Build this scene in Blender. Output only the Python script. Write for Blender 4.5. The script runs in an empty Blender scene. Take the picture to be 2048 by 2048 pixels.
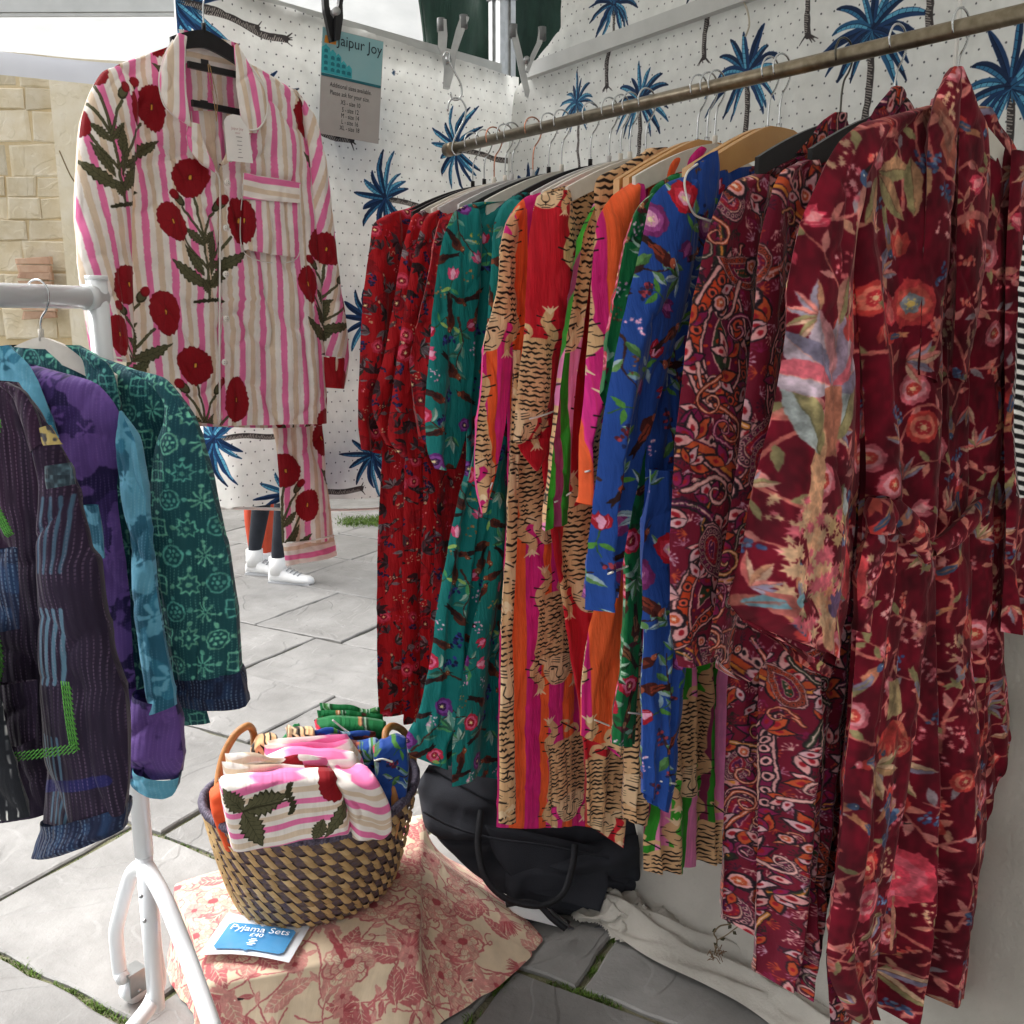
import bpy, bmesh, math, random
import numpy as np
from mathutils import Vector, Matrix

# ------------------------------------------------------------------ camera, sky, sun, exposure
sc = bpy.context.scene
COL = sc.collection
PITCH = math.radians(11.4)
FPX = 1926.0                      # focal length in pixels of a 2048 px wide frame
EYE = np.array([0.0, 0.0, 1.5])
cam = bpy.data.cameras.new('camera')
cam.sensor_width = 36.0
cam.lens = 36.0 * FPX / 2048.0
cam.clip_start = 0.05
cam.clip_end = 500.0
camo = bpy.data.objects.new('camera', cam)
camo.location = EYE
camo.rotation_euler = (math.pi / 2 - PITCH, 0, 0)
COL.objects.link(camo)
sc.camera = camo

SUN_EL, SUN_ROT = math.radians(52), math.radians(-70)     # azimuth measured from +Y towards +X
world = bpy.data.worlds.new('World')
sc.world = world
world.use_nodes = True
nt = world.node_tree
bg = nt.nodes['Background']
sky = nt.nodes.new('ShaderNodeTexSky')
sky.sky_type = 'NISHITA'
sky.sun_disc = False
sky.sun_elevation = SUN_EL
sky.sun_rotation = SUN_ROT
sky.air_density = 1.0
sky.dust_density = 6.0
hs = nt.nodes.new('ShaderNodeHueSaturation')
hs.inputs['Saturation'].default_value = 0.22
nt.links.new(sky.outputs[0], hs.inputs['Color'])
nt.links.new(hs.outputs[0], bg.inputs['Color'])
bg.inputs['Strength'].default_value = 0.15
sun = bpy.data.lights.new('sun', 'SUN')
sun.energy = 1.3
sun.angle = math.radians(35)
sun.color = (1.0, 0.97, 0.93)
suno = bpy.data.objects.new('sun', sun)
sdir = Vector((math.sin(SUN_ROT) * math.cos(SUN_EL), math.cos(SUN_ROT) * math.cos(SUN_EL), math.sin(SUN_EL)))
suno.rotation_euler = sdir.to_track_quat('Z', 'Y').to_euler()
COL.objects.link(suno)
sc.view_settings.view_transform = 'Standard'
sc.view_settings.look = 'None'
sc.view_settings.gamma = 1.0
sc.view_settings.use_curve_mapping = False
sc.view_settings.exposure = 1.36
sc.cycles.max_bounces = 8
sc.cycles.diffuse_bounces = 5
sc.cycles.transmission_bounces = 5
sc.cycles.use_denoising = True

# ------------------------------------------------------------------ helpers: pixels of the photograph -> places in the stall
CP, SP = math.cos(PITCH), math.sin(PITCH)
UP = np.array([0., 0., 1.])
def ray(px, py):
    a = (px - 1024) / FPX; b = (1024 - py) / FPX
    return np.array([a, CP + b * SP, -SP + b * CP])
def at(px, py, d): return EYE + d * ray(px, py)
def at_z(px, py, z):
    r = ray(px, py); return EYE + r * ((z - EYE[2]) / r[2])
def norm(v):
    v = np.asarray(v, float); return v / np.linalg.norm(v)

class Plane:
    """a vertical plane: a runs along it to the right, z is up, b comes out of it towards the viewer"""
    def __init__(s, O, N):
        s.O = np.array([O[0], O[1], 0.]); s.N = norm([N[0], N[1], 0.]); s.A = np.array([-s.N[1], s.N[0], 0.])
    def ab(s, pts):
        out = []
        for px, py in pts:
            r = ray(px, py); t = np.dot(s.N, s.O - EYE) / np.dot(s.N, r)
            P = EYE + t * r
            out.append((np.dot(P - s.O, s.A), P[2]))
        return np.array(out)
    def p3(s, a, z, b=0.):
        a = np.asarray(a, float); z = np.asarray(z, float); b = np.asarray(b, float) + 0 * a
        return s.O + a[..., None] * s.A + b[..., None] * s.N + z[..., None] * UP
    def shifted(s, b): return Plane(s.O + b * s.N, s.N)

def smooth(pts, n):
    """Catmull-Rom through pts, n points at even arc length"""
    P = np.asarray(pts, float)
    if len(P) == 2:
        t = np.linspace(0, 1, n)[:, None]; return P[0] * (1 - t) + P[1] * t
    E = np.vstack([2 * P[0] - P[1], P, 2 * P[-1] - P[-2]])
    out = []
    for i in range(1, len(E) - 2):
        t = np.linspace(0, 1, 16, endpoint=False)[:, None]
        p0, p1, p2, p3 = E[i - 1], E[i], E[i + 1], E[i + 2]
        m1 = (p2 - p0) * .42; m2 = (p3 - p1) * .42
        d = np.linalg.norm(p2 - p1); 
        for m in (m1, m2):
            k = np.linalg.norm(m)
            if k > d: m *= d / k
        out.append((2 * t**3 - 3 * t**2 + 1) * p1 + (t**3 - 2 * t**2 + t) * m1 + (-2 * t**3 + 3 * t**2) * p2 + (t**3 - t**2) * m2)
    Q = np.vstack(out + [P[-1:]])
    s = np.r_[0, np.cumsum(np.linalg.norm(np.diff(Q, axis=0), axis=1))]
    u = np.linspace(0, s[-1], n)
    return np.stack([np.interp(u, s, Q[:, k]) for k in range(Q.shape[1])], 1)

def hsh(i, j, seed):
    v = np.sin(np.asarray(i) * 127.1 + np.asarray(j) * 311.7 + seed * 74.7) * 43758.5453
    return v - np.floor(v)
def noise2(x, y, seed=0):
    x = np.asarray(x, float); y = np.asarray(y, float) + 0 * x; x = x + 0 * y
    i, j = np.floor(x), np.floor(y); f, g = x - i, y - j
    f = f * f * f * (f * (f * 6 - 15) + 10); g = g * g * g * (g * (g * 6 - 15) + 10)
    a, b, c, d = hsh(i, j, seed), hsh(i + 1, j, seed), hsh(i, j + 1, seed), hsh(i + 1, j + 1, seed)
    return ((a * (1 - f) + b * f) * (1 - g) + (c * (1 - f) + d * f) * g) * 2 - 1

# ------------------------------------------------------------------ objects
ORG = {}
def tag(o, label=None, cat=None, group=None, kind=None):
    if label: o['label'] = label
    if cat: o['category'] = cat
    if group: o['group'] = group
    if kind: o['kind'] = kind
    return o
def thing(name, label, cat, loc, group=None):
    o = bpy.data.objects.new(name, None); COL.objects.link(o)
    o.empty_display_size = .05
    o.location = [float(v) for v in loc]
    ORG[o.name] = np.array(loc, float)
    return tag(o, label, cat, group)
def wpos(o): return ORG.get(o.name, np.zeros(3)) if o else np.zeros(3)
def mesh_from(V, Fa, uv=None, sm=True):
    """V (n,3); Fa list of faces or (m,4) array; uv per vertex (n,2)"""
    me = bpy.data.meshes.new('m')
    V = np.asarray(V, np.float32)
    if isinstance(Fa, np.ndarray) and Fa.ndim == 2:
        k = Fa.shape[1]; m = len(Fa)
        me.vertices.add(len(V)); me.vertices.foreach_set('co', V.ravel())
        me.loops.add(m * k); me.loops.foreach_set('vertex_index', Fa.ravel().astype(np.int32))
        me.polygons.add(m); me.polygons.foreach_set('loop_start', np.arange(0, m * k, k, dtype=np.int32))
        me.polygons.foreach_set('loop_total', np.full(m, k, np.int32))
        me.update(calc_edges=True)
    else:
        me.from_pydata([tuple(map(float, v)) for v in V], [], [tuple(map(int, f)) for f in Fa])
    if uv is not None:
        li = np.empty(len(me.loops), np.int32); me.loops.foreach_get('vertex_index', li)
        l = me.uv_layers.new(name='UVMap'); l.data.foreach_set('uv', np.asarray(uv, np.float32)[li].ravel())
    if sm: me.polygons.foreach_set('use_smooth', np.ones(len(me.polygons), bool))
    return me
def obj(name, V, Fa, mat, parent=None, uv=None, sm=True):
    """mesh object from world-space vertices; as a child it keeps its place"""
    V = np.asarray(V, float)
    base = wpos(parent)
    me = mesh_from(V - base, Fa, uv, sm)
    me.name = name
    o = bpy.data.objects.new(name, me); COL.objects.link(o)
    if mat: me.materials.append(mat)
    if parent: o.parent = parent
    ORG[o.name] = base.copy()      # its own mesh sits on the parent's origin
    return o
def solo(name, V, Fa, mat, label, cat, group=None, uv=None, sm=True, kind=None):
    """a thing of one mesh, its origin at its base"""
    V = np.asarray(V, float)
    c = V.mean(0); c[2] = V[:, 2].min()
    me = mesh_from(V - c, Fa, uv, sm); me.name = name
    o = bpy.data.objects.new(name, me); COL.objects.link(o); o.location = [float(x) for x in c]
    if mat: me.materials.append(mat)
    ORG[o.name] = c
    return tag(o, label, cat, group, kind)
def grid_faces(nv, nu, wrap=False):
    i = np.arange(nv - 1)[:, None]; j = np.arange(nu if wrap else nu - 1)[None, :]
    j2 = (j + 1) % nu
    a = i * nu + j; b = i * nu + j2; c = (i + 1) * nu + j2; d = (i + 1) * nu + j
    return np.stack([a, d, c, b], -1).reshape(-1, 4)
class MB:
    """collects pieces of one part"""
    def __init__(s): s.V = []; s.F = []; s.n = 0
    def add(s, V, Fa):
        V = np.asarray(V, float)
        s.V.append(V); s.F += [tuple(int(i) + s.n for i in f) for f in Fa]; s.n += len(V)
    def box(s, c, hx, X=(1, 0, 0), Y=(0, 1, 0), Z=(0, 0, 1)):
        c = np.asarray(c, float); X, Y, Z = norm(X), norm(Y), norm(Z)
        V = [c + X * sx * hx[0] + Y * sy * hx[1] + Z * sz * hx[2] for sx in (-1, 1) for sy in (-1, 1) for sz in (-1, 1)]
        s.add(V, [(0, 1, 3, 2), (4, 6, 7, 5), (0, 4, 5, 1), (2, 3, 7, 6), (0, 2, 6, 4), (1, 5, 7, 3)])
    def tube(s, P, r, n=10, caps=True):
        V, Fa = tube_mesh(P, r, n, caps); s.add(V, Fa)
    def out(s): return np.vstack(s.V), s.F
def tube_mesh(P, r, n=10, caps=True, flat=None):
    P = np.asarray(P, float); m = len(P)
    r = np.broadcast_to(np.asarray(r, float), (m,))
    T = np.gradient(P, axis=0); T /= np.linalg.norm(T, axis=1)[:, None] + 1e-12
    ref = UP if abs(T[0][2]) < .9 else np.array([1., 0, 0])
    A = np.cross(T[0], ref); A /= np.linalg.norm(A)
    V = []
    for i in range(m):
        A = A - T[i] * np.dot(A, T[i]); A /= np.linalg.norm(A) + 1e-12
        B = np.cross(T[i], A)
        for k in range(n):
            t = 2 * math.pi * k / n
            V.append(P[i] + r[i] * (math.cos(t) * A + math.sin(t) * B))
    Fa = [tuple(f) for f in grid_faces(m, n, True)]
    if caps: Fa += [tuple(range(n)), tuple(range((m - 1) * n, m * n))[::-1]]
    return np.array(V), Fa
def tube(name, P, r, mat, parent=None, n=10, k=None):
    if k: P = smooth(P, k)
    V, Fa = tube_mesh(P, r, n)
    return obj(name, V, Fa, mat, parent)
def plate(name, pl, poly, th, mat, parent=None, off=0., sm=False):
    """flat outline (a,z) in a plane, given thickness"""
    p = np.asarray(poly, float); n = len(p)
    V = np.vstack([pl.p3(p[:, 0], p[:, 1], off + th), pl.p3(p[:, 0], p[:, 1], off)])
    Fa = [tuple(range(n)), tuple(range(2 * n - 1, n - 1, -1))] + [(i, n + i, n + (i + 1) % n, (i + 1) % n) for i in range(n)]
    return obj(name, V, Fa, mat, parent, sm=sm)

# ------------------------------------------------------------------ materials
def lin(c):
    if isinstance(c, str): c = tuple(int(c[i:i + 2], 16) / 255 for i in (0, 2, 4))
    return tuple((x / 12.92 if x <= .04045 else ((x + .055) / 1.055) ** 2.4) for x in c) + (1.,)
def sset(b, name, v):
    if name in b.inputs: b.inputs[name].default_value = v
MATS = {}
def mat(name, c1, c2=None, rough=.6, scale=20., bump=0., bscale=200., metal=0., spec=.4, sheen=0., transl=0., detail=6., coat=0.):
    if name in MATS: return MATS[name]
    m = bpy.data.materials.new(name); m.use_nodes = True
    t = m.node_tree; N = t.nodes; L = t.links
    b = N['Principled BSDF']
    b.inputs['Roughness'].default_value = rough; b.inputs['Metallic'].default_value = metal
    sset(b, 'Specular IOR Level', spec); sset(b, 'Sheen Weight', sheen); sset(b, 'Coat Weight', coat)
    co = N.new('ShaderNodeTexCoord')
    nz = N.new('ShaderNodeTexNoise'); nz.inputs['Scale'].default_value = scale; nz.inputs['Detail'].default_value = detail
    L.new(co.outputs['Object'], nz.inputs['Vector'])
    rp = N.new('ShaderNodeValToRGB'); rp.color_ramp.elements[0].position = .3; rp.color_ramp.elements[1].position = .7
    rp.color_ramp.elements[0].color = lin(c1); rp.color_ramp.elements[1].color = lin(c2 or c1)
    L.new(nz.outputs['Fac'], rp.inputs['Fac']); L.new(rp.outputs[0], b.inputs['Base Color'])
    if bump:
        n2 = N.new('ShaderNodeTexNoise'); n2.inputs['Scale'].default_value = bscale; n2.inputs['Detail'].default_value = 4
        L.new(co.outputs['Object'], n2.inputs['Vector'])
        bp = N.new('ShaderNodeBump'); bp.inputs['Strength'].default_value = bump; bp.inputs['Distance'].default_value = .01
        L.new(n2.outputs['Fac'], bp.inputs['Height']); L.new(bp.outputs[0], b.inputs['Normal'])
    if transl:
        tr = N.new('ShaderNodeBsdfTranslucent'); L.new(rp.outputs[0], tr.inputs['Color'])
        mx = N.new('ShaderNodeMixShader'); mx.inputs[0].default_value = transl
        L.new(b.outputs[0], mx.inputs[1]); L.new(tr.outputs[0], mx.inputs[2]); L.new(mx.outputs[0], N['Material Output'].inputs['Surface'])
    MATS[name] = m
    return m
def mat_print(name, cv, rough=.75, sheen=.15, weave=.25, crinkle=.35, transl=0., stitch=0., stitch_scale=(0, 0), spec=.25, sheentint=None):
    """cloth: a printed pattern drawn below, over woven thread relief and fine creases; UV is in metres"""
    img = cv.image(name)
    m = bpy.data.materials.new(name); m.use_nodes = True
    t = m.node_tree; N = t.nodes; L = t.links
    b = N['Principled BSDF']; b.inputs['Roughness'].default_value = rough
    sset(b, 'Specular IOR Level', spec); sset(b, 'Sheen Weight', sheen); sset(b, 'Sheen Roughness', .35)
    if sheentint: sset(b, 'Sheen Tint', lin(sheentint))
    uv = N.new('ShaderNodeUVMap'); uv.uv_map = 'UVMap'
    mp = N.new('ShaderNodeMapping'); w, h = cv.a1 - cv.a0, cv.z1 - cv.z0
    mp.inputs['Location'].default_value = (-cv.a0 / w, -cv.z0 / h, 0); mp.inputs['Scale'].default_value = (1 / w, 1 / h, 1)
    L.new(uv.outputs[0], mp.inputs[0])
    tx = N.new('ShaderNodeTexImage'); tx.image = img; tx.extension = 'REPEAT'; L.new(mp.outputs[0], tx.inputs[0])
    nz = N.new('ShaderNodeTexNoise'); nz.inputs['Scale'].default_value = 25; nz.inputs['Detail'].default_value = 8
    L.new(uv.outputs[0], nz.inputs['Vector'])
    mr = N.new('ShaderNodeMapRange'); mr.inputs[1].default_value = .3; mr.inputs[2].default_value = .7; mr.inputs[3].default_value = .9; mr.inputs[4].default_value = 1.07
    L.new(nz.outputs['Fac'], mr.inputs[0])
    mm = N.new('ShaderNodeMix'); mm.data_type = 'RGBA'; mm.blend_type = 'MULTIPLY'; mm.inputs[0].default_value = 1
    cmb = N.new('ShaderNodeCombineColor')
    for k in range(3): L.new(mr.outputs[0], cmb.inputs[k])
    L.new(tx.outputs[0], mm.inputs[6]); L.new(cmb.outputs[0], mm.inputs[7]); L.new(mm.outputs[2], b.inputs['Base Color'])
    # relief: creases running down the cloth + thread noise
    st = N.new('ShaderNodeMapping'); st.inputs['Scale'].default_value = (70, 14, 1); L.new(uv.outputs[0], st.inputs[0])
    n1 = N.new('ShaderNodeTexNoise'); n1.inputs['Scale'].default_value = 1; n1.inputs['Detail'].default_value = 3; L.new(st.outputs[0], n1.inputs['Vector'])
    n2 = N.new('ShaderNodeTexNoise'); n2.inputs['Scale'].default_value = 900; n2.inputs['Detail'].default_value = 1; L.new(uv.outputs[0], n2.inputs['Vector'])
    b1 = N.new('ShaderNodeBump'); b1.inputs['Strength'].default_value = crinkle; b1.inputs['Distance'].default_value = .014; L.new(n1.outputs['Fac'], b1.inputs['Height'])
    b2 = N.new('ShaderNodeBump'); b2.inputs['Strength'].default_value = weave; b2.inputs['Distance'].default_value = .001; L.new(n2.outputs['Fac'], b2.inputs['Height']); L.new(b1.outputs[0], b2.inputs['Normal'])
    last = b2
    if stitch:
        wv = N.new('ShaderNodeTexWave'); wv.bands_direction = 'X' if stitch_scale[0] else 'Y'; wv.inputs['Scale'].default_value = stitch_scale[0] or stitch_scale[1]
        wv.inputs['Distortion'].default_value = .6; wv.inputs['Detail'].default_value = 1
        L.new(uv.outputs[0], wv.inputs['Vector'])
        b3 = N.new('ShaderNodeBump'); b3.inputs['Strength'].default_value = stitch; b3.inputs['Distance'].default_value = .002
        L.new(wv.outputs['Fac'], b3.inputs['Height']); L.new(b2.outputs[0], b3.inputs['Normal']); last = b3
    L.new(last.outputs[0], b.inputs['Normal'])
    if transl:
        tr = N.new('ShaderNodeBsdfTranslucent'); L.new(mm.outputs[2], tr.inputs['Color'])
        mx = N.new('ShaderNodeMixShader'); mx.inputs[0].default_value = transl
        L.new(b.outputs[0], mx.inputs[1]); L.new(tr.outputs[0], mx.inputs[2]); L.new(mx.outputs[0], N['Material Output'].inputs['Surface'])
    return m

# ------------------------------------------------------------------ cloth surfaces
FOLD = 2.45
FRONT = {}
def loft(name, pl, L, R, m, parent, nu=36, nv=70, th=.015, off=0., freq=14., A0=.003, A1=.012, wr=.004, seed=0,
         back=True, px=True, ease=1., wfreq=(9, 5), uvo=(0, 0), edge=.35, rot=0., straight=False, hem=.012, crease=.006):
    """cloth between a left and a right edge (top to bottom), bulging out of its plane, with hanging folds;
    R='mirror' mirrors the left edge about the hanger's axis"""
    rs = (lambda P, n: np.stack([np.interp(np.linspace(0, 1, n), np.linspace(0, 1, len(P)), np.asarray(P, float)[:, k]) for k in (0, 1)], 1)) if straight else smooth
    L2 = rs(pl.shifted(off).ab(L) if px else np.array(L, float), nv)
    R2 = L2 * np.array([-1, 1]) if isinstance(R, str) else rs(pl.shifted(off).ab(R) if px else np.array(R, float), nv)
    u = np.linspace(0, 1, nu)[None, :]; t = np.linspace(0, 1, nv)[:, None]
    a = L2[:, :1] * (1 - u) + R2[:, :1] * u
    z = L2[:, 1:] * (1 - u) + R2[:, 1:] * u
    W = np.linalg.norm(R2 - L2, axis=1)[:, None]
    Wm = max(W.mean(), .02)
    prof = np.sqrt(np.clip(1 - (2 * u - 1) ** 2, 0, 1))
    x = u * Wm + .25 / freq * noise2(t * 2.2, 0 * u + .5, seed + 5) + .12 / freq * noise2(u * 4, t * 5, seed + 9)
    f1 = noise2(x * freq, t * .9 + 3.1, seed); f2 = noise2(x * freq * 2.3, t * 1.3, seed + 17)
    f1 = .55 * np.sign(f1) * np.abs(f1) ** .7 + .75 * (.62 - 1.5 * np.abs(noise2(x * freq * .8 + 7.3, t * .7, seed + 3)))
    amp = FOLD * (A0 + (A1 - A0) * t ** ease)
    w = wr * noise2(a * wfreq[0] + z * 3, z * wfreq[1] + a * 2, seed + 31) + wr * .45 * noise2(a * 23 - z * 8, z * 13 + a * 9, seed + 37)
    cr_ = (1 - np.abs(noise2(a * 15 + 4 * noise2(z * 3, a * 2, seed + 61), z * 5 + a * 3, seed + 63))) ** 5 + .8 * (1 - np.abs(noise2(a * 9 - z * 11, z * 8 + a * 12, seed + 67))) ** 6
    fo = (amp * (f1 + .35 * f2) + w - crease * cr_) * (edge + (1 - edge) * prof)
    thl = np.minimum(th, .34 * W)
    z = z + hem * t ** 7 * noise2(x * freq * .6, 0 * t + 4.4, seed + 51)
    bf = off + thl * prof + fo * np.minimum(1, W / .03)
    V = [pl.p3(a, z, bf)]
    da = np.diff(a, axis=1); db = np.diff(bf, axis=1); dz = np.diff(z, axis=1)
    ds = np.sqrt(da ** 2 + db ** 2) * np.sign(da + 1e-9)
    cum = np.concatenate([np.zeros((nv, 1)), np.cumsum(ds, 1)], 1); mid = nu // 2
    U = .6 * a + .4 * (a[:, mid:mid + 1] + cum - cum[:, mid:mid + 1])
    U = U + .003 * noise2(a * 6 + 3, z * 4, seed + 71)
    UVs = [np.stack([U, z + .004 * noise2(a * 8, z * 5 + 9, seed + 73) + 0 * U], -1)]
    Fs = [grid_faces(nv, nu)]
    if back:
        nb = max(nu // 3, 6); ub = np.linspace(1, 0, nb)[None, :]
        ab_ = L2[:, :1] * (1 - ub) + R2[:, :1] * ub; zb = L2[:, 1:] * (1 - ub) + R2[:, 1:] * ub
        idx = ub[0] * (nu - 1); i0 = np.floor(idx).astype(int).clip(0, nu - 2); fr = idx - i0
        fob = fo[:, i0] * (1 - fr) + fo[:, i0 + 1] * fr
        pb = np.sqrt(np.clip(1 - (2 * ub - 1) ** 2, 0, 1))
        zb = zb + hem * t ** 7 * noise2((ub * Wm) * freq * .6, 0 * t + 4.4, seed + 51); bb = off - thl * pb + fob * np.minimum(1, W / .03) - .003 * pb
        V.append(pl.p3(ab_, zb, bb)); UVs.append(np.stack([-ab_ + .37 + 0 * zb, zb + 0 * ab_], -1))
        Fs.append(grid_faces(nv, nb) + nv * nu)
    VV = np.concatenate([v.reshape(-1, 3) for v in V]); UU = np.concatenate([q.reshape(-1, 2) for q in UVs])
    if rot:
        c_, s_ = math.cos(rot), math.sin(rot); o_ = UU.mean(0); UU = (UU - o_) @ np.array([[c_, s_], [-s_, c_]]) + o_
    UU = UU + np.array(uvo)
    o_ = obj(name, VV, np.concatenate(Fs), m, parent, UU)
    FRONT.setdefault(parent.name, []).append((a.ravel(), (z + 0 * a).ravel(), bf.ravel()))
    return o_
def pipe(name, pl, pts, r, m, parent, off=.02, k=40, px=True, n=6):
    ps = smooth(pts, k); q = pl.shifted(off).ab(ps) if px else ps
    b = np.full(k, float(off))
    if parent.name in FRONT:      # lie on the cloth
        best = None; top_ = np.full(k, -9.)
        for (fa, fz, fb) in FRONT[parent.name]:
            D = (fa[None, :] - q[:, :1]) ** 2 + (fz[None, :] - q[:, 1:]) ** 2; j = D.argmin(1); dm = np.sqrt(D[np.arange(k), j]); bb_ = fb[j]
            ok = (dm < .02) & (np.abs(bb_ - off) < .06); sc_ = ok.mean() + .3 * (bb_[ok].mean() if ok.any() else 0)
            top_ = np.maximum(top_, np.where((dm < .005) & ok, bb_, -9.))
            if ok.mean() > .4 and (best is None or sc_ > best[0]): best = (sc_, np.where(ok, bb_, np.median(bb_[ok])), dm < .009)
        if best is not None:
            b = np.maximum(best[1], top_) + r * .6
            if best[2].sum() > k * .35: i0_, i1_ = np.flatnonzero(best[2])[[0, -1]]; q = q[i0_:i1_ + 1]; ps = ps[i0_:i1_ + 1]; b = b[i0_:i1_ + 1]; k = len(b)
        w_ = max(3, k // 10) | 1; b = np.convolve(np.pad(b, w_ // 2, mode='edge'), np.ones(w_) / w_, 'valid')
    if px: q = np.array([pl.shifted(float(b_)).ab([p_])[0] for p_, b_ in zip(ps, b)])
    return tube(name, pl.p3(q[:, 0], q[:, 1], b), r, m, parent, n)

# ------------------------------------------------------------------ drawing of the cloth prints (colours only)
def hexc(c):
    return np.array([int(c[i:i + 2], 16) / 255 for i in (0, 2, 4)], np.float32) if isinstance(c, str) else np.array(c, np.float32)
_i = np.arange(512)
NZ = (noise2(_i[None, :] * .11, _i[:, None] * .11, 3) * .6 + noise2(_i[None, :] * .4, _i[:, None] * .4, 4) * .4).astype(np.float32)
class Canvas:
    def __init__(s, a0, z0, a1, z1, ppm, bgc):
        s.a0, s.z0, s.a1, s.z1, s.k = a0, z0, a1, z1, ppm
        s.W = max(8, int(round((a1 - a0) * ppm))); s.H = max(8, int(round((z1 - z0) * ppm)))
        s.img = np.empty((s.H, s.W, 3), np.float32); s.img[:] = hexc(bgc)
        s.tex = 0.
    def nz(s, ix, iy):
        return NZ[np.ix_(iy % 512, ix % 512)]
    def put(s, ix, iy, al, col):
        if not len(ix) or not len(iy): return
        al = al[..., None].astype(np.float32)
        if len(ix) > s.W or len(iy) > s.H: ix, iy, al = ix[:s.W], iy[:s.H], al[:s.H, :s.W]
        c = hexc(col)[None, None]
        if s.tex: c = np.clip(c * (1 + s.tex * s.nz(ix, iy)[..., None]), 0, 1).astype(np.float32)
        g = np.ix_(iy % s.H, ix % s.W)
        s.img[g] = s.img[g] * (1 - al) + c * al
    def box(s, x0, y0, x1, y1, m=2):
        return np.arange(int(x0 - m), int(x1 + m) + 1), np.arange(int(y0 - m), int(y1 + m) + 1)
    def px(s, P):
        P = np.asarray(P, float); return (P - np.array([s.a0, s.z0])) * s.k
    def poly(s, P, col, al=1.):
        P = s.px(P); x0, y0 = P.min(0); x1, y1 = P.max(0)
        ix, iy = s.box(x0, y0, x1, y1)
        X = ix[None, :] + .5; Y = iy[:, None] + .5
        ins = np.zeros((len(iy), len(ix)), bool); d2 = np.full(ins.shape, 1e9)
        Q = np.roll(P, -1, 0)
        for (xa, ya), (xb, yb) in zip(P, Q):
            ex, ey = xb - xa, yb - ya
            if ya != yb:
                c = ((ya > Y) != (yb > Y)) & (X < ex * (Y - ya) / ey + xa); ins ^= c
            h = np.clip(((X - xa) * ex + (Y - ya) * ey) / (ex * ex + ey * ey + 1e-9), 0, 1)
            d2 = np.minimum(d2, (X - xa - ex * h) ** 2 + (Y - ya - ey * h) ** 2)
        d = np.sqrt(d2); sd = np.where(ins, d, -d)
        s.put(ix, iy, np.clip(.5 + sd, 0, 1) * al, col)
    def stroke(s, P, w0, col, w1=None, al=1.):
        P = s.px(P); w0 = w0 * s.k / 2; w1 = w0 if w1 is None else w1 * s.k / 2
        wm = max(w0, w1) + 1; x0, y0 = P.min(0) - wm; x1, y1 = P.max(0) + wm
        ix, iy = s.box(x0, y0, x1, y1)
        X = ix[None, :] + .5; Y = iy[:, None] + .5
        n = len(P) - 1; best = np.full((len(iy), len(ix)), -1e9)
        for i in range(n):
            (xa, ya), (xb, yb) = P[i], P[i + 1]; ex, ey = xb - xa, yb - ya
            h = np.clip(((X - xa) * ex + (Y - ya) * ey) / (ex * ex + ey * ey + 1e-9), 0, 1)
            w = w0 + (w1 - w0) * (i + h) / n
            best = np.maximum(best, w - np.sqrt((X - xa - ex * h) ** 2 + (Y - ya - ey * h) ** 2))
        s.put(ix, iy, np.clip(.5 + best, 0, 1) * al, col)
    def ell(s, x, y, rx, ry, col, rot=0., al=1.):
        c = s.px([(x, y)])[0]; rx, ry = rx * s.k, ry * s.k; r = max(rx, ry)
        ix, iy = s.box(c[0] - r, c[1] - r, c[0] + r, c[1] + r)
        X = ix[None, :] + .5 - c[0]; Y = iy[:, None] + .5 - c[1]
        cc, ss = math.cos(rot), math.sin(rot); u = (X * cc + Y * ss) / rx; v = (-X * ss + Y * cc) / ry
        q = np.sqrt(u * u + v * v); s.put(ix, iy, np.clip(.5 + (1 - q) * min(rx, ry), 0, 1) * al, col)
    def coords(s):
        X, Y = np.meshgrid((np.arange(s.W) + .5) / s.k + s.a0, (np.arange(s.H) + .5) / s.k + s.z0); return X, Y
    def mask(s, al, col):
        al = np.asarray(al, np.float32)[..., None]; s.img[:] = s.img * (1 - al) + hexc(col) * al
    def grain(s, amt, sx=.05, sy=.05, seed=1):
        X, Y = np.meshgrid(np.arange(s.W), np.arange(s.H)); s.img *= (1 + amt * noise2(X * sx, Y * sy, seed))[..., None].astype(np.float32)
    def warp(s, amp, freq, seed=1, amp2=0., freq2=0.):
        X, Y = np.meshgrid(np.arange(s.W, dtype=np.float32), np.arange(s.H, dtype=np.float32)); f = freq / s.k; A = amp * s.k
        dx = A * noise2(X * f, Y * f, seed); dy = A * noise2(X * f + 31.7, Y * f, seed + 1)
        if amp2: f = freq2 / s.k; A = amp2 * s.k; dx += A * noise2(X * f, Y * f, seed + 2); dy += A * noise2(X * f + 11.3, Y * f, seed + 3)
        s.img = s.img[(np.round(Y + dy).astype(int)) % s.H, (np.round(X + dx).astype(int)) % s.W]
        q = s.img; s.img = .5 * q + .125 * (np.roll(q, 1, 0) + np.roll(q, -1, 0) + np.roll(q, 1, 1) + np.roll(q, -1, 1))
    def image(s, name):
        im = bpy.data.images.new(name, s.W, s.H, alpha=False)
        buf = np.ones((s.H, s.W, 4), np.float32); buf[..., :3] = np.clip(s.img, 0, 1)
        im.pixels.foreach_set(buf.ravel()); im.update(); im.pack()
        return im
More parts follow.
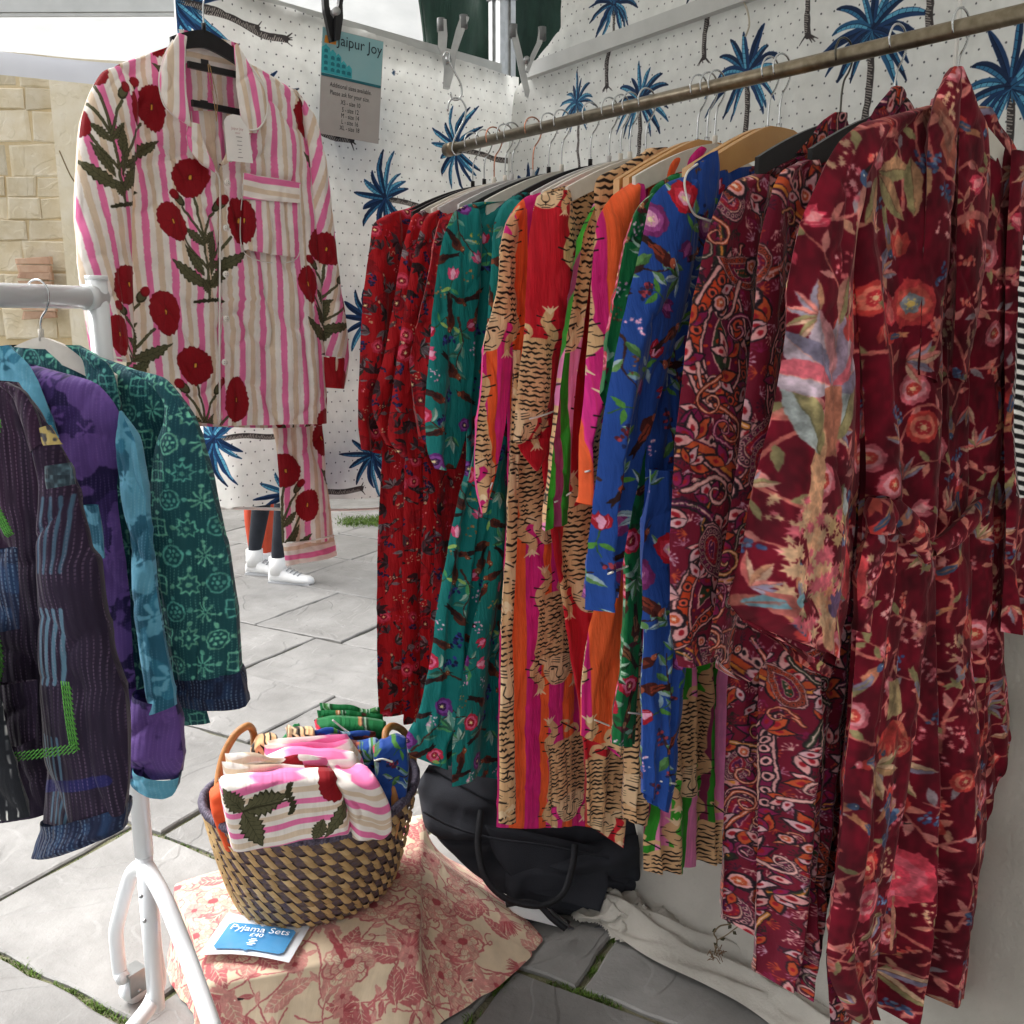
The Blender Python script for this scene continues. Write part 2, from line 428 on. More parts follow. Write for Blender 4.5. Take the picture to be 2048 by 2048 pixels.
class Mo:
    """a motif's own frame on a canvas"""
    def __init__(s, c, x, y, sc_=1., ang=0., flip=1):
        s.c, s.x, s.y, s.s, s.g, s.f = c, x, y, sc_, ang, flip
        s.co, s.si = math.cos(ang), math.sin(ang)
    def T(s, P):
        P = np.atleast_2d(np.asarray(P, float)) * s.s * np.array([s.f, 1.])
        return np.stack([s.x + P[:, 0] * s.co - P[:, 1] * s.si, s.y + P[:, 0] * s.si + P[:, 1] * s.co], 1)
    def poly(s, P, col, al=1.): s.c.poly(s.T(P), col, al)
    def line(s, P, w, col, w1=None, al=1., k=0):
        if k: P = smooth(P, k)
        s.c.stroke(s.T(P), w * s.s, col, None if w1 is None else w1 * s.s, al)
    def ell(s, x, y, rx, ry, col, rot=0., al=1.):
        q = s.T([(x, y)])[0]; s.c.ell(q[0], q[1], rx * s.s, ry * s.s, col, (rot if s.f > 0 else -rot) + s.g, al)
    def sub(s, x, y, sc_, ang=0., flip=1):
        q = s.T([(x, y)])[0]; return Mo(s.c, q[0], q[1], s.s * sc_, s.g + (ang if s.f > 0 else -ang), s.f * flip)
RND = random.Random(5)
def leaf_pts(Ln, w, n=8, jag=0., bend=0.):
    t = np.linspace(0, 1, n); prof = np.sin(np.pi * t ** .85) * w / 2
    j = np.where(np.arange(n) % 2 == 0, 1 - jag, 1.)
    up = np.stack([t * Ln, prof * j + bend * np.sin(np.pi * t)], 1); dn = np.stack([t * Ln, -prof * j + bend * np.sin(np.pi * t)], 1)
    return np.vstack([up, dn[::-1][1:-1]])
def leaf(m, x, y, Ln, w, ang, col, col2=None, rib=None, jag=0., n=8, bend=0.):
    q = m.sub(x, y, 1., ang); P = leaf_pts(Ln, w, n, jag, bend)
    q.poly(P, col)
    if col2:
        t = np.linspace(0, 1, n); top = np.stack([t * Ln, bend * np.sin(np.pi * t)], 1); q.poly(np.vstack([top, P[n:][::1]]) if False else np.vstack([P[:n], top[::-1]]), col2)
    if rib: q.line([(0, 0), (Ln * .5, bend), (Ln * .92, bend * .2)], max(.02 * Ln, .05 * w), rib, .005 * Ln)
def bloom(m, x, y, r, n, cols, centre='e8c870', a0=0., squash=1.):
    for ring, (rr, c) in enumerate(zip((1., .72, .45), cols)):
        for i in range(n):
            a = a0 + 2 * math.pi * (i + .5 * (ring % 2)) / n
            q = m.sub(x, y, 1., a); w = rr * r * 1.25 * math.sin(math.pi / n) * 2
            q.poly(np.array([(0, 0), (rr * r * .45, w * .42), (rr * r * .85, w * .5), (rr * r, w * .12), (rr * r * .93, -w * .1), (rr * r * .86, -w * .5), (rr * r * .45, -w * .42)]), c)
    m.ell(x, y, r * .16, r * .16, centre)
    for i in range(6):
        a = i * 1.05; m.ell(x + math.cos(a) * r * .24, y + math.sin(a) * r * .24, r * .04, r * .04, centre)
def tulip(m, x, y, r, ang, c1, c2):
    q = m.sub(x, y, r, ang)
    q.poly([(-.5, -.1), (-.75, .5), (-.55, 1.05), (-.2, .75), (0, 1.2), (.25, .75), (.6, 1.0), (.75, .45), (.45, -.15), (0, -.35)], c1)
    q.poly([(-.1, -.25), (-.35, .4), (-.05, .95), (.3, .5), (.15, -.2)], c2)
    q.line([(.05, -.1), (.3, .35), (.5, .85)], .06, c2, .02); q.line([(-.3, -.1), (-.5, .4), (-.5, .85)], .05, c2, .02)
def spray(m, P, w, col, nl, Ln, wl, lc, rng, col2=None, rib=None):
    P = smooth(P, 24); m.line(P, w, col, w * .4)
    for i in range(nl):
        k = int(3 + (i + .5) / nl * 20); d = P[min(k + 1, 23)] - P[k - 1]; a = math.atan2(d[1], d[0]) + (1 if i % 2 else -1) * rng.uniform(.5, 1.0)
        l = Ln * rng.uniform(.7, 1.15); leaf(m, P[k][0], P[k][1], l, l * wl, a, lc[i % len(lc)], col2, rib)
    return P
def berries(m, x, y, r, n, cols, rng, elong=1.5):
    for i in range(n):
        t = i / n; a = rng.uniform(0, 6.3); d = r * math.sqrt(rng.random()) * (1 - .6 * t)
        m.ell(x + math.cos(a) * d, y + r * elong * (.5 - t * 1.6) + math.sin(a) * d * .4, r * .26, r * .23, cols[i % len(cols)])
def bird(m, x, y, s, ang, body, wing, tail, head, fl=1):
    q = m.sub(x, y, s, ang, fl)
    q.poly([(-.3, -.1), (-1.3, -.42), (-1.25, -.25), (-1.45, -.2), (-.4, .18)], tail)
    q.poly([(-.5, 0), (-.25, .28), (.15, .36), (.42, .3), (.52, .08), (.3, -.18), (-.1, -.25)], body)
    q.poly([(-.75, -.12), (-.35, .2), (.05, .22), (.18, .02), (-.15, -.1), (-.55, -.22)], wing)
    for k in range(4): q.line([(-.7 + .06 * k, -.14 + .02 * k), (-.05 + .04 * k, .05 + .04 * k)], .025, tail, .01)
    q.ell(.5, .27, .19, .17, head); q.poly([(.65, .33), (.92, .24), (.65, .2)], '2a2020'); q.ell(.55, .31, .03, .03, 'f4efe0')
def lacy(m, x, y, r, n, col, rng, col2=None, dens=1.):
    """a cloud of small ragged leaf blobs, like a printed tree crown"""
    for i in range(int(n * dens)):
        a = rng.uniform(0, 6.3); d = r * math.sqrt(rng.random()); s_ = r * rng.uniform(.13, .26)
        k = rng.randint(6, 8); ph = rng.uniform(0, 6)
        P = [(x + math.cos(a) * d + s_ * (1 if j % 2 else .5) * math.cos(ph + j * math.pi / k), y + math.sin(a) * d + s_ * (1 if j % 2 else .5) * math.sin(ph + j * math.pi / k)) for j in range(2 * k)]
        m.poly(P, col2 if (col2 and rng.random() < .3) else col)
def scatter(c, dmin, rng, tries=900, pts=None):
    pts = [] if pts is None else list(pts); new = []
    W, H = c.a1 - c.a0, c.z1 - c.z0
    A = np.full((tries + len(pts), 2), 1e9); A[:len(pts)] = pts if pts else A[:0]; n = len(pts)
    for _ in range(tries):
        x, y = rng.uniform(c.a0, c.a1), rng.uniform(c.z0, c.z1)
        dx = np.abs(A[:n, 0] - x); dx = np.minimum(dx, W - dx); dy = np.abs(A[:n, 1] - y); dy = np.minimum(dy, H - dy)
        if not n or (dx * dx + dy * dy).min() >= dmin * dmin: A[n] = (x, y); n += 1; new.append((x, y))
    return new

# --- striped poppy cotton
def stripes(c, X, period=.05, ph=0., cols=('f3ece6', 'dfcab2', 'f3ece6', 'ec7aae')):
    X = X + .0012 * noise2(X * 60, c.coords()[1] * 7, 2)
    p = ((X + ph) / period) % 1.
    e = 1 / (c.k * period)
    for lo, hi, col in ((.02, .25, cols[1]), (.5, .77, cols[3])):
        c.mask(np.clip(np.minimum(p - lo, hi - p) / e + .5, 0, 1), col)
POP, POPD, LEAF, LEAFD = '8f0f1c', '6c0a14', '5a593f', '35341f'
def poppy_head(m, x, y, rx, ry, ang=0., n=22):
    P = []
    rr = random.Random(int(x * 1e4) + 3 + int(m.x * 997)); px_ = rr.uniform(0, 6)
    for i in range(n * 2):
        a = math.pi * i / n; j = (1 if i % 2 else .95) * rr.uniform(.96, 1.04) * (1 + .07 * math.sin(2 * a + px_) + .05 * math.sin(3 * a + 2 * px_)); P.append((rx * j * math.cos(a), ry * j * math.sin(a)))
    q = m.sub(x, y, 1., ang); q.poly(np.array(P) * 1.03, POPD); q.poly(P, POP)
    for k in range(9):
        a = rr.uniform(0, 6.3); q.line([(rx * .15 * math.cos(a), ry * .15 * math.sin(a)), (rx * .85 * math.cos(a), ry * .85 * math.sin(a))], .0012, POPD, .0004, al=.6)
    q.poly([(-.12 * rx, -.12 * ry), (-.1 * rx, .16 * ry), (.1 * rx, .16 * ry), (.12 * rx, -.12 * ry)], '5a0d12'); q.poly([(-.07 * rx, -.1 * ry), (-.06 * rx, .12 * ry), (.06 * rx, .12 * ry), (.05 * rx, -.1 * ry)], 'd8a23a')
def jleaf(m, x, y, Ln, w, ang, bend=0.):
    leaf(m, x, y, Ln * 1.03, w * 1.12, ang, LEAFD, jag=.3, n=17, bend=bend); leaf(m, x, y, Ln, w * .92, ang, LEAF, jag=.3, n=17, bend=bend)
    q = m.sub(x, y, 1., ang); q.line([(0, 0), (Ln * .5, bend), (Ln * .95, 0)], .0014, LEAFD, .0006)
    for k in range(1, 7):
        t = k / 7; q.line([(t * Ln * .9, bend * math.sin(math.pi * t)), (t * Ln * .9 + w * .25, w * .3 * math.sin(math.pi * t) + bend)], .0008, LEAFD); q.line([(t * Ln * .9, bend * math.sin(math.pi * t)), (t * Ln * .9 + w * .25, -w * .3 * math.sin(math.pi * t) + bend)], .0008, LEAFD)
def poppy_plant(c, x, y, s=1., flip=1, ang=0., heads=True):
    """origin at the plant's foot; about 0.4 m tall at s=1"""
    m = Mo(c, x, y, s, ang, flip)
    def stem(P): m.line(P, .0082, LEAFD, .007, k=14); m.line(P, .0054, LEAF, .0044, k=14)
    stem([(0, .02), (.002, .14), (-.002, .26), (-.008, .30)])
    stem([(0, .10), (-.03, .14), (-.055, .19)]); stem([(0, .10), (.05, .15), (.085, .19)])
    stem([(0, .18), (-.025, .235), (-.045, .265)]); stem([(0, .18), (.028, .23), (.05, .255)])
    jleaf(m, 0, .05, .12, .036, 2.45, .006); jleaf(m, 0, .045, .09, .036, .7); jleaf(m, .002, .03, .045, .028, 1.9)
    jleaf(m, -.01, .08, .095, .025, 2.05); jleaf(m, .01, .08, .095, .023, 1.25); jleaf(m, .02, .1, .12, .033, .45, -.004)
    jleaf(m, 0, .16, .068, .024, 2.3); jleaf(m, 0, .165, .058, .022, .75); jleaf(m, .02, .13, .068, .027, 1.35)
    for k in range(7): leaf(m, -.036 + .012 * k, .012, .018, .012, .2 * (k % 2), LEAFD, jag=.2)
    m.line([(-.04, .012), (.045, .012)], .007, LEAFD)
    if heads:
        poppy_head(m, -.012, .345, .054, .051); poppy_head(m, -.082, .225, .036, .055, .25); poppy_head(m, .118, .235, .039, .06, -.1)
    for bx, by, a in ((-.052, .285, 2.3), (.06, .275, .8)):
        q = m.sub(bx, by, 1., a); q.ell(0, 0, .02, .012, LEAFD); q.ell(.002, 0, .016, .009, LEAF); q.ell(.018, 0, .015, .012, POPD); q.ell(.02, .0, .013, .010, POP)

# --- palm cloth
def palm(c, x, y, s=1., ang=0., ghost=False, seed=1, trunk=True):
    """crown centre at origin, trunk running down -y; crown radius about .13 m at s=1"""
    rng = random.Random(seed); m = Mo(c, x, y, s, ang)
    d, b, h, tk = ('192a47', '31678a', '5698b6', '55514f')
    if trunk:
        P = smooth([(0, -.02), (.006, -.12), (-.004, -.22), (.002, -.30)], 16); m.line(P, .017, '3c3838', .02)
        for k in range(46):
            q = P[int(k / 46 * 15)]; t = k / 46; yy = -.02 - .28 * t
            m.line([(q[0] - .008, yy - .002), (q[0] + rng.uniform(-.002, .006), yy - .006)], .0022, 'a09a94')
        for k in range(6): m.line([(0, -.295), (rng.uniform(-.035, .035), -.305 - rng.uniform(0, .02))], .007, '3c3838', .002)
    n = 15
    order = list(range(n)); rng.shuffle(order)
    for i in order:
        a = math.pi * (-.30 + 1.60 * i / (n - 1)) + rng.uniform(-.07, .07)
        Ln = .15 * rng.uniform(.8, 1.12) * (.72 if math.sin(a) < -.2 else 1.)
        drop = .06 * abs(math.cos(a)) + .008
        t = np.linspace(0, 1, 10); cx = np.cos(a) * Ln * t; cy = np.sin(a) * Ln * t - drop * t ** 2.4
        nx, ny = -np.gradient(cy), np.gradient(cx); ln = np.hypot(nx, ny) + 1e-9; nx /= ln; ny /= ln
        w = .0100 * np.sin(np.pi * np.clip(t * .88 + .1, 0, 1)) ** .6 * rng.uniform(.8, 1.2)
        up = np.stack([cx + nx * w, cy + ny * w], 1); dn = np.stack([cx - nx * w, cy - ny * w], 1); mid = np.stack([cx, cy], 1)
        base, half = rng.choice(((d, b), (d, b), ('1f3a60', h), ('1f3a60', d), ('285478', h)))
        m.poly(np.vstack([up, dn[::-1]]), base)
        in_ = np.stack([cx + nx * w * .85, cy + ny * w * .85], 1)
        m.poly(np.vstack([in_[1:-1], mid[1:-1][::-1]]), half)
        for k in range(2, 9): m.line([(cx[k], cy[k]), (cx[k] + nx[k] * w[k] * .9 + .003 * math.cos(a), cy[k] + ny[k] * w[k] * .9 + .003 * math.sin(a))], .0008, '0c1a34')
        m.line(mid, .0011, '0c1428')
    for k in range(26):
        a = rng.uniform(-2.8, -.3); r = rng.uniform(.015, .04); m.line([(0, -.005), (r * math.cos(a), r * math.sin(a) - .005)], .0018, b if k % 2 else d)
def dots(c, sp=.027, r=.0019, col='3a3a40'):
    X, Y = c.coords(); i = np.floor(Y / sp); o = (i % 2) * .5
    fx = ((X / sp + o) % 1. - .5) * sp; fy = (Y / sp - i - .5) * sp
    c.mask(np.clip((r - np.hypot(fx, fy)) * c.k + .5, 0, 1) * .9, col)

# --- tiger
TAN, TBK = 'dcb184', '1d1512'
def tiger(c, x, y, s=1., ang=0., flip=1, seed=1, pale=TAN):
    """a tiger pelt seen from above, head at the bottom; about 1 unit tall"""
    m = Mo(c, x, y, s, ang, flip); rng = random.Random(seed)
    body = [(-.17, .38), (-.2, .2), (-.205, 0), (-.21, -.15), (-.16, -.26), (-.08, -.3), (.08, -.3), (.16, -.26), (.21, -.15), (.205, 0), (.2, .2), (.17, .38), (.08, .40), (0, .385), (-.08, .40)]
    legs = [[(-.16, .25), (-.2, .4), (-.14, .52), (-.18, .6)], [(.16, .25), (.2, .4), (.15, .52), (.2, .62)],
            [(-.15, -.18), (-.21, -.32), (-.13, -.45), (-.14, -.52)], [(.15, -.18), (.21, -.32), (.15, -.43), (.14, -.5)]]
    for lg in legs:
        P = smooth(lg, 10); m.line(P, .12, pale, .07)
        e = P[-1]; dy = 1 if lg[-1][1] > 0 else -1
        for k in range(4): m.line([e, (e[0] + (k - 1.5) * .03, e[1] + dy * .05)], .03, 'ecd0aa', .008)
        for k in range(1, 9):
            q = P[k]; m.line([(q[0] - .06, q[1] + .01), (q[0] - .015, q[1] - .005), (q[0] + .01, q[1] + .008)], .012, TBK, .004) if k % 2 else m.line([(q[0] + .06, q[1] + .01), (q[0] + .02, q[1] - .008)], .012, TBK, .003)
    m.poly(smooth(body + body[:1], 40)[:-1], pale)
    m.line(smooth([(0, .38), (-.06, .43), (-.03, .5), (.05, .47), (.03, .56), (.1, .58)], 16), .045, pale, .03)
    for k in range(6): m.line([(-.05 + .025 * k, .43 + .025 * k), (-.03 + .025 * k, .45 + .025 * k)], .012, TBK)
    r = 0
    yy = .37
    while yy > -.25:
        for sd in (-1, 1):
            xs = rng.choice(([.004, .10, .115, .205], [.02, .13, .15, .2], [.004, .06, .075, .2], [.0, .15, .165, .205]))
            for k in range(0, len(xs) - 1, 2):
                x0, x1 = xs[k], xs[k + 1]; n_ = 6; tt = np.linspace(0, 1, n_); xx = x0 + (x1 - x0) * tt
                cy = yy - .30 * xx + .05 * (xx / .2) ** 2 * .5 + np.array([0, .007, -.005, .008, -.004, .0]) * rng.choice((1, -1)) + rng.uniform(-.004, .004)
                wd = np.array([.002, .0085, .0065, .009, .006, .001]) * rng.uniform(.8, 1.25)
                m.poly(np.vstack([np.stack([sd * xx, cy + wd], 1), np.stack([sd * xx, cy - wd], 1)[::-1]]), TBK)
        yy -= .040
    # head
    m.poly(smooth([(-.115, -.24), (-.13, -.33), (-.095, -.42), (-.06, -.485), (0, -.5), (.06, -.485), (.095, -.42), (.13, -.33), (.115, -.24), (0, -.2), (-.115, -.24)], 28)[:-1], 'e6c49c')
    for sd in (-1, 1):
        m.ell(sd * .14, -.235, .04, .03, 'e6c49c', sd * .6); m.line(smooth([(sd * .11, -.25), (sd * .165, -.215), (sd * .175, -.26)], 8), .009, TBK)
        m.line([(sd * .025, -.325), (sd * .075, -.31), (sd * .09, -.335)], .017, TBK, .004); m.ell(sd * .055, -.34, .018, .009, TBK)
        for k in range(3): m.line([(sd * .012, -.235 - .022 * k), (sd * (.05 + .012 * k), -.225 - .02 * k)], .009, TBK, .003)
        for k in range(3): m.line([(sd * .115, -.34 - .028 * k), (sd * .075, -.36 - .02 * k)], .009, TBK, .002)
        m.line(smooth([(sd * .02, -.34), (sd * .03, -.4), (sd * .01, -.43)], 6), .007, TBK)
        m.line([(0, -.452), (sd * .04, -.467), (sd * .06, -.45)], .007, TBK)
    m.poly([(-.025, -.42), (.025, -.42), (0, -.445)], TBK); m.line([(0, -.44), (0, -.465)], .007, TBK); m.line([(-.03, -.485), (.03, -.485)], .008, TBK)
def vstripes(c, cols, widths, ph=0.):
    X, Y = c.coords(); tot = sum(widths); p = (X + ph) % tot; lo = 0
    for col, w in zip(cols, widths):
        c.mask(np.clip((np.minimum(p - lo, lo + w - p)) * c.k + .5, 0, 1), col); lo += w

# --- paisley
def pais_pts(n=46, k=1.):
    """teardrop: round belly at the bottom, tip curling over at the top right"""
    t = np.linspace(0, 1, n)
    th = -math.pi * .5 - 2 * math.pi * t
    r = 1.
    x = np.sin(2 * math.pi * t) * (np.sin(math.pi * t) ** 1.0) * .62; y = -np.cos(2 * math.pi * t) * -1.
    y = np.cos(2 * math.pi * t)
    q = np.clip((y + 1) / 2, 0, 1); x = x + .5 * q ** 3 * 1.0
    y = y - .25 * q ** 6 * .5
    return np.stack([x, y], 1) * k
def paisley(c, x, y, s, ang=0., flip=1, pal=None, seed=0):
    m = Mo(c, x, y, s, ang, flip); pal = pal or ('2b1a22', 'e9a9a6', '8e1430', 'c8421f', '2b1a22', 'e9a9a6', '6d1038', '2c3a26')
    P = pais_pts(); cen = np.array([.03, -.25])
    def ring(k): return cen + (P - cen) * k
    for k, col in ((1.12, pal[0]), (1.07, pal[1]), (1.0, pal[0]), (.965, pal[3])): m.poly(ring(k), col)
    Q = ring(.85)
    for i in range(3, 43, 2):
        m.ell(Q[i][0], Q[i][1], .085, .085, pal[0]); m.ell(Q[i][0], Q[i][1], .066, .066, pal[1] if seed % 2 else 'd8543a'); m.ell(Q[i][0], Q[i][1], .03, .036, pal[0])
    for k, col in ((.72, pal[0]), (.69, pal[5]), (.63, pal[0]), (.60, pal[6])): m.poly(ring(k), col)
    for k, col in ((.42, pal[1]), (.37, pal[7])): m.poly(cen + (P - cen) * k * np.array([.8, 1.]), col)
    rng = random.Random(seed)
    for i in range(9): m.ell(cen[0] + rng.uniform(-.06, .06), cen[1] + rng.uniform(-.28, .28), .03, .03, ('c8421f', 'e9a9a6')[i % 2])
    R = ring(.53)
    for i in range(4, 42, 3): m.ell(R[i][0], R[i][1], .03, .022, ('e9a9a6', 'c8421f', 'd98a3a')[i % 3])
def sprig(m, x, y, s, ang, col):
    q = m.sub(x, y, s, ang)
    for k in range(5):
        a = -1.1 + .55 * k; q.line(smooth([(0, 0), (.5 * math.sin(a), .5 * math.cos(a)), (.9 * math.sin(a) + .1, .8 * math.cos(a))], 5), .17, col, .06)
        q.ell(.95 * math.sin(a), .95 * math.cos(a), .16, .1, col, math.pi / 2 - a)
def scroll(m, x, y, s, ang, col, col2, flip=1):
    q = m.sub(x, y, s, ang, flip); t = np.linspace(0, 1, 26); r = 1 - .8 * t; a = t * 7.5
    P = np.stack([r * np.cos(a), r * np.sin(a)], 1); tail = np.array([(1.5, -1.3), (1.25, -.6)]); P = np.vstack([smooth(np.vstack([tail, P[:1]]), 8)[:-1], P])
    q.line(P, .42, '2b1a22', .2); q.line(P, .28, col, .1); q.line(P, .08, col2, .05)

# ------------------------------------------------------------------ the place: pavement, far wall
CORNER = np.array([-.03, 3.10, 0.])
DL, DR = norm([-.684, -.730, 0]), norm([.602, -.798, 0])      # left and right stall walls, running towards the viewer
RF, RN = np.array([-.143, 2.51, 1.91]), np.array([.702, 1.43, 1.91])
ER = norm(RN - RF)
PAV_A, PAV_N = np.array([.871, -.491, 0]), np.array([.491, .871, 0])

def stone_mat(name, c1, c2, c3, bump=.5):
    if name in MATS: return MATS[name]
    m = bpy.data.materials.new(name); m.use_nodes = True; t = m.node_tree; N = t.nodes; L = t.links; b = N['Principled BSDF']
    b.inputs['Roughness'].default_value = .62; sset(b, 'Specular IOR Level', .35)
    co = N.new('ShaderNodeTexCoord'); oi = N.new('ShaderNodeObjectInfo')
    add = N.new('ShaderNodeVectorMath'); add.operation = 'ADD'; L.new(co.outputs['Object'], add.inputs[0])
    mul = N.new('ShaderNodeMath'); mul.operation = 'MULTIPLY'; mul.inputs[1].default_value = 37.; L.new(oi.outputs['Random'], mul.inputs[0])
    cx = N.new('ShaderNodeCombineXYZ'); L.new(mul.outputs[0], cx.inputs[2]); L.new(cx.outputs[0], add.inputs[1])
    n1 = N.new('ShaderNodeTexNoise'); n1.inputs['Scale'].default_value = 4; n1.inputs['Detail'].default_value = 9; n1.inputs['Roughness'].default_value = .62; L.new(add.outputs[0], n1.inputs['Vector'])
    n2 = N.new('ShaderNodeTexNoise'); n2.inputs['Scale'].default_value = 2.2; n2.inputs['Detail'].default_value = 3; n2.inputs['Distortion'].default_value = 1.2; L.new(add.outputs[0], n2.inputs['Vector'])
    n3 = N.new('ShaderNodeTexNoise'); n3.inputs['Scale'].default_value = 160; n3.inputs['Detail'].default_value = 3; L.new(add.outputs[0], n3.inputs['Vector'])
    rp = N.new('ShaderNodeValToRGB'); e = rp.color_ramp.elements; e[0].position = .32; e[0].color = lin(c1); e[1].position = .7; e[1].color = lin(c3)
    k = e.new(.52); k.color = lin(c2); L.new(n1.outputs['Fac'], rp.inputs['Fac'])
    mx = N.new('ShaderNodeMix'); mx.data_type = 'RGBA'; mx.blend_type = 'MULTIPLY'; mx.inputs[0].default_value = 1.
    rv = N.new('ShaderNodeMapRange'); rv.inputs[3].default_value = .84; rv.inputs[4].default_value = 1.12; L.new(oi.outputs['Random'], rv.inputs[0])
    cc = N.new('ShaderNodeCombineColor')
    for i in range(3): L.new(rv.outputs[0], cc.inputs[i])
    L.new(rp.outputs[0], mx.inputs[6]); L.new(cc.outputs[0], mx.inputs[7]); L.new(mx.outputs[2], b.inputs['Base Color'])
    # riven layers: terraces in the large noise
    tr = N.new('ShaderNodeMath'); tr.operation = 'MULTIPLY'; tr.inputs[1].default_value = 7.; L.new(n2.outputs['Fac'], tr.inputs[0])
    fl = N.new('ShaderNodeMath'); fl.operation = 'FLOOR'; L.new(tr.outputs[0], fl.inputs[0])
    fr = N.new('ShaderNodeMath'); fr.operation = 'FRACT'; L.new(tr.outputs[0], fr.inputs[0])
    ss = N.new('ShaderNodeMapRange'); ss.interpolation_type = 'SMOOTHSTEP'; ss.inputs[1].default_value = .0; ss.inputs[2].default_value = .16; L.new(fr.outputs[0], ss.inputs[0])
    ad = N.new('ShaderNodeMath'); ad.operation = 'ADD'; L.new(fl.outputs[0], ad.inputs[0]); L.new(ss.outputs[0], ad.inputs[1])
    b0 = N.new('ShaderNodeBump'); b0.inputs['Strength'].default_value = bump * .55; b0.inputs['Distance'].default_value = .004; L.new(ad.outputs[0], b0.inputs['Height'])
    b1 = N.new('ShaderNodeBump'); b1.inputs['Strength'].default_value = bump; b1.inputs['Distance'].default_value = .012; L.new(n1.outputs['Fac'], b1.inputs['Height']); L.new(b0.outputs[0], b1.inputs['Normal'])
    b2 = N.new('ShaderNodeBump'); b2.inputs['Strength'].default_value = .3; b2.inputs['Distance'].default_value = .002; L.new(n3.outputs['Fac'], b2.inputs['Height']); L.new(b1.outputs[0], b2.inputs['Normal'])
    L.new(b2.outputs[0], b.inputs['Normal']); MATS[name] = m; return m
M_FLAG = stone_mat('riven flagstone', '71706e', '7f7e7c', '8b8a88', bump=1.0)
M_JOINT = mat('mossy joint', '75705f', '5c6040', rough=.95, scale=9, bump=.8, bscale=120)
gs = 60.
pav = obj('pavement', [(-gs, -gs, -.009), (gs, -gs, -.009), (gs, gs, -.016), (-gs, gs, -.009)], [(0, 1, 2, 3)], M_JOINT, sm=False)
tag(pav, kind='structure')
rng = random.Random(11)
COURSES = [-.05, .55, 1.19, 1.76, 2.355, 2.85, 3.375, 4.03, 4.65, 5.2, 5.85, 6.5, 7.1, 7.8, 8.5]
KNOWN = {(1, 1): [-1.45, -.4], 2: [-2.30, -1.62, -.984, -.2], 3: [-2.75, -2.188, -1.5, -.823, -.1], 4: [-3.2, -2.424, -1.6, -.8], 5: [-3.7, -2.98, -2.1, -1.4], 6: [-4.1, -3.376, -2.83, -2.0]}
def flag(a0, a1, c0, c1):
    g = .003 + rng.uniform(0, .003)
    if c0 < 1.9: g += .005
    def edge(p, q, n):
        t = np.linspace(0, 1, n, endpoint=False)[:, None]; e = p * (1 - t) + q * t
        d = np.array([-(q - p)[1], (q - p)[0]]); d /= np.linalg.norm(d)
        return e + d * np.array([rng.uniform(-.006, .006) for _ in range(n)])[:, None]
    cs = [np.array(v, float) for v in ((a0 + g, c0 + g), (a1 - g, c0 + g), (a1 - g, c1 - g), (a0 + g, c1 - g))]
    k = [max(3, int(np.linalg.norm(cs[(i + 1) % 4] - cs[i]) / .07)) for i in range(4)]
    P = np.vstack([edge(cs[i], cs[(i + 1) % 4], k[i]) for i in range(4)]); cen = P.mean(0); n = len(P)
    h = rng.uniform(-.003, .003); tx, ty = rng.uniform(-.004, .004), rng.uniform(-.004, .004)
    def w(Q, z): return Q[:, :1] * PAV_A + Q[:, 1:] * PAV_N + np.array([0, 0, 1.]) * z
    in1 = cen + (P - cen) * (1 - .006 / np.linalg.norm(P - cen, axis=1))[:, None]
    zz = lambda Q, o: (h + o + (Q[:, :1] - cen[0]) * tx + (Q[:, 1:] - cen[1]) * ty)
    V = np.vstack([w(P, zz(P, -.05)), w(P, zz(P, -.004)), w(in1, zz(in1, 0))])
    Fa = [(r * n + i, r * n + (i + 1) % n, (r + 1) * n + (i + 1) % n, (r + 1) * n + i) for r in (0, 1) for i in range(n)] + [tuple(range(2 * n, 3 * n))]
    o = obj('flagstone', V, Fa, M_FLAG, pav, sm=False)
    for p_ in o.data.polygons: p_.use_smooth = len(p_.vertices) == 4 and False
for ci in range(len(COURSES) - 1):
    c0, c1 = COURSES[ci], COURSES[ci + 1]
    js = list(KNOWN.get(ci, [])) 
    if not js: js = [-.55 * c0 + rng.uniform(-.3, .3) - 1.]
    js.sort()
    lo, hi = js[0], js[-1]
    amin = -.56 * c0 - 3.2 - .45 * c0; amax = -.56 * c0 + 1.9 + .1 * c0
    while lo > amin: lo -= rng.uniform(.5, .95); js.insert(0, lo)
    while hi < amax: hi += rng.uniform(.5, .95); js.append(hi)
    for a0, a1 in zip(js, js[1:]): flag(a0, a1, c0, c1)
# paving beyond the stones that can be told apart
far_ = []
def pw(a, c, z): return a * PAV_A + c * PAV_N + np.array([0, 0, z])
o = obj('far_paving', [pw(-30, 8.51, -.002), pw(30, 8.51, -.002), pw(30, 45, -.002), pw(-30, 45, -.002)], [(0, 1, 2, 3)], M_FLAG, pav, sm=False); tag(o, kind='stuff')
o = obj('near_paving', [pw(-20, -12, -.002), pw(20, -12, -.002), pw(20, -.06, -.002), pw(-20, -.06, -.002)], [(0, 1, 2, 3)], M_FLAG, pav, sm=False); tag(o, kind='stuff')
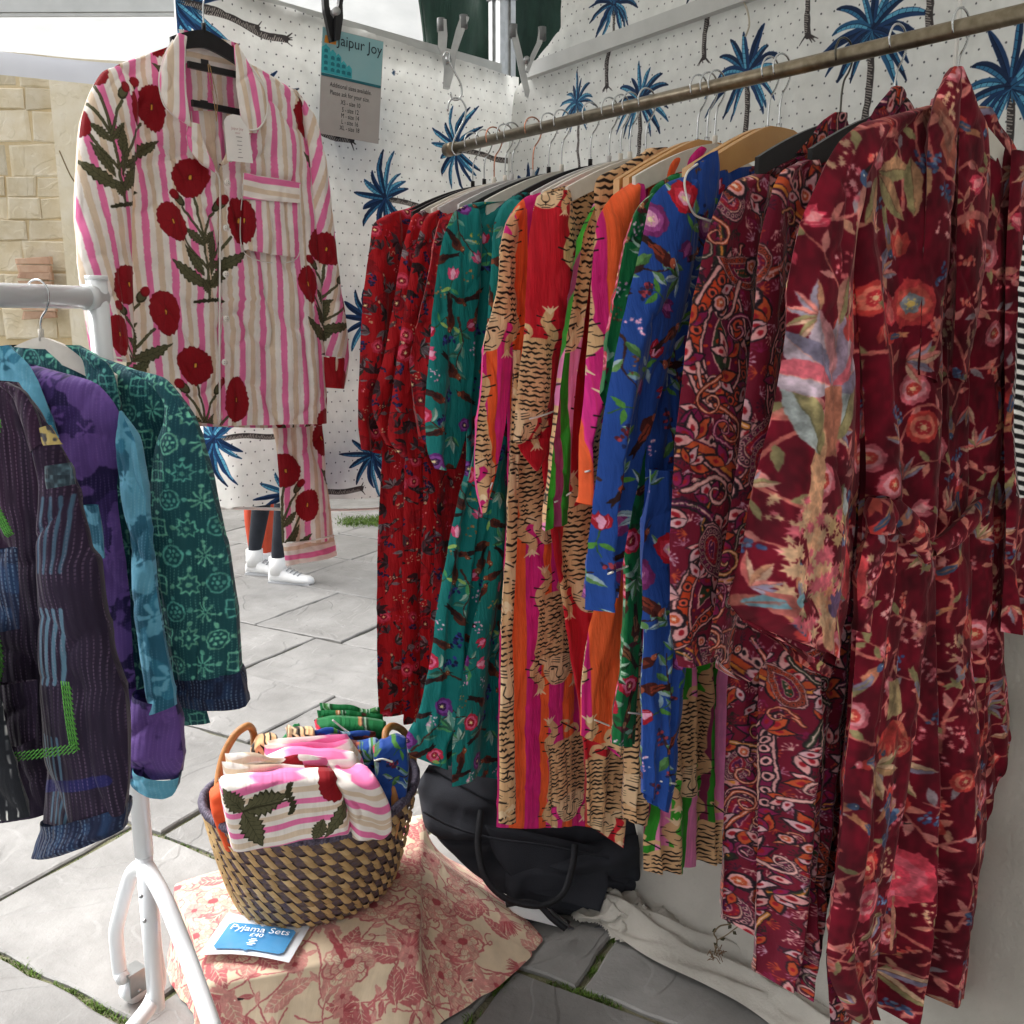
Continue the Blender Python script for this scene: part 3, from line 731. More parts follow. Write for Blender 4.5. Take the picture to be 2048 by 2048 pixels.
# moss and grass tufts in the joints
M_MOSS = mat('moss', '3c4f1c', '5d7a2c', rough=.9, scale=40)
mv, mf = [], []
def tuft(p, n, h, spread):
    for _ in range(n):
        b = p + np.array([rng.gauss(0, spread), rng.gauss(0, spread), 0]); a = rng.uniform(0, 6.3); l = h * rng.uniform(.5, 1.2); w = h * .12
        d = np.array([math.cos(a), math.sin(a), 0]); e = np.array([-d[1], d[0], 0]); i = len(mv)
        mv.extend([b - e * w, b + e * w, b + d * l * .4 + e * w * .7 + UP * l * .7, b + d * l * .4 - e * w * .7 + UP * l * .7, b + d * l * .9 + UP * l]); mf.extend([(i, i + 1, i + 2, i + 3), (i + 3, i + 2, i + 4)])
def along(a0, c0, a1, c1, n, per, h, s):
    for k in range(n):
        t = rng.random(); p = pw(a0 + (a1 - a0) * t, c0 + (c1 - c0) * t, -.014)
        if noise2(t * 9, a0 + 3, 5) > -.25: tuft(p, per, h, s)
along(-1.25, 1.76, .1, 1.76, 300, 6, .013, .006); along(-.823, 1.76, -.823, 2.0, 60, 6, .011, .006)
along(-.984, 1.3, -.984, 1.74, 90, 6, .016, .007); along(-2.4, 1.19, -1.3, 1.19, 160, 6, .014, .008)
along(-2.6, 1.76, -1.9, 1.76, 90, 5, .01, .007); along(-2.30, 1.2, -2.30, 1.75, 50, 5, .008, .006)
for k in range(260):
    q = at_z(rng.choice((700, 740, 770)) + rng.gauss(0, 14), 1044 + rng.gauss(0, 5), 0); tuft(q, 6, .022, .03)
solo('moss', mv, mf, M_MOSS, 'green moss and grass growing in the paving joints', 'moss', kind='stuff', sm=False)

# far stone building on the left, behind the shirt
M_STONE = stone_mat('pale limestone', 'c9b999', 'd5c8ae', 'dfd5c2', bump=1.3)
M_STONE_R = stone_mat('reddish limestone', 'b58c74', 'c29d84', 'cfb29a', bump=.9)
M_MORT = mat('lime mortar', 'cbb48c', 'd8c7a4', rough=.95, scale=3, bump=.6, bscale=40)
BY = 9.6
bw = thing('stone_building', 'pale golden limestone building wall behind the striped pyjama shirt', 'building', (-4.6, BY, 0))
mb = MB(); mb.box((-4.2, BY + .45, 3.4), (5.4, .3, 3.4)); V, Fa = mb.out(); wallp = obj('wall', V, Fa, M_MORT, bw, sm=False)
mb = MB(); mb.box((-3.7, BY + .12, 3.4), (.62, .12, 3.4)); V, Fa = mb.out(); obj('buttress', V, Fa, stone_mat('rendered limestone', 'd3c6aa', 'dcd1ba', 'e3dac8', bump=1.0), bw, sm=False)
def block(x0, x1, z0, z1, y, m):
    g = .006; d = rng.uniform(-.004, .012)
    j = lambda: rng.uniform(-.016, .016); f = [(x0 + g + j(), z0 + g + j()), (x1 - g + j(), z0 + g + j()), (x1 - g + j(), z1 - g + j()), (x0 + g + j(), z1 - g + j())]
    cx, cz = (x0 + x1) / 2, (z0 + z1) / 2
    V = [(x, y + .05, z) for x, z in f] + [(x, y - d, z) for x, z in f] + [(cx + (x - cx) * .86, y - d - .008, cz + (z - cz) * .9) for x, z in f]
    Fa = [(i, (i + 1) % 4, 4 + (i + 1) % 4, 4 + i) for i in range(4)] + [(4 + i, 4 + (i + 1) % 4, 8 + (i + 1) % 4, 8 + i) for i in range(4)] + [(8, 9, 10, 11)]
    obj('stone_block', V, Fa, m, wallp, sm=False)
z = 1.3
while z < 4.2:
    h = rng.choice((.2, .26, .3, .34)); x = -6.3 + rng.uniform(-.3, 0)
    while x < -4.34:
        w = rng.uniform(.25, .62); x1 = min(x + w, -4.34)
        if x1 - x > .08: block(x, x1, z, z + h, BY + .15, M_STONE_R if (rng.random() < .12 and z < 2.2) else M_STONE)
        x = x1
    x = -3.06
    while x < -2.2:
        w = rng.uniform(.3, .6); block(x, x + w, z, z + h, BY + .15, M_STONE); x += w
    z += h
# eroded red brick patch at the left end of the rail and a crack in the buttress, its shade drawn as a dark strip
for k in range(8):
    zc = 2.05 - .075 * k; block(-4.78, -4.45, zc - .04, zc + .03, BY - .02, M_STONE_R)
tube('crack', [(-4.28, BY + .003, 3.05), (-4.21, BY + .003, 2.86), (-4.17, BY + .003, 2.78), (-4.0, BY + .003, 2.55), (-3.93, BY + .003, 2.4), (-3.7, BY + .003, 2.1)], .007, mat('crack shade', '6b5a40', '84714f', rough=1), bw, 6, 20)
mb = MB()
for k in range(22): mb.box((-3.32 + rng.uniform(-.12, .12), BY + .0, 3.0 + k * .045), (rng.uniform(.04, .11), .03, rng.uniform(.015, .03)))
V, Fa = mb.out(); obj('carved_niche', V, Fa, M_STONE, bw, sm=False)

# ------------------------------------------------------------------ gazebo of the stall
M_ALU = mat('brushed aluminium', 'a4a6a6', 'b8baba', rough=.38, metal=.85, scale=40, bump=.05, bscale=300)
M_ALUP = mat('painted grey aluminium', 'b0b2b0', 'bcbebc', rough=.5, scale=14, spec=.4)
M_CANOPY = mat('white canopy cloth', 'e6e6e2', 'efeeea', rough=.8, scale=3, bump=.25, bscale=6, transl=.12)
EZ = 2.20
SIDE = 3.0
pc = [CORNER, CORNER + DL * SIDE, CORNER + DL * SIDE + DR * SIDE, CORNER + DR * SIDE]
gz = thing('gazebo', 'aluminium framed stall gazebo with white roof and corner pole above the clothes rail', 'gazebo', CORNER)
X0, Y0 = DR, norm(np.cross(UP, DR))
for i, c in enumerate(pc):
    mb = MB(); c2 = c + (0 if i else 1) * np.array([.0, .06, 0])
    w = .028
    for sx, sy in ((1, 1), (1, -1), (-1, 1), (-1, -1)): mb.box(c2 + X0 * sx * w * .72 + Y0 * sy * w * .72 + UP * 1.36, (w * .33, w * .33, 1.36), X0, Y0)
    mb.box(c2 + UP * 1.36, (w * .8, w * .8, 1.355), X0, Y0)
    V, Fa = mb.out(); obj('pole', V, Fa, M_ALU, gz, sm=False)
mb = MB(); mb.box(CORNER + np.array([.0, .06, 2.46]), (.034, .034, .02), X0, Y0); V, Fa = mb.out(); obj('pole_bracket', V, Fa, mat('grey plastic', '55585a', rough=.5), gz, sm=False)
def bar(P, Q, hw, hh, name='eave_bar', m=M_ALUP):
    d = norm(Q - P); s_ = norm(np.cross(d, UP)); mb = MB(); mb.box((P + Q) / 2, (np.linalg.norm(Q - P) / 2, hw, hh), d, s_, np.cross(s_, d))
    V, Fa = mb.out(); return obj(name, V, Fa, m, gz, sm=False)
bar(CORNER + UP * 2.215 + DL * .03 + DR * .02, CORNER + UP * 2.235 + DL * SIDE + DR * .02, .011, .022)
bar(CORNER + UP * 2.19 + DR * .14 - DL * -.03, CORNER + UP * 2.25 + DR * SIDE + DL * .03, .011, .019)
bar(pc[1] + UP * EZ, pc[2] + UP * EZ, .011, .02); bar(pc[3] + UP * EZ, pc[2] + UP * EZ, .011, .02)
apex = (pc[0] + pc[2]) / 2 + UP * 3.35
bar(CORNER + UP * 2.43 + np.array([-.9, -.12, .05]), CORNER + UP * 2.43 + np.array([.35, -.1, .03]), .01, .016, 'roof_strut')
# roof: four slopes with a little sag, and added valances that cut light at the eaves
def slope(p, q):
    n = 14; u = np.linspace(0, 1, n)[None, :, None]; v = np.linspace(0, 1, n)[:, None, None]
    b = (p * (1 - u) + q * u); P = b * (1 - v) + apex * v
    P = P + UP * (-.05 * np.sin(math.pi * v) * np.sin(math.pi * u) + .006 * noise2(u[..., 0] * 6, v[..., 0] * 5, 3)[..., None])
    return P.reshape(-1, 3), grid_faces(n, n)
ez = UP * 2.44
for i in range(4):
    V, Fa = slope(pc[i] + ez + (pc[i] - pc[(i + 2) % 4]) * .012, pc[(i + 1) % 4] + ez + (pc[(i + 1) % 4] - pc[(i + 3) % 4]) * .012)
    obj('roof_panel', V, Fa, M_CANOPY, gz)

# unseen wall added on the viewer's right so light enters from the left
u = np.linspace(0, 1, 40)[None, :]; v = np.linspace(0, 1, 16)[:, None]
P = pc[3] * (1 - u[..., None]) + pc[2] * u[..., None] + UP * (.05 + 2.35 * v[..., None]) + DR * (.02 * noise2(u * 9, v * 2, 4))[..., None]
obj('light_block_wall', P.reshape(-1, 3), grid_faces(16, 40), M_CANOPY, gz)
for i in range(4):
    a_, b_ = pc[i] + (pc[i] - pc[(i + 2) % 4]) * .013, pc[(i + 1) % 4] + (pc[(i + 1) % 4] - pc[(i + 3) % 4]) * .013
    u = np.linspace(0, 1, 40)[None, :]; v = np.linspace(0, 1, 4)[:, None]; P = a_ * (1 - u[..., None]) + b_ * u[..., None] + UP * (2.44 - .17 * v[..., None])
    if i in (1, 2): obj('valance', P.reshape(-1, 3), grid_faces(4, 40), M_CANOPY, gz)  # unseen valances on the viewer's side, added to block incoming light
# neighbouring gazebo, seen past the shirt's shoulder
ng = thing('neighbouring_gazebo', 'white gazebo roof with pale valance in front of the stone building', 'gazebo', (-2.2, 5.3, 0))
P = [at(-260, 92, 5.0), at(235, 148, 5.6), at(480, 40, 6.4), at(480, -160, 6.4), at(-260, -160, 5.9)]
def quadgrid(a, b, c, d, n, m, amp, seed):
    u = np.linspace(0, 1, n)[None, :, None]; v = np.linspace(0, 1, m)[:, None, None]
    Q = (a * (1 - u) + b * u) * (1 - v) + (d * (1 - u) + c * u) * v
    nn = norm(np.cross(b - a, d - a)); Q = Q + nn * (amp * noise2(u[..., 0] * 7, v[..., 0] * 3, seed))[..., None]
    return Q.reshape(-1, 3), grid_faces(m, n)
V, Fa = quadgrid(at(-300, 70, 5.0), at(960, 205, 6.0), at(960, -220, 7.4), at(-300, -220, 6.5), 60, 20, .03, 4); obj('roof_panel', V, Fa, mat('greyed white canopy', 'a9aaa8', 'b8b9b6', rough=.8, scale=4, bump=.3, bscale=8), ng)  # white cloth greyed down so the bright roof stays below pure white
V, Fa = quadgrid(at(-300, 70, 4.99), at(960, 205, 5.99), at(960, 251, 5.99), at(-300, 118, 4.99), 40, 6, .012, 6); obj('valance', V, Fa, mat('pale grey valance', 'cfd0d6', 'd6d7dc', rough=.8, scale=5, transl=.25), ng)
bP, bQ = at(-300, 12, 3.6), at(420, 10, 3.75)
mb = MB(); d_ = norm(bQ - bP); mb.box((bP + bQ) / 2, (np.linalg.norm(bQ - bP) / 2, .012, .026), d_, norm(np.cross(UP, d_)))
mb.box((bP + bQ) / 2 + UP * -.034, (np.linalg.norm(bQ - bP) / 2, .006, .006), d_, norm(np.cross(UP, d_)))
V, Fa = mb.out(); obj('eave_bar', V, Fa, M_ALUP, ng, sm=False)

# dark green sheet folded behind the corner pole
gp = Plane(CORNER + np.array([.04, .30, 0]), (0, -1))
cv = Canvas(0, 0, .4, .4, 300, '1c3229'); cv.grain(.1, .2, .02)
M_GREEN = mat_print('dark green canvas', cv, weave=.5)
g_ = gp.ab([(830, -60), (845, 70), (850, 175)]); h_ = gp.ab([(1190, -60), (1185, 60), (1185, 175)])
o = thing('green_canvas', 'dark green canvas hanging behind the corner pole', 'canvas', gp.p3(0, 2.1))
loft('sheet', gp, g_, h_, M_GREEN, o, nu=40, nv=20, th=.02, freq=9, A0=.02, A1=.03, px=False, edge=.9)
for e_ in (g_, h_): pipe('hem', gp, e_ + np.array([.008 if e_ is g_ else -.008, 0]), .003, M_GREEN, o, off=.02, px=False, k=12)

# ------------------------------------------------------------------ palm cloths
LW = Plane(CORNER, (.730, -.684)); RW = Plane(CORNER, (-.798, -.602))
aL = LW.ab([(334, 60)])[0][0]
cl = Canvas(aL - .02, .90, .12, 2.32, 1100, 'dedfdc'); dots(cl)
# sideways palms (crown left, trunk right) placed by where they stand on the cloth
for i, (x, y, s) in enumerate(((352, 22, .85), (745, 400, .8), (895, 300, .8), (1062, 190, .72), (716, 640, .8), (722, 905, .8), (402, 872, .72), (558, 985, .75), (770, 150, .05), (500, 240, .9))):
    a, z_ = LW.ab([(x, y)])[0]; palm(cl, a, z_, s, math.pi / 2 - .06, seed=i + 3)
M_PALML = mat_print('palm cotton sideways', cl, transl=.42, crinkle=.12, sheen=.05)
cb = Canvas(aL - .02, .90, .12, 2.32, 500, 'e6e6e4')
for i, (x, y) in enumerate(((690, 275), (205, 560), (600, 640), (640, 930), (430, 300), (820, 820))):
    a, z_ = LW.ab([(x, y)])[0]; palm(cb, a, z_, 1.15, math.pi / 2 + .5 * i, seed=i + 30)
M_PALMB = mat_print('palm cotton lining', cb, transl=.5, crinkle=.1)
o = thing('palm_cloth', 'white dotted cotton backdrop with sideways blue palms behind the pyjama shirt', 'backdrop', LW.p3(-.6, .97))
zt = 2.235
zb1, zb2 = LW.ab([(430, 1024)])[0][1], LW.ab([(760, 1032)])[0][1]
E1 = [(aL, zt), (aL + .005, 1.6), (aL, zb1 + .02)]; E2 = [(.02, zt - .03), (.02, 1.6), (.02, zb2 - .0)]
loft('sheet', LW, E1, E2, M_PALML, o, nu=110, nv=90, th=.0, off=.045, freq=5, A0=.003, A1=.012, wr=.006, back=False, px=False, edge=1., seed=4)
loft('lining', LW, [(q[0] + .03, q[1]) for q in E1], E2, M_PALMB, o, nu=50, nv=40, th=.0, off=-.015, freq=5, A0=.003, A1=.01, wr=.004, back=False, px=False, edge=1., seed=8)
pipe('hem', LW, [(aL, zb1 + .024), (-.6, (zb1 + zb2) / 2 - .004), (.02, zb2 + .002)], .004, mat('white cotton', 'e4e3df', rough=.8), o, off=.045, px=False)
cr = Canvas(-.05, .9, 2.35, 2.75, 900, 'd6d7d3'); dots(cr)
for i, (x, y, s) in enumerate(((1222, 8, .72), (1285, 205, .78), (1495, 150, .85), (1750, 60, .9), (2030, 175, .95), (1152, 205, .62), (1425, -90, .8), (1880, -190, .8), (1635, -150, .8), (1050, 400, .8), (1640, 420, .8), (1180, 480, .8))):
    a, z_ = RW.ab([(x, y)])[0]; palm(cr, a, z_, s * .92, 0.04 * (i % 3 - 1), seed=i + 60)
M_PALMR = mat_print('palm cotton upright', cr, transl=.25, crinkle=.12, sheen=.05)
o = thing('palm_cloth', 'white dotted cotton backdrop with upright blue palms behind the clothes rail', 'backdrop', RW.p3(1., .97))
loft('sheet', RW, [(.31, 2.72), (.28, 2.29), (.07, 2.16), (.03, 1.9), (.03, 1.0)], [(2.9, 2.72), (2.9, 2.27), (2.9, 2.16), (2.9, 1.9), (2.9, 1.0)], M_PALMR, o, nu=150, nv=80, th=.0, off=.01, freq=4, A0=.004, A1=.012, wr=.006, back=False, px=False, edge=1., seed=6, straight=True)
# loose thread and a seam with its drawstring
tube('seam', RW.p3(np.full(12, RW.ab([(1925, 100)])[0][0]), np.linspace(1.0, 2.7, 12), .022), .004, mat('white cotton', 'e4e3df', rough=.8), o, 6)
q = RW.ab([(1496, -12), (1512, 25), (1516, 55), (1508, 78)]); tube('loose_thread', RW.p3(q[:, 0], q[:, 1], .03), .0022, mat('string', 'b9b2a2', rough=.9), o, 5, 16)
q = RW.ab([(1950, 62), (1953, 80)]); tube('metal_pull', RW.p3(q[:, 0], q[:, 1], .03), .004, M_ALU, o, 6)

# ------------------------------------------------------------------ grey-white dust sheet under the rail
M_CAL = mat('calico sheet', 'a9a59c', 'c0bcb3', rough=.85, scale=5, bump=.35, bscale=90, transl=.1)
o = thing('dust_sheet', 'off-white calico dust sheet sloping from the stall wall onto the flagstones', 'sheet', RW.p3(1.2, 0, .2))
na, nz_ = 120, 60
aa = np.linspace(-.02, 2.6, na)[None, :]; t = np.linspace(0, 1, nz_)[:, None]
zz = 1.25 * (1 - t) ** 1.0 + .012 + 0 * aa
bb = -.03 + .27 * np.clip((t - .2) / .8, 0, 1) ** 1.6 + .012 * noise2(aa * 5 + t * 3, t * 2.5, 3) * t + .006 * noise2(aa * 14 + t * 10, t * 4, 5) + .02 * noise2(aa * 2 + t * 2, t * 1.2, 9)
V = RW.p3(aa + 0 * zz, zz, bb).reshape(-1, 3); obj('sheet', V, grid_faces(nz_, na), M_CAL, o)
# the sheet's foot rolled and crumpled on the stones
na, nb = 200, 46
t = np.linspace(0, 1, na)[None, :]; v = np.linspace(0, 1, nb)[:, None]
a_ = .25 + 2.0 * t; wid = .16 + .05 * noise2(t * 5, 0 * v + 1, 2)
b_ = .185 + wid * v + .015 * noise2(t * 8, v * 0 + 2, 5)
z_ = .008 + .055 * np.sin(math.pi * np.clip(v * .92, 0, 1)) ** .7 * (1 - .4 * v) + (.022 * noise2(t * 12 + v * 2.6, v * 3.4 + t * 5, 4) + .010 * noise2(t * 34 + v * 6, v * 7, 6) + .016 * noise2(t * 7 + v * 5, v * 4 - t * 2, 8)) * np.sin(math.pi * np.clip(v, 0, 1)) ** .6
V = RW.p3(a_ + 0 * z_, np.maximum(z_, .006 + .001 * v), b_ + 0 * z_).reshape(-1, 3); obj('rolled_foot', V, grid_faces(nb, na), M_CAL, o)
na = nb = 70
c0 = at_z(1265, 1850, 0); u = np.linspace(-1, 1, na)[None, :]; v = np.linspace(-1, 1, nb)[:, None]
rr = np.sqrt(u ** 2 + v ** 2); env = np.clip(1 - rr, 0, 1) ** .6
def ridged(x, y, s): return 1 - np.abs(noise2(x, y, s))
z_ = .004 + env * (.055 + .05 * (ridged(u * 3 + v, v * 3.5 - u, 3) - .5) + .03 * (ridged(u * 7 - v * 3, v * 6, 5) - .5))
X = c0[0] + .15 * u + .02 * noise2(u * 3, v * 3, 8); Y = c0[1] + .10 * v - .06 * u + .02 * noise2(u * 3, v * 3, 9)
V = np.stack([X + 0 * z_, Y + 0 * z_, np.maximum(z_, .004)], -1).reshape(-1, 3); ok = (env > .02).reshape(-1)
Fa = [tuple(f) for f in grid_faces(nb, na) if ok[f].all()]
obj('crumpled_end', V, Fa, M_CAL, o)

# ------------------------------------------------------------------ clothes rail hung from the gazebo
M_BRASS = mat('worn steel tube', '6f6552', '8d8371', rough=.33, metal=.85, scale=60, bump=.04, bscale=400)
ss_ = np.linspace(-.05, 1.9, 400)
rp_ = RF[None] + ss_[:, None] * ER[None]
rx_ = 1024 + FPX * rp_[:, 0] / (rp_[:, 1] * CP - (rp_[:, 2] - 1.5) * SP)
def rail_pt(hx): return RF + np.interp(hx, rx_, ss_) * ER
def rail_plane(hx): return Plane(rail_pt(hx), ER)
RZ = 1.91
o = thing('hanging_rail', 'brass-coloured steel clothes rail hung across the stall', 'clothes rail', RF)
tube('rail_tube', [RF, RF + ER * .9, RF + ER * 1.75], .0125, M_BRASS, o, 20)
mb = MB(); mb.tube([RF - ER * .03, RF + ER * .006], .0165, 18); V, Fa = mb.out(); obj('end_collar', V, Fa, M_BRASS, o)
tube('end_plug', [RF - ER * .034, RF - ER * .029], .0145, mat('black plastic', '17171a', rough=.45), o, 16)

# hangers
M_WIRE = mat('chromed wire', 'b9bcbe', 'c9cccd', rough=.22, metal=1.)
M_ROSE = mat('rose gold wire', 'c58a72', 'd39c84', rough=.25, metal=1.)
M_DWIRE = mat('dark wire', '4a4a46', '5c5a52', rough=.3, metal=1.)
M_VELW = mat('cream velvet flocking', 'cfc8bd', 'd9d3c8', rough=.95, sheen=.4, scale=60)
M_VELG = mat('grey velvet flocking', 'b6b4b4', 'c3c1c0', rough=.95, sheen=.4, scale=60)
M_VELB = mat('black velvet flocking', '0d0d0f', '151517', rough=.95, sheen=.25, scale=60)
M_WOOD = mat('lotus wood', 'c08d52', 'd3a468', rough=.45, scale=9, bump=.06, bscale=30, coat=.2)
HOOK = np.array([(-.021, -.010), (-.024, .006), (-.016, .021), (-.002, .0265), (.013, .023), (.0235, .010), (.0235, -.006), (.016, -.022), (.005, -.036), (.0005, -.055), (0, -.08), (0, -.112)])
def arm_outline(half, drop, hc, ht, kind, hl=.098):
    t = np.linspace(0, 1, 14); x = t * half
    top = -hl - drop * (t ** 1.5 * .75 + .25 * t); bot = top - (hc + (ht - hc) * t)
    if kind == 'wood': top = -.092 - .006 * t - drop * np.clip((t - .16) / .84, 0, 1) ** 1.15; bot = top - (hc + (ht - hc) * t ** .6)
    up = np.stack([x, top], 1); dn = np.stack([x, bot], 1)
    L_ = lambda q: q[::-1] * np.array([-1, 1])
    return np.vstack([L_(up)[:-1], up, dn[::-1], (dn * np.array([-1, 1]))[1:]])
def hanger(pl, zr, label, kind='velvet', m=None, wire=None, group='clothes hangers on the rail', half=.205, drop=.075, name='clothes_hanger', bar_=False, hl=.098):
    O = pl.p3(0., zr - .2)
    o = thing(name, label, 'hanger', O, group)
    hk = HOOK.copy(); k_ = hk[:, 1] < -.03; hk[k_, 1] = -.03 + (hk[k_, 1] + .03) * (hl - .03 + .014) / .082
    q = smooth(hk, 40); tube('hook', pl.p3(q[:, 0], zr + q[:, 1]), .0017, wire or M_WIRE, o, 7)
    if kind == 'wood': out = arm_outline(half, drop, .056, .036, 'wood'); th = .015
    else: out = arm_outline(half, drop, .036, .030, 'velvet', hl); th = .008
    out = out + np.array([0, zr]); plate('arms', pl, out, th, m, o, -th / 2)
    tube('neck', pl.p3(np.zeros(2), np.array([zr - hl - .006, zr - hl + .013])), .0048, m if kind != 'wood' else (wire or M_WIRE), o, 8)
    if bar_:
        b = out[[13 - 11, 13 + 11]]; zb_ = b[:, 1].min() - .02
        mb = MB(); mb.box(pl.p3(0., zr - .135 - drop * .75), (half * .55, .004, .006), pl.A, pl.N); V, Fa = mb.out(); obj('bar', V, Fa, m, o, sm=False)
    return o

# ---- prints
def fill(c, rng, kinds, dmin, pts=None, tries=1200):
    for (x, y) in scatter(c, dmin, rng, tries, pts):
        rng.choice(kinds)(Mo(c, x, y, 1., rng.uniform(0, 6.3), rng.choice((1, -1))), rng)
def k_leaves(cols, cols2, rib, Ln, n=(3, 5), w=.34):
    def f(m, rng):
        k = rng.randint(*n); a0 = rng.uniform(0, 6)
        for i in range(k):
            l = Ln * rng.uniform(.7, 1.2); leaf(m, 0, 0, l, l * w, a0 + (i - k / 2) * .62, rng.choice(cols), rng.choice(cols2) if cols2 else None, rib)
    return f
def k_branch(col, lcols, Ln, span, lc2=None):
    def f(m, rng):
        P = [(-span, rng.uniform(-.3, .3) * span), (-span * .3, rng.uniform(-.25, .25) * span), (span * .4, rng.uniform(-.25, .25) * span), (span, rng.uniform(-.3, .3) * span)]
        spray(m, P, span * .07, col, rng.randint(5, 8), Ln, .36, lcols, rng, lc2)
    return f
def k_bloom(sets, r, centre='ead9a0'):
    def f(m, rng): bloom(m, 0, 0, r * rng.uniform(.75, 1.2), rng.choice((5, 6, 7)), rng.choice(sets), centre, rng.uniform(0, 6))
    return f
def k_tulip(sets, r, stem, lcols):
    def f(m, rng):
        m.line(smooth([(0, -.2 * r), (.3 * r, -1.4 * r), (.1 * r, -2.4 * r)], 8), .12 * r, stem, .08 * r); leaf(m, .2 * r, -1.2 * r, 1.3 * r, .45 * r, -.5, rng.choice(lcols)); leaf(m, .2 * r, -1.3 * r, 1.2 * r, .4 * r, 3.6, rng.choice(lcols))
        tulip(m, 0, 0, r, 0, *rng.choice(sets))
    return f
def k_bird(sets, s):
    def f(m, rng): bird(m, 0, 0, s * rng.uniform(.8, 1.2), rng.uniform(-.4, .4), *rng.choice(sets))
    return f
def k_berries(cols, r, n=16):
    def f(m, rng): berries(m, 0, 0, r, n, cols, rng)
    return f
def k_lacy(cols, r, n=14):
    def f(m, rng): c1, c2 = rng.choice(cols); lacy(m, 0, 0, r, n, c1, rng, c2)
    return f
# red floral
c = Canvas(0, 0, .5, .62, 1050, 'ac0f1a'); c.tex = .15; rng = random.Random(21)
fill(c, rng, [k_branch('3c1016', ['5d4348', '7b6b70', '43262c'], .028, .06)], .12)
fill(c, rng, [k_leaves(['6b5a60', '8a7d82', '43262c', '33302a'], ['4a3038', '7b7076'], '2b1418', .034), k_bloom([('c22a45', 'd84f6a', '8c0f24'), ('7a0d1c', '970f22', '5d0a18')], .022), k_berries(['1d1a44', '35306a', '261436'], .014), k_bird([('4a2020', '7a6c70', '2a1418', 'c9a080')], .022), k_lacy([('d8456a', 'e9a0a0'), ('caa27a', 'e0c8a0')], .014, 9), k_leaves(['8c0c18', '97101e'], None, '6d0812', .04), k_leaves(['3a1c22', '2b1a1e', '51383f'], None, '1c0c10', .038)], .03)
c.warp(.0022, 60, 5, .0012, 160)
c.a1 *= .74; c.z1 *= .74
P_RED = mat_print('red floral cotton', c, crinkle=.5)
# teal floral
c = Canvas(0, 0, .56, .7, 1050, '0f7674'); c.tex = .12; rng = random.Random(22)
fill(c, rng, [k_branch('4a231c', ['6fa093', '2c5a4c', '9fb9ac'], .04, .08, '4f8a7c')], .15)
fill(c, rng, [k_leaves(['7fa79e', '5f958b', '2f5f4e'], ['a9c4ba', '4f9a62'], '1d3c34', .045, (2, 4)), k_tulip([('b51a3a', 'e58ab0'), ('d84c78', 'f0b0cc')], .024, '2a4a30', ['4f9a62', '9cc06a']), k_berries(['23266a', '3a3f96', '151a40'], .018), k_lacy([('e3a6cf', 'f0d0e0'), ('8a5f3a', 'b58a5a'), ('c7b24a', '7f9a3a')], .018, 12), k_bird([('5a2a20', '3a1a18', '241014', '8a4a30')], .04), k_bloom([('c82a4a', 'e06a90', 'a01030'), ('6a2a7a', '8a4aa0', '401a50')], .022)], .048)
c.warp(.0022, 60, 5, .001, 160)
c.a1 *= .76; c.z1 *= .76
P_TEAL = mat_print('teal floral cotton', c, crinkle=.5)
# blue floral
c = Canvas(0, 0, .56, .7, 1050, '1f4796'); c.tex = .12; rng = random.Random(23)
fill(c, rng, [k_branch('3a1d20', ['7f9fb0', '3f6a3a', '9fb5c0'], .042, .08, '5d8a50')], .16)
fill(c, rng, [k_leaves(['8aa6b4', '6f93a8', '35602f'], ['a9bfca', '4f8a3a'], '15264a', .05, (3, 5), .26), k_bloom([('b3162a', 'd8344a', 'f2a6c6'), ('7a2a6a', 'a04a90', 'e3a0c8')], .034, 'f0e0b0'), k_tulip([('a01228', 'e3a0c0'), ('5d1f5a', 'a05090')], .026, '35602f', ['4f8a3a', '8aa6b4']), k_lacy([('f0b0d4', 'f8dce8'), ('6a3a28', '9a6a48')], .018, 10), k_bird([('4a1a18', '8a3a28', '2a1010', 'b05a40')], .042), k_berries(['1a2454', '5a1a2a', 'a03a48'], .016)], .054)
c.warp(.0022, 60, 5, .001, 160)
c.a1 *= .8; c.z1 *= .8
P_BLUE = mat_print('blue floral cotton', c, crinkle=.45)
# green floral
c = Canvas(0, 0, .5, .6, 900, '0f6a38'); c.tex = .12; rng = random.Random(24)
fill(c, rng, [k_branch('3a1d18', ['1f4a2a', '86a890', '5a1f2a'], .04, .07)], .13)
fill(c, rng, [k_leaves(['7fa88a', '12401f', '4f8a50'], ['a9c4ae'], '0b2b16', .045), k_bloom([('b31a34', 'e0708f', '8a1026')], .026), k_lacy([('e3a6c6', 'f0d8e4'), ('6a3a28', '9a6a48')], .018, 10), k_bird([('4a2018', '8a5a38', '2a1410', 'b07a50')], .04)], .05)
c.warp(.0022, 60, 5, .001, 160)
c.a1 *= .75; c.z1 *= .75
P_GREEN = mat_print('green floral cotton', c, crinkle=.45)
# tigers
def tiger_canvas(cols, widths, ph, tig, a0=-.5, z0=.2, a1=.5, z1=2.0, ppm=1000, extra=None, pale=TAN):
    c = Canvas(a0, z0, a1, z1, ppm, cols[0]); vstripes(c, cols, widths, ph); c.grain(.05, .3, .02)
    for i, (x, y, s, fl) in enumerate(tig): tiger(c, x, y, s, 0.06 * (i % 3 - 1), fl * 1.5, i, pale)
    return c
def tiger_lattice(dx, dy, s, a0=-.5, z0=.2, a1=.5, z1=2.0, ox=0., oy=0.):
    out = []; r = 0; y = z0 + oy
    while y < z1 - dy * .4:
        x = a0 + (dx / 2 if r % 2 else 0) + ox
        while x < a1 - dx * .4: out.append((x, y, s, 1 if r % 2 else -1)); x += dx
        y += dy; r += 1
    return out
PK, ORN, MAG = 'e02c8a', 'ee6030', 'd02078'
plT = rail_plane(1219)
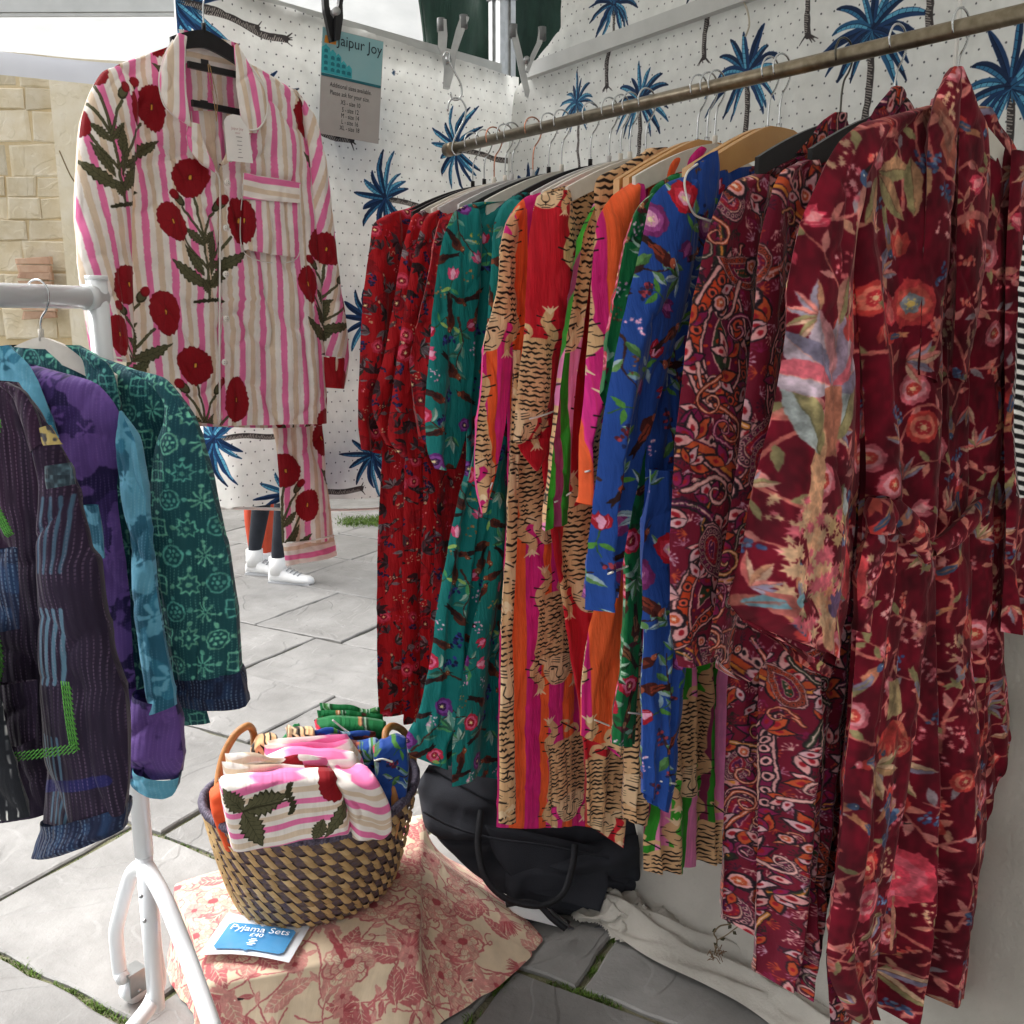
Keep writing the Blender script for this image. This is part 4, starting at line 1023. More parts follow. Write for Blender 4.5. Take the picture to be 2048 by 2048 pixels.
tg = [tuple(plT.ab([p])[0]) for p in ((1112, 1260), (1136, 1545), (1085, 975), (1003, 1430), (1196, 1270))]
tg = [(tg[0][0], tg[0][1], .235, 1), (tg[1][0], tg[1][1], .235, -1), (tg[2][0], tg[2][1], .235, 1), (tg[4][0] + .10, tg[4][1] - .1, .235, -1), (-.33, 1.56, .24, 1), (-.40, 1.28, .24, -1), (-.39, 1.02, .22, 1), (.0, 1.66, .22, 1)]
P_TPO = mat_print('pink and orange tiger cotton', tiger_canvas((PK, ORN, MAG, ORN), (.045, .036, .04, .022), .02, tg), crinkle=.4)
P_TPO2 = mat_print('pink and orange tiger cotton repeat', tiger_canvas((ORN, PK, MAG, ORN), (.05, .02, .036, .02), 0., tiger_lattice(.30, .31, .24, ox=.13, oy=.10), ppm=850), crinkle=.4)
plR = rail_plane(1285)
tr_ = [tuple(plR.ab([p])[0]) for p in ((1172, 430), (1022, 770), (1192, 1590), (1180, 1100), (1068, 330))]
P_TRED = mat_print('red tiger cotton', tiger_canvas(('c4182a', 'b01224', 'cc2030'), (.07, .05, .04), 0., [(x, y, s_, f_) for (x, y), s_, f_ in zip(tr_, (.26, .22, .25, .25, .16), (1, -1, 1, -1, -1))], ppm=850), crinkle=.4)
P_TTAN = mat_print('tan tiger cotton', tiger_canvas(('bd1426', TAN), (.012, .05), 0., tiger_lattice(.14, .22, .30), ppm=850), crinkle=.4)
P_TGP = mat_print('green and pink tiger cotton', tiger_canvas(('e783b8', '3aa529', '8a2f55', '2f8a24'), (.05, .032, .014, .02), 0., tiger_lattice(.25, .33, .26, oy=.05), ppm=850), crinkle=.4)
# paisley
c = Canvas(0, 0, .52, .66, 1050, '74102c'); c.tex = .12; rng = random.Random(25)
for i in range(20):
    x, y = rng.uniform(0, .52), rng.uniform(0, .66); t = np.linspace(0, 1, 22); a_ = rng.uniform(0, 6.3); r_ = rng.uniform(.05, .1)
    P = np.stack([x + r_ * np.cos(a_ + 2.6 * t), y + r_ * np.sin(a_ + 2.6 * t)], 1); c.stroke(P, .02, '221620', .008); c.stroke(P, .014, rng.choice(('d8938f', '5a1442', 'b0402a', '2f3326')), .004); c.stroke(P, .004, rng.choice(('e9b6ae', 'd98a3a')), .002)
sp_ = scatter(c, .0135, rng, 3800)
for x, y in sp_: sprig(Mo(c, x, y), 0, 0, .0105, rng.uniform(0, 6.3), rng.choice(('eab0b0', 'd0a8bc', 'b87a92', 'e3b0a8', '3a1a30', 'c4532f', '2a2c24', '8a1a50')))
for y0 in (.08,):
    t = np.linspace(-.02, .54, 60); yy = y0 + .03 * np.sin(t * 2 * math.pi / .26)
    for off_, w_, col in ((0, .034, '221620'), (0, .030, 'e0a09c'), (0, .022, '4a1434'), (.004, .010, 'c8532f'), (-.006, .005, 'd98a3a')): c.stroke(np.stack([t, yy + off_], 1), w_, col)
    for k in range(34):
        x = k * .52 / 34; c.ell(x, y0 + .02 + .03 * math.sin(x * 2 * math.pi / .26), .0062, .008, 'e9b0ac'); c.ell(x, y0 + .02 + .03 * math.sin(x * 2 * math.pi / .26), .0028, .004, '221620')
pal2 = ('221620', 'e7a6a6', '7d1848', '7d1848', '221620', 'e7b0a0', '8e1430', '5a1648')
for i, (x, y, s_, a, f) in enumerate(((.12, .26, .105, .25, 1), (.39, .25, .095, -.5, -1), (.10, .56, .09, 2.3, -1), (.38, .55, .11, .1, 1), (.26, .40, .062, 1.6, 1), (.255, .12, .06, 2.9, -1), (.0, .41, .058, .8, 1), (.25, .62, .05, .4, -1), (.48, .08, .05, 2., 1), (.49, .40, .045, 1.2, -1))):
    paisley(c, x, y, s_, a, f, None if i % 2 == 0 else pal2, i)
for x, y in scatter(c, .034, rng, 700):
    m = Mo(c, x, y, 1., rng.uniform(0, 6.3))
    for k in range(rng.randint(2, 4)):
        l = rng.uniform(.022, .036); q = m.sub(0, 0, 1., (k - 1.2) * .75); leaf(q, 0, 0, l * 1.15, l * .6, 0, '221620'); leaf(q, .001, 0, l, l * .45, 0, rng.choice(('e7a6a6', 'e0b0b8', '8a1a50', 'c8532f'))); q.ell(l * .5, 0, l * .14, l * .1, 'a01828')
for i in range(16):
    paisley(c, rng.uniform(0, .52), rng.uniform(0, .66), rng.uniform(.028, .045), rng.uniform(0, 6.3), rng.choice((1, -1)), pal2 if i % 2 else None, i)
for i in range(34):
    x, y = rng.uniform(0, .52), rng.uniform(0, .66); scroll(Mo(c, x, y), 0, 0, rng.uniform(.013, .024), rng.uniform(0, 6.3), rng.choice(('e3a09c', 'c8532f', '8a1a50', 'd98a3a', '2f3a2a')), 'f0c8c0', rng.choice((1, -1)))
for i in range(26):
    x, y = rng.uniform(0, .52), rng.uniform(0, .66); bloom(Mo(c, x, y), 0, 0, rng.uniform(.010, .018), 7, ('221620', 'e7a6a6', 'c8532f'), 'f0d0c0')
c.warp(.0018, 50, 5, .0008, 170)
c.img[:] = c.img * .92
c.a1 *= 1.05; c.z1 *= 1.05
P_PAIS = mat_print('paisley cotton velvet', c, rough=.85, sheen=.25, crinkle=.25)
# crimson velvet with birds, leaves and blossoms; the main motifs stand where they stand on the robe
plC = rail_plane(1921)
c = Canvas(-.62, .5, .62, 1.98, 950, '690c20'); c.tex = .22; rng = random.Random(26)
def cp(x, y): return tuple(plC.ab([(x, y)])[0])
def mo(x, y, s=1., ang=0., fl=1): q = cp(x, y); return Mo(c, q[0], q[1], s, ang, fl)
CRE, PNK, COR, SAG, LIL, BLU = 'cfa684', 'cf6472', 'c23f3c', '968a62', '857c94', '47597c'
fill(c, rng, [k_branch('c06860', [SAG, 'cf7f72', 'd88a86', 'cf7f7a'], .032, .09), k_branch('c4706a', ['d88078', 'c99078', '9a8a92'], .030, .08)], .085, tries=900)
fill(c, rng, [k_leaves([SAG, 'c98f70', LIL, 'd8847c', 'cf6a68'], ['d0a890', '948a9c'], '7a3a30', .042, (3, 5), .28), k_tulip([(COR, 'e08a7c'), (PNK, 'eaa0a4'), ('c43a52', 'e88a90')], .021, 'b0685a', [SAG, 'c98070']), k_bloom([(PNK, 'e596a0', COR), (COR, 'dd7a68', 'b83038')], .024, 'e0b088'), k_lacy([(PNK, 'e39aa0'), (CRE, 'dcae90'), ('d8787c', 'e8a8a4')], .024, 20), k_berries(['d8685c', 'e08a7a', 'cf4a48'], .013, 14), k_lacy([('d86a70', 'e39aa0')], .018, 14), k_berries([BLU, '3a4a74', '6a7fa0'], .012, 16), k_bird([(COR, BLU, 'b97a5a', PNK), ('c07a60', LIL, SAG, BLU)], .034)], .044, tries=2600)
# sleeve: iris on a trunk, lacy tree, birds
m = mo(1590, 790)
for P in ([(1560, 1240), (1548, 1130), (1535, 1040), (1550, 960), (1572, 860), (1585, 790)],): c.stroke(smooth([cp(*p) for p in P], 30), .045, 'cf9a78', .02)
for x, y, a, l in ((1565, 900, 2.0, .11), (1590, 880, 1.1, .12), (1610, 960, -1.2, .13)): leaf(mo(x, y), 0, 0, l, .042, a, SAG, 'a9b0b0', '6f6a4a')
m = mo(1592, 770)
for i, a in enumerate((.3, .8, 1.35, 1.8, 2.3, 2.85)): leaf(m, 0, 0, .1, .045, a, (LIL, PNK, 'a890a8', 'cf8a90', LIL, PNK)[i], 'b9a6b4', 'd89a90')
m.poly([(-.02, 0), (.02, 0), (.012, -.09), (-.012, -.09)], 'b3705a')
for x, y, r, n, cc in ((1530, 1080, .05, 26, CRE), (1610, 1060, .055, 26, 'd9b080'), (1540, 1160, .06, 34, CRE), (1610, 1150, .06, 30, 'cf8a68'), (1650, 1110, .04, 16, CRE), (1510, 1010, .03, 10, CRE)): lacy(mo(x, y), 0, 0, r, n, cc, rng, PNK)
bird(mo(1478, 1195), 0, 0, .05, -.2, 'b0605a', '6f93a0', 'a05a50', '7fa8b4'); leaf(mo(1640, 1240), 0, 0, .11, .05, 2.2, 'c93a48', 'd8606a'); leaf(mo(1660, 1190), 0, 0, .09, .04, 1.7, 'cf4a50')
m = mo(1585, 1205); [leaf(m, 0, 0, .04, .02, .6 + .4 * k, '5d4a70') for k in range(6)]; c.stroke(smooth([cp(1585, 1215), cp(1600, 1280), cp(1590, 1330)], 12), .008, 'b3a070')
bird(mo(1672, 420), 0, 0, .06, 1.2, 'c9857a', 'b9786c', 'a98a6a', '4f6a94')
bird(mo(1690, 900), 0, 0, .06, 1.2, 'cf5a50', 'b07a68', 'b04a40', '3f4f86')
c.stroke(smooth([cp(1665, 480), cp(1672, 580), cp(1665, 680), cp(1690, 760)], 24), .012, 'c98076', .006)
for x, y in ((1640, 650), (1660, 660), (1672, 648), (1650, 668), (1630, 664), (1684, 662), (1662, 640)): mo(x, y).ell(0, 0, .013, .012, rng.choice(('d8685c', 'e08a7a', 'cf4a48')))
for x, y, a in ((1630, 560, 4.5), (1690, 600, 4.), (1700, 720, 4.2), (1690, 760, 5.), (1680, 790, 4.4)): leaf(mo(x, y), 0, 0, .06, .022, a, 'c9887a', SAG, '7a4a3a')
# body
for x, y, a, l in ((1735, 345, .1, .085), (1735, 350, -.7, .09), (1732, 352, -2.1, .075), (1800, 320, -1.5, .08)): leaf(mo(x, y), 0, 0, l, .032, a, SAG, 'b98a68', '6a4a3a')
bird(mo(1838, 300), 0, 0, .07, -1.2, 'b0604f', 'a8705f', '8a4a40', BLU)
tulip(mo(1775, 505), 0, 0, .026, .1, COR, 'd8705c'); tulip(mo(1760, 640), 0, 0, .034, .3, 'c93a48', 'dd6a6a'); bloom(mo(1790, 610), 0, 0, .035, 5, ('b83a3e', 'cf5a50', '8a9098'))
for k in range(26): mo(1935 + rng.uniform(-22, 22), 545 + k * 4.4).ell(0, 0, .011, .009, rng.choice((PNK, 'e09a9a', 'd88078')))
c.stroke([cp(1862, 360), cp(1864, 500), cp(1848, 640), cp(1850, 760)], .02, 'b8686a', .012); c.stroke(smooth([cp(1875, 450), cp(1910, 430), cp(1960, 470)], 12), .012, 'bf6a64')
m = mo(1795, 1760); bloom(m, 0, 0, .062, 6, ('d8485c', 'e0687a', 'd04a60'), 'e0a090', .4); c.stroke([cp(1797, 1800), cp(1785, 1900)], .014, 'c98f78', .01); m = mo(1712, 1790); bloom(m, 0, 0, .034, 5, ('d8485c', 'e88a94', 'd04a60'), 'e0a090')
for i, (x, y, a, l) in enumerate(((1735, 1528, .4, .06), (1735, 1528, -.3, .06), (1735, 1530, 2.6, .065), (1735, 1530, 3.6, .05), (1735, 1532, -1.3, .06), (1800, 1540, -.1, .07), (1800, 1540, -.9, .075), (1800, 1542, -1.7, .08), (1790, 1960, .0, .09), (1790, 1962, -.6, .09), (1790, 1962, 2.6, .08), (1720, 1900, 1., .07), (1700, 1870, .3, .06))): leaf(mo(x, y), 0, 0, l, .02, a, (SAG, 'b98f68', LIL)[i % 3], 'c9a88a', '7a4a3a')
berries(mo(1748, 1640), 0, 0, .03, 30, [BLU, '3f5580', '7088a8'], rng); 
for a in np.linspace(-2.2, -.9, 7): leaf(mo(1765, 1430), 0, 0, .06, .02, a, COR, 'd8705c')
mo(1765, 1425).poly([(-.02, 0), (.02, 0), (.016, .06), (-.016, .06)], 'a8906a')
c.warp(.0016, 45, 5, .0009, 170)
X, Y = c.coords(); c.img *= (.94 + .22 * noise2(X * 45, Y * 30, 8) + .12 * noise2(X * 140, Y * 90, 9))[..., None].astype(np.float32)
P_CRIM = mat_print('crimson printed velvet', c, rough=.9, sheen=.28, crinkle=.12, weave=.15, sheentint='e8a0a0')
cs = Canvas(0, 0, .1, .1, 900, 'eceae6'); X, Y = cs.coords(); cs.mask(np.clip((.25 - np.abs(((Y + X * .25) / .0125) % 1 - .5)) * .0125 * cs.k + .5, 0, 1), '111114')
P_STRP = mat_print('black and white stripe', cs)
M_PIPE = mat('white piping', 'e6e2dc', rough=.7)
GN = random.Random(3)
def garment(name, label, cat, hx, P, body=None, bodyR='mirror', sleeves=(), pipes=(), group=None, th=.014, freq=13, A0=.003, A1=.014, nu=64, nv=130, uvo=None, nvs=110, nus=34, extra=(), A1s=.008, freqs=16, boff=0.):
    pl = rail_plane(hx); o = thing(name, label, cat, pl.p3(0., .8), group); sd = int(hx)
    u0 = uvo if uvo is not None else (GN.uniform(0, .5), GN.uniform(0, .5))
    if body: loft('body', pl, body, bodyR, P, o, nu, nv, th, boff, freq, A0, A1, seed=sd, uvo=u0, edge=.6)
    for i, (L, R) in enumerate(sleeves): loft('sleeve', pl, L, R, P, o, nus, nvs, .012, .020 + boff, freqs, .006, A1s * 1.5, seed=sd + 40 + i, uvo=(u0[0] + .0, u0[1] + .0), edge=.35)
    for i, (nm, L, R, off, kw) in enumerate(extra): loft(nm, pl, L, R, kw.pop('m', P), o, seed=sd + 80 + i, off=off, uvo=u0, **{**dict(nu=26, nv=50, th=.006, A0=.001, A1=.004, freq=10), **kw})
    for pts, off in pipes: pipe('piping', pl, pts, .0018, M_PIPE, o, off)
    return o
RG = 'red floral dresses'
garment('long_dress', 'red floral cotton dress at the far left end of the rail', 'dress', 945, P_RED,
        [(905, 388), (860, 402), (818, 416), (772, 436), (775, 520), (772, 700), (768, 900), (757, 1107), (754, 1300), (757, 1438)], 'mirror',
        [([(770, 430), (745, 450), (737, 500), (724, 600), (718, 740), (716, 850), (722, 902)], [(800, 425), (806, 470), (800, 560), (792, 660), (782, 770), (772, 860), (764, 905)])], group=RG)
garment('long_dress', 'red floral cotton dress hanging second from the far left end', 'dress', 985, P_RED,
        [(935, 395), (890, 408), (850, 424), (822, 445), (818, 600), (808, 900), (804, 1107), (803, 1300), (806, 1452)], 'mirror',
        [([(845, 420), (822, 436), (800, 520), (785, 620), (765, 720), (742, 800), (752, 850), (770, 893)], [(862, 430), (855, 560), (845, 680), (830, 780), (815, 860), (808, 912)])], group=RG)
garment('long_dress', 'red floral cotton dress hanging third from the far left end', 'dress', 1022, P_RED,
        [(960, 400), (915, 405), (880, 422), (856, 445), (850, 600), (843, 900), (838, 1107), (838, 1300), (842, 1470)], 'mirror',
        [([(875, 420), (850, 436), (828, 510), (811, 600), (795, 700), (782, 790), (772, 868), (798, 908)], [(892, 430), (886, 600), (872, 760), (857, 860), (848, 920)])], group=RG)
garment('long_dress', 'red floral cotton dress hanging against the first teal dress', 'dress', 1064, P_RED,
        [(990, 410), (950, 412), (910, 422), (888, 445), (885, 600), (878, 900), (872, 1107), (866, 1300), (866, 1440)], 'mirror',
        [([(905, 425), (882, 440), (866, 520), (845, 620), (822, 720), (828, 790), (845, 872)], [(922, 440), (908, 600), (888, 760), (870, 860), (862, 900)])], group=RG)
garment('long_dress', 'teal floral tiered cotton dress with long gathered sleeve, skirt spreading over the basket', 'dress', 1122, P_TEAL,
        [(1000, 404), (960, 404), (925, 412), (908, 430), (920, 560), (925, 800), (922, 930), (905, 1010), (890, 1090), (872, 1180), (855, 1300), (834, 1415), (806, 1470), (812, 1510)],
        [(1040, 393), (1042, 410), (1044, 430), (1036, 470), (1030, 600), (1015, 800), (1010, 930), (1004, 1010), (1002, 1090), (1001, 1180), (1000, 1300), (998, 1415), (997, 1500), (996, 1556)],
        [([(935, 412), (908, 426), (884, 490), (868, 600), (856, 700), (846, 800), (850, 900), (866, 938)], [(955, 420), (962, 470), (957, 580), (948, 700), (938, 820), (922, 900), (906, 944)])], freq=26, A1=.020, A0=.004, nu=110, group='teal floral dresses',
        pipes=())
garment('long_dress', 'teal floral cotton dress mostly hidden between teal and tiger prints', 'dress', 1181, P_TEAL,
        [(1040, 385), (1020, 395), (1002, 408), (988, 440), (985, 600), (985, 900), (975, 1100), (930, 1300), (905, 1440), (900, 1566)], 'mirror',
        [([(1020, 398), (1004, 410), (988, 448), (978, 600), (972, 700), (960, 850), (942, 960)], [(1045, 410), (1040, 480), (1032, 600), (1022, 800), (1002, 940), (985, 1000)])], group='teal floral dresses')
garment('tiger_robe', 'pink and orange striped robe with large tigers, reaching the black bag', 'robe', 1219, P_TPO,
        [(1085, 383), (1050, 395), (1022, 428), (1012, 480), (1012, 700), (1016, 1000), (1005, 1231), (998, 1438), (996, 1652)],
        [(1170, 366), (1200, 376), (1215, 410), (1217, 480), (1217, 700), (1217, 1000), (1217, 1231), (1217, 1438), (1217, 1650)],
        [([(1040, 410), (1016, 440), (1003, 495), (994, 590), (972, 686), (966, 787), (953, 922), (966, 1016)], [(1062, 420), (1058, 470), (1048, 570), (1032, 700), (1014, 850), (998, 930), (976, 1012)])],
        pipes=[([(956, 955), (962, 975), (975, 985), (985, 965)], .043)], uvo=(0, 0), freq=9, A1=.012, nu=90, nv=160,
        extra=[('front_edge', [(1030, 700), (1018, 1000), (1005, 1231), (998, 1438), (996, 1650)], [(1042, 700), (1038, 1000), (1026, 1231), (1026, 1438), (1030, 1648)], .03, dict(m=P_TTAN, nv=110))])
garment('tiger_robe', 'red tiger print robe with a wide open sleeve', 'robe', 1285, P_TRED,
        [(1186, 352), (1135, 370), (1084, 386), (1064, 430), (1070, 600), (1078, 900), (1120, 1200), (1165, 1480), (1172, 1640)],
        [(1255, 345), (1275, 360), (1285, 380), (1285, 430), (1283, 600), (1280, 900), (1268, 1300), (1246, 1560), (1234, 1690)],
        [([(1086, 386), (1073, 396), (1058, 480), (1048, 650), (1036, 770), (1027, 886)], [(1135, 380), (1152, 450), (1162, 560), (1156, 680), (1138, 780), (1116, 872)])],
        pipes=[([(1030, 843), (1075, 834), (1124, 817)], .046)], freqs=8, A1s=.012, uvo=(0, 0),
        extra=[('sleeve_lining', [(1032, 884), (1050, 915), (1073, 944)], [(1112, 872), (1098, 905), (1076, 945)], .016, dict(nv=20))])
garment('tiger_robe', 'green and pink tiger print robe, narrow sleeve beside the red robe and gathered skirt below', 'robe', 1335, P_TGP,
        [(1235, 376), (1218, 430), (1230, 700), (1250, 1100), (1272, 1400), (1276, 1560), (1278, 1735)],
        [(1370, 360), (1402, 500), (1440, 900), (1465, 1200), (1468, 1400), (1467, 1560), (1466, 1704)],
        [([(1196, 405), (1172, 470), (1160, 545), (1137, 686), (1121, 821), (1106, 940), (1094, 1062)], [(1206, 410), (1192, 500), (1180, 600), (1158, 760), (1146, 880), (1143, 960), (1138, 1042)])], freq=17, A1=.03, A0=.006, nu=110, uvo=(.02, 0),
        pipes=[([(1100, 1008), (1118, 1000), (1142, 985)], .042)])
garment('tiger_robe', 'tan tiger print robe showing at the collar behind the white hangers', 'robe', 1360, P_TTAN,
        [(1300, 296), (1245, 330), (1196, 356), (1190, 400), (1215, 600), (1225, 1000), (1242, 1400), (1250, 1640)],
        [(1330, 296), (1380, 330), (1400, 360), (1400, 400), (1385, 600), (1340, 1000), (1300, 1400), (1288, 1642)], uvo=(0, 0))
garment('tiger_robe', 'pink and orange tiger print robe beside the green floral robe', 'robe', 1410, P_TPO2,
        [(1335, 326), (1288, 355), (1250, 372), (1232, 420), (1228, 700), (1222, 1000), (1180, 1240), (1160, 1350), (1155, 1458)],
        [(1395, 300), (1410, 320), (1415, 360), (1415, 420), (1400, 700), (1370, 1000), (1300, 1240), (1250, 1400), (1236, 1514)],
        [([(1262, 366), (1226, 392), (1196, 440), (1186, 520), (1178, 640), (1165, 780), (1150, 900), (1148, 1006)], [(1284, 372), (1290, 430), (1276, 510), (1255, 620), (1236, 730), (1216, 850), (1198, 960), (1190, 1012)])], uvo=(.0, .0),
        pipes=[([(1148, 948), (1168, 944), (1196, 938)], .046), ([(1158, 1428), (1195, 1442), (1240, 1460)], .03)], A1s=.014,
        extra=[('lapel', [(1400, 292), (1345, 318), (1330, 350), (1322, 372)], [(1412, 300), (1395, 330), (1380, 350), (1365, 360)], .03, dict(nv=20))])
garment('floral_robe', 'green floral cotton robe squeezed between the tiger robe and the blue robe', 'robe', 1490, P_GREEN,
        [(1345, 350), (1305, 380), (1288, 450), (1268, 800), (1254, 1000), (1250, 1200), (1240, 1350), (1229, 1400), (1226, 1482)],
        [(1420, 330), (1440, 350), (1430, 500), (1390, 800), (1330, 1000), (1300, 1200), (1284, 1350), (1280, 1420), (1276, 1496)],
        [([(1310, 385), (1275, 420), (1250, 500), (1232, 600), (1220, 680), (1212, 790)], [(1330, 400), (1325, 480), (1300, 600), (1275, 750), (1258, 900)])],
        pipes=[([(1230, 1412), (1252, 1424), (1282, 1428)], .03), ([(1254, 1082), (1266, 1086), (1280, 1086)], .03)])
garment('floral_robe', 'royal blue floral cotton robe with white piped collar on a wooden hanger', 'robe', 1562, P_BLUE,
        [(1440, 340), (1400, 346), (1352, 360), (1322, 390), (1312, 600), (1296, 900), (1288, 1100), (1292, 1250), (1288, 1446), (1285, 1588)],
        [(1560, 326), (1590, 340), (1600, 380), (1590, 600), (1520, 900), (1430, 1100), (1390, 1250), (1368, 1400), (1352, 1560), (1338, 1628)],
        [([(1360, 355), (1330, 368), (1302, 402), (1282, 485), (1261, 570), (1228, 704), (1204, 839), (1190, 960), (1176, 1080), (1168, 1228)], [(1382, 370), (1392, 430), (1384, 520), (1360, 630), (1325, 770), (1294, 900), (1268, 1050), (1248, 1208)]),
         ([(1305, 940), (1292, 1100), (1279, 1246)], [(1352, 940), (1344, 1100), (1336, 1232)])],
        pipes=[([(1395, 328), (1376, 343), (1369, 365), (1375, 400), (1390, 430), (1423, 443)], .048), ([(1180, 1158), (1210, 1150), (1256, 1132)], .05), ([(1288, 1536), (1315, 1560), (1352, 1568)], .03), ([(1282, 1130), (1300, 1122), (1345, 1105)], .05)], freqs=12, A1s=.012,
        extra=[('collar', [(1397, 328), (1378, 343), (1371, 365), (1377, 400), (1392, 429)], [(1437, 300), (1441, 330), (1441, 370), (1437, 410), (1424, 441)], .04, dict(nv=40))])
PG = 'paisley robes'
garment('paisley_robe', 'maroon paisley robe with long sleeve, next to the blue robe', 'robe', 1688, P_PAIS,
        [(1600, 310), (1540, 338), (1500, 350), (1466, 364), (1445, 400), (1440, 700), (1448, 1000), (1464, 1300), (1463, 1632), (1466, 1848)],
        [(1700, 300), (1715, 320), (1720, 360), (1720, 420), (1716, 600), (1700, 1000), (1670, 1300), (1650, 1632), (1600, 1895)],
        [([(1500, 350), (1466, 364), (1438, 398), (1413, 469), (1386, 586), (1369, 687), (1356, 788), (1344, 889), (1336, 1052), (1333, 1254), (1348, 1322)], [(1528, 352), (1540, 420), (1534, 520), (1518, 640), (1504, 740), (1490, 850), (1464, 1020), (1442, 1160), (1422, 1298)])], group=PG, uvo=(.46, .18), freqs=11, A1s=.014, freq=12, A1=.032, nu=80,
        extra=[('collar', [(1672, 224), (1640, 247), (1622, 275), (1595, 310)], [(1694, 226), (1698, 250), (1696, 285), (1690, 315)], .012, {})])
garment('paisley_robe', 'maroon paisley robe hanging directly behind the crimson velvet robe', 'robe', 1795, P_PAIS,
        [(1735, 236), (1680, 280), (1630, 312), (1590, 345), (1582, 700), (1560, 1100), (1538, 1400), (1545, 1700), (1552, 1900), (1556, 1966)],
        [(1850, 230), (1870, 280), (1860, 420), (1845, 600), (1800, 1000), (1750, 1300), (1710, 1500), (1680, 1700), (1640, 1900), (1606, 1970)],
        [([(1600, 322), (1556, 345), (1530, 410), (1510, 490), (1500, 620), (1492, 720), (1480, 850), (1455, 1050), (1440, 1160), (1428, 1260), (1426, 1302), (1488, 1356)], [(1625, 322), (1640, 420), (1645, 560), (1640, 740), (1630, 900), (1602, 1100), (1562, 1250), (1535, 1310), (1512, 1345), (1502, 1357)])], group=PG, uvo=(.13, .51), freqs=11, A1s=.014, freq=14, A1=.034, nu=80,
        extra=[('collar', [(1788, 172), (1760, 202), (1735, 240), (1700, 272)], [(1800, 176), (1814, 198), (1828, 222), (1830, 250)], .02, {}), ('belt_end', [(1657, 1840), (1656, 1960), (1658, 2075)], [(1702, 1840), (1703, 1960), (1705, 2075)], .05, {})])
garment('velvet_robe', 'crimson velvet robe with birds and blossoms, largest and nearest on the rail', 'robe', 1921, P_CRIM, None,
        sleeves=[([(1760, 238), (1722, 247), (1682, 283), (1653, 336), (1613, 426), (1588, 535), (1577, 680), (1555, 800), (1544, 851), (1507, 1002), (1484, 1147), (1468, 1203), (1496, 1243)], [(1775, 250), (1765, 300), (1745, 400), (1735, 520), (1732, 750), (1728, 900), (1722, 990), (1712, 1080), (1700, 1181), (1684, 1270), (1666, 1341)]),
                 ([(2020, 300), (2010, 480), (2005, 700), (1998, 950), (1988, 1266)], [(2140, 330), (2160, 600), (2160, 900), (2150, 1262)])],
        uvo=(0, 0), nus=70, nvs=180, A1s=.018, freqs=11,
        extra=[('back_panel', [(1760, 236), (1700, 268), (1665, 330), (1680, 500), (1704, 750), (1714, 950), (1702, 1187), (1692, 1390), (1668, 1700), (1648, 1900)], [(1990, 236), (2030, 290), (2045, 340), (2045, 500), (2035, 700), (2015, 900), (1990, 1187), (1990, 1390), (2005, 1700), (1985, 1880)], -.03, dict(nu=60, nv=120, th=.01, A1=.02, A0=.004)),
               ('front_panel', [(1850, 212), (1790, 228), (1722, 249), (1690, 290), (1690, 500), (1710, 750), (1716, 950), (1702, 1187), (1692, 1390), (1668, 1700), (1646, 1911), (1690, 2010)], [(1880, 215), (1880, 250), (1875, 330), (1868, 430), (1862, 560), (1858, 750), (1858, 950), (1858, 1187), (1850, 1390), (1834, 1700), (1824, 1900), (1808, 2040)], .0, dict(nu=110, nv=190, th=.028, A0=.006, A1=.036, freq=10, hem=.03)),
               ('front_panel', [(1890, 190), (1880, 300), (1868, 500), (1860, 800), (1856, 1187), (1846, 1400), (1834, 1700), (1824, 1978)], [(1935, 200), (1945, 300), (1935, 500), (1930, 800), (1925, 1187), (1928, 1400), (1920, 1700), (1908, 1952)], -.012, dict(nu=54, nv=150, th=.018, A0=.006, A1=.026, freq=12, hem=.025)),
               ('front_panel', [(1945, 210), (1935, 300), (1925, 500), (1918, 800), (1914, 1187), (1916, 1400), (1914, 1700), (1916, 1906)], [(1980, 240), (2010, 290), (2030, 360), (2034, 600), (2022, 850), (1998, 1053), (1988, 1255), (1998, 1400), (2012, 1679), (2014, 1866)], -.016, dict(nu=60, nv=150, th=.022, A0=.006, A1=.030, freq=12, hem=.03)),
               ('collar', [(1910, 132), (1876, 186), (1858, 250), (1852, 400), (1846, 560), (1840, 760)], [(1922, 140), (1916, 230), (1908, 330), (1896, 450), (1884, 600), (1862, 770)], .034, dict(nu=24, nv=90, th=.01)),
               ('collar', [(1918, 132), (1922, 220), (1922, 300), (1916, 420), (1912, 560), (1905, 760)], [(1926, 136), (1952, 200), (1978, 262), (1976, 420), (1956, 600), (1930, 770)], .024, dict(nu=24, nv=90, th=.01)),
               ('belt_knot', [(1745, 995), (1732, 1030), (1740, 1072)], [(1772, 992), (1792, 1030), (1782, 1066)], .052, dict(nv=24, th=.016)),
               ('belt_tail', [(1738, 1056), (1722, 1120), (1716, 1180), (1722, 1260)], [(1772, 1056), (1766, 1120), (1752, 1190), (1742, 1262)], .045, dict(nv=40, th=.01)),
               ('belt_tail', [(1784, 1000), (1798, 1060), (1850, 1118)], [(1798, 996), (1848, 1050), (1864, 1108)], .05, dict(nv=40, th=.01)),
               ('belt', [(1852, 1090), (1900, 1060), (1970, 985)], [(1866, 1112), (1920, 1085), (1985, 1010)], .03, dict(nv=40, th=.012)),
               ('cuff', [(1496, 1241), (1500, 1252)], [(1666, 1339), (1664, 1350)], .03, dict(nv=6, nu=40, th=.012))])
garment('striped_top', 'black and white striped garment just entering at the right edge', 'top', 2170, P_STRP, None,
        sleeves=[([(2046, 470), (2034, 600), (2028, 720), (2028, 880), (2040, 988)], [(2200, 470), (2200, 600), (2200, 720), (2200, 880), (2195, 985)])], uvo=(0, 0), th=.03)

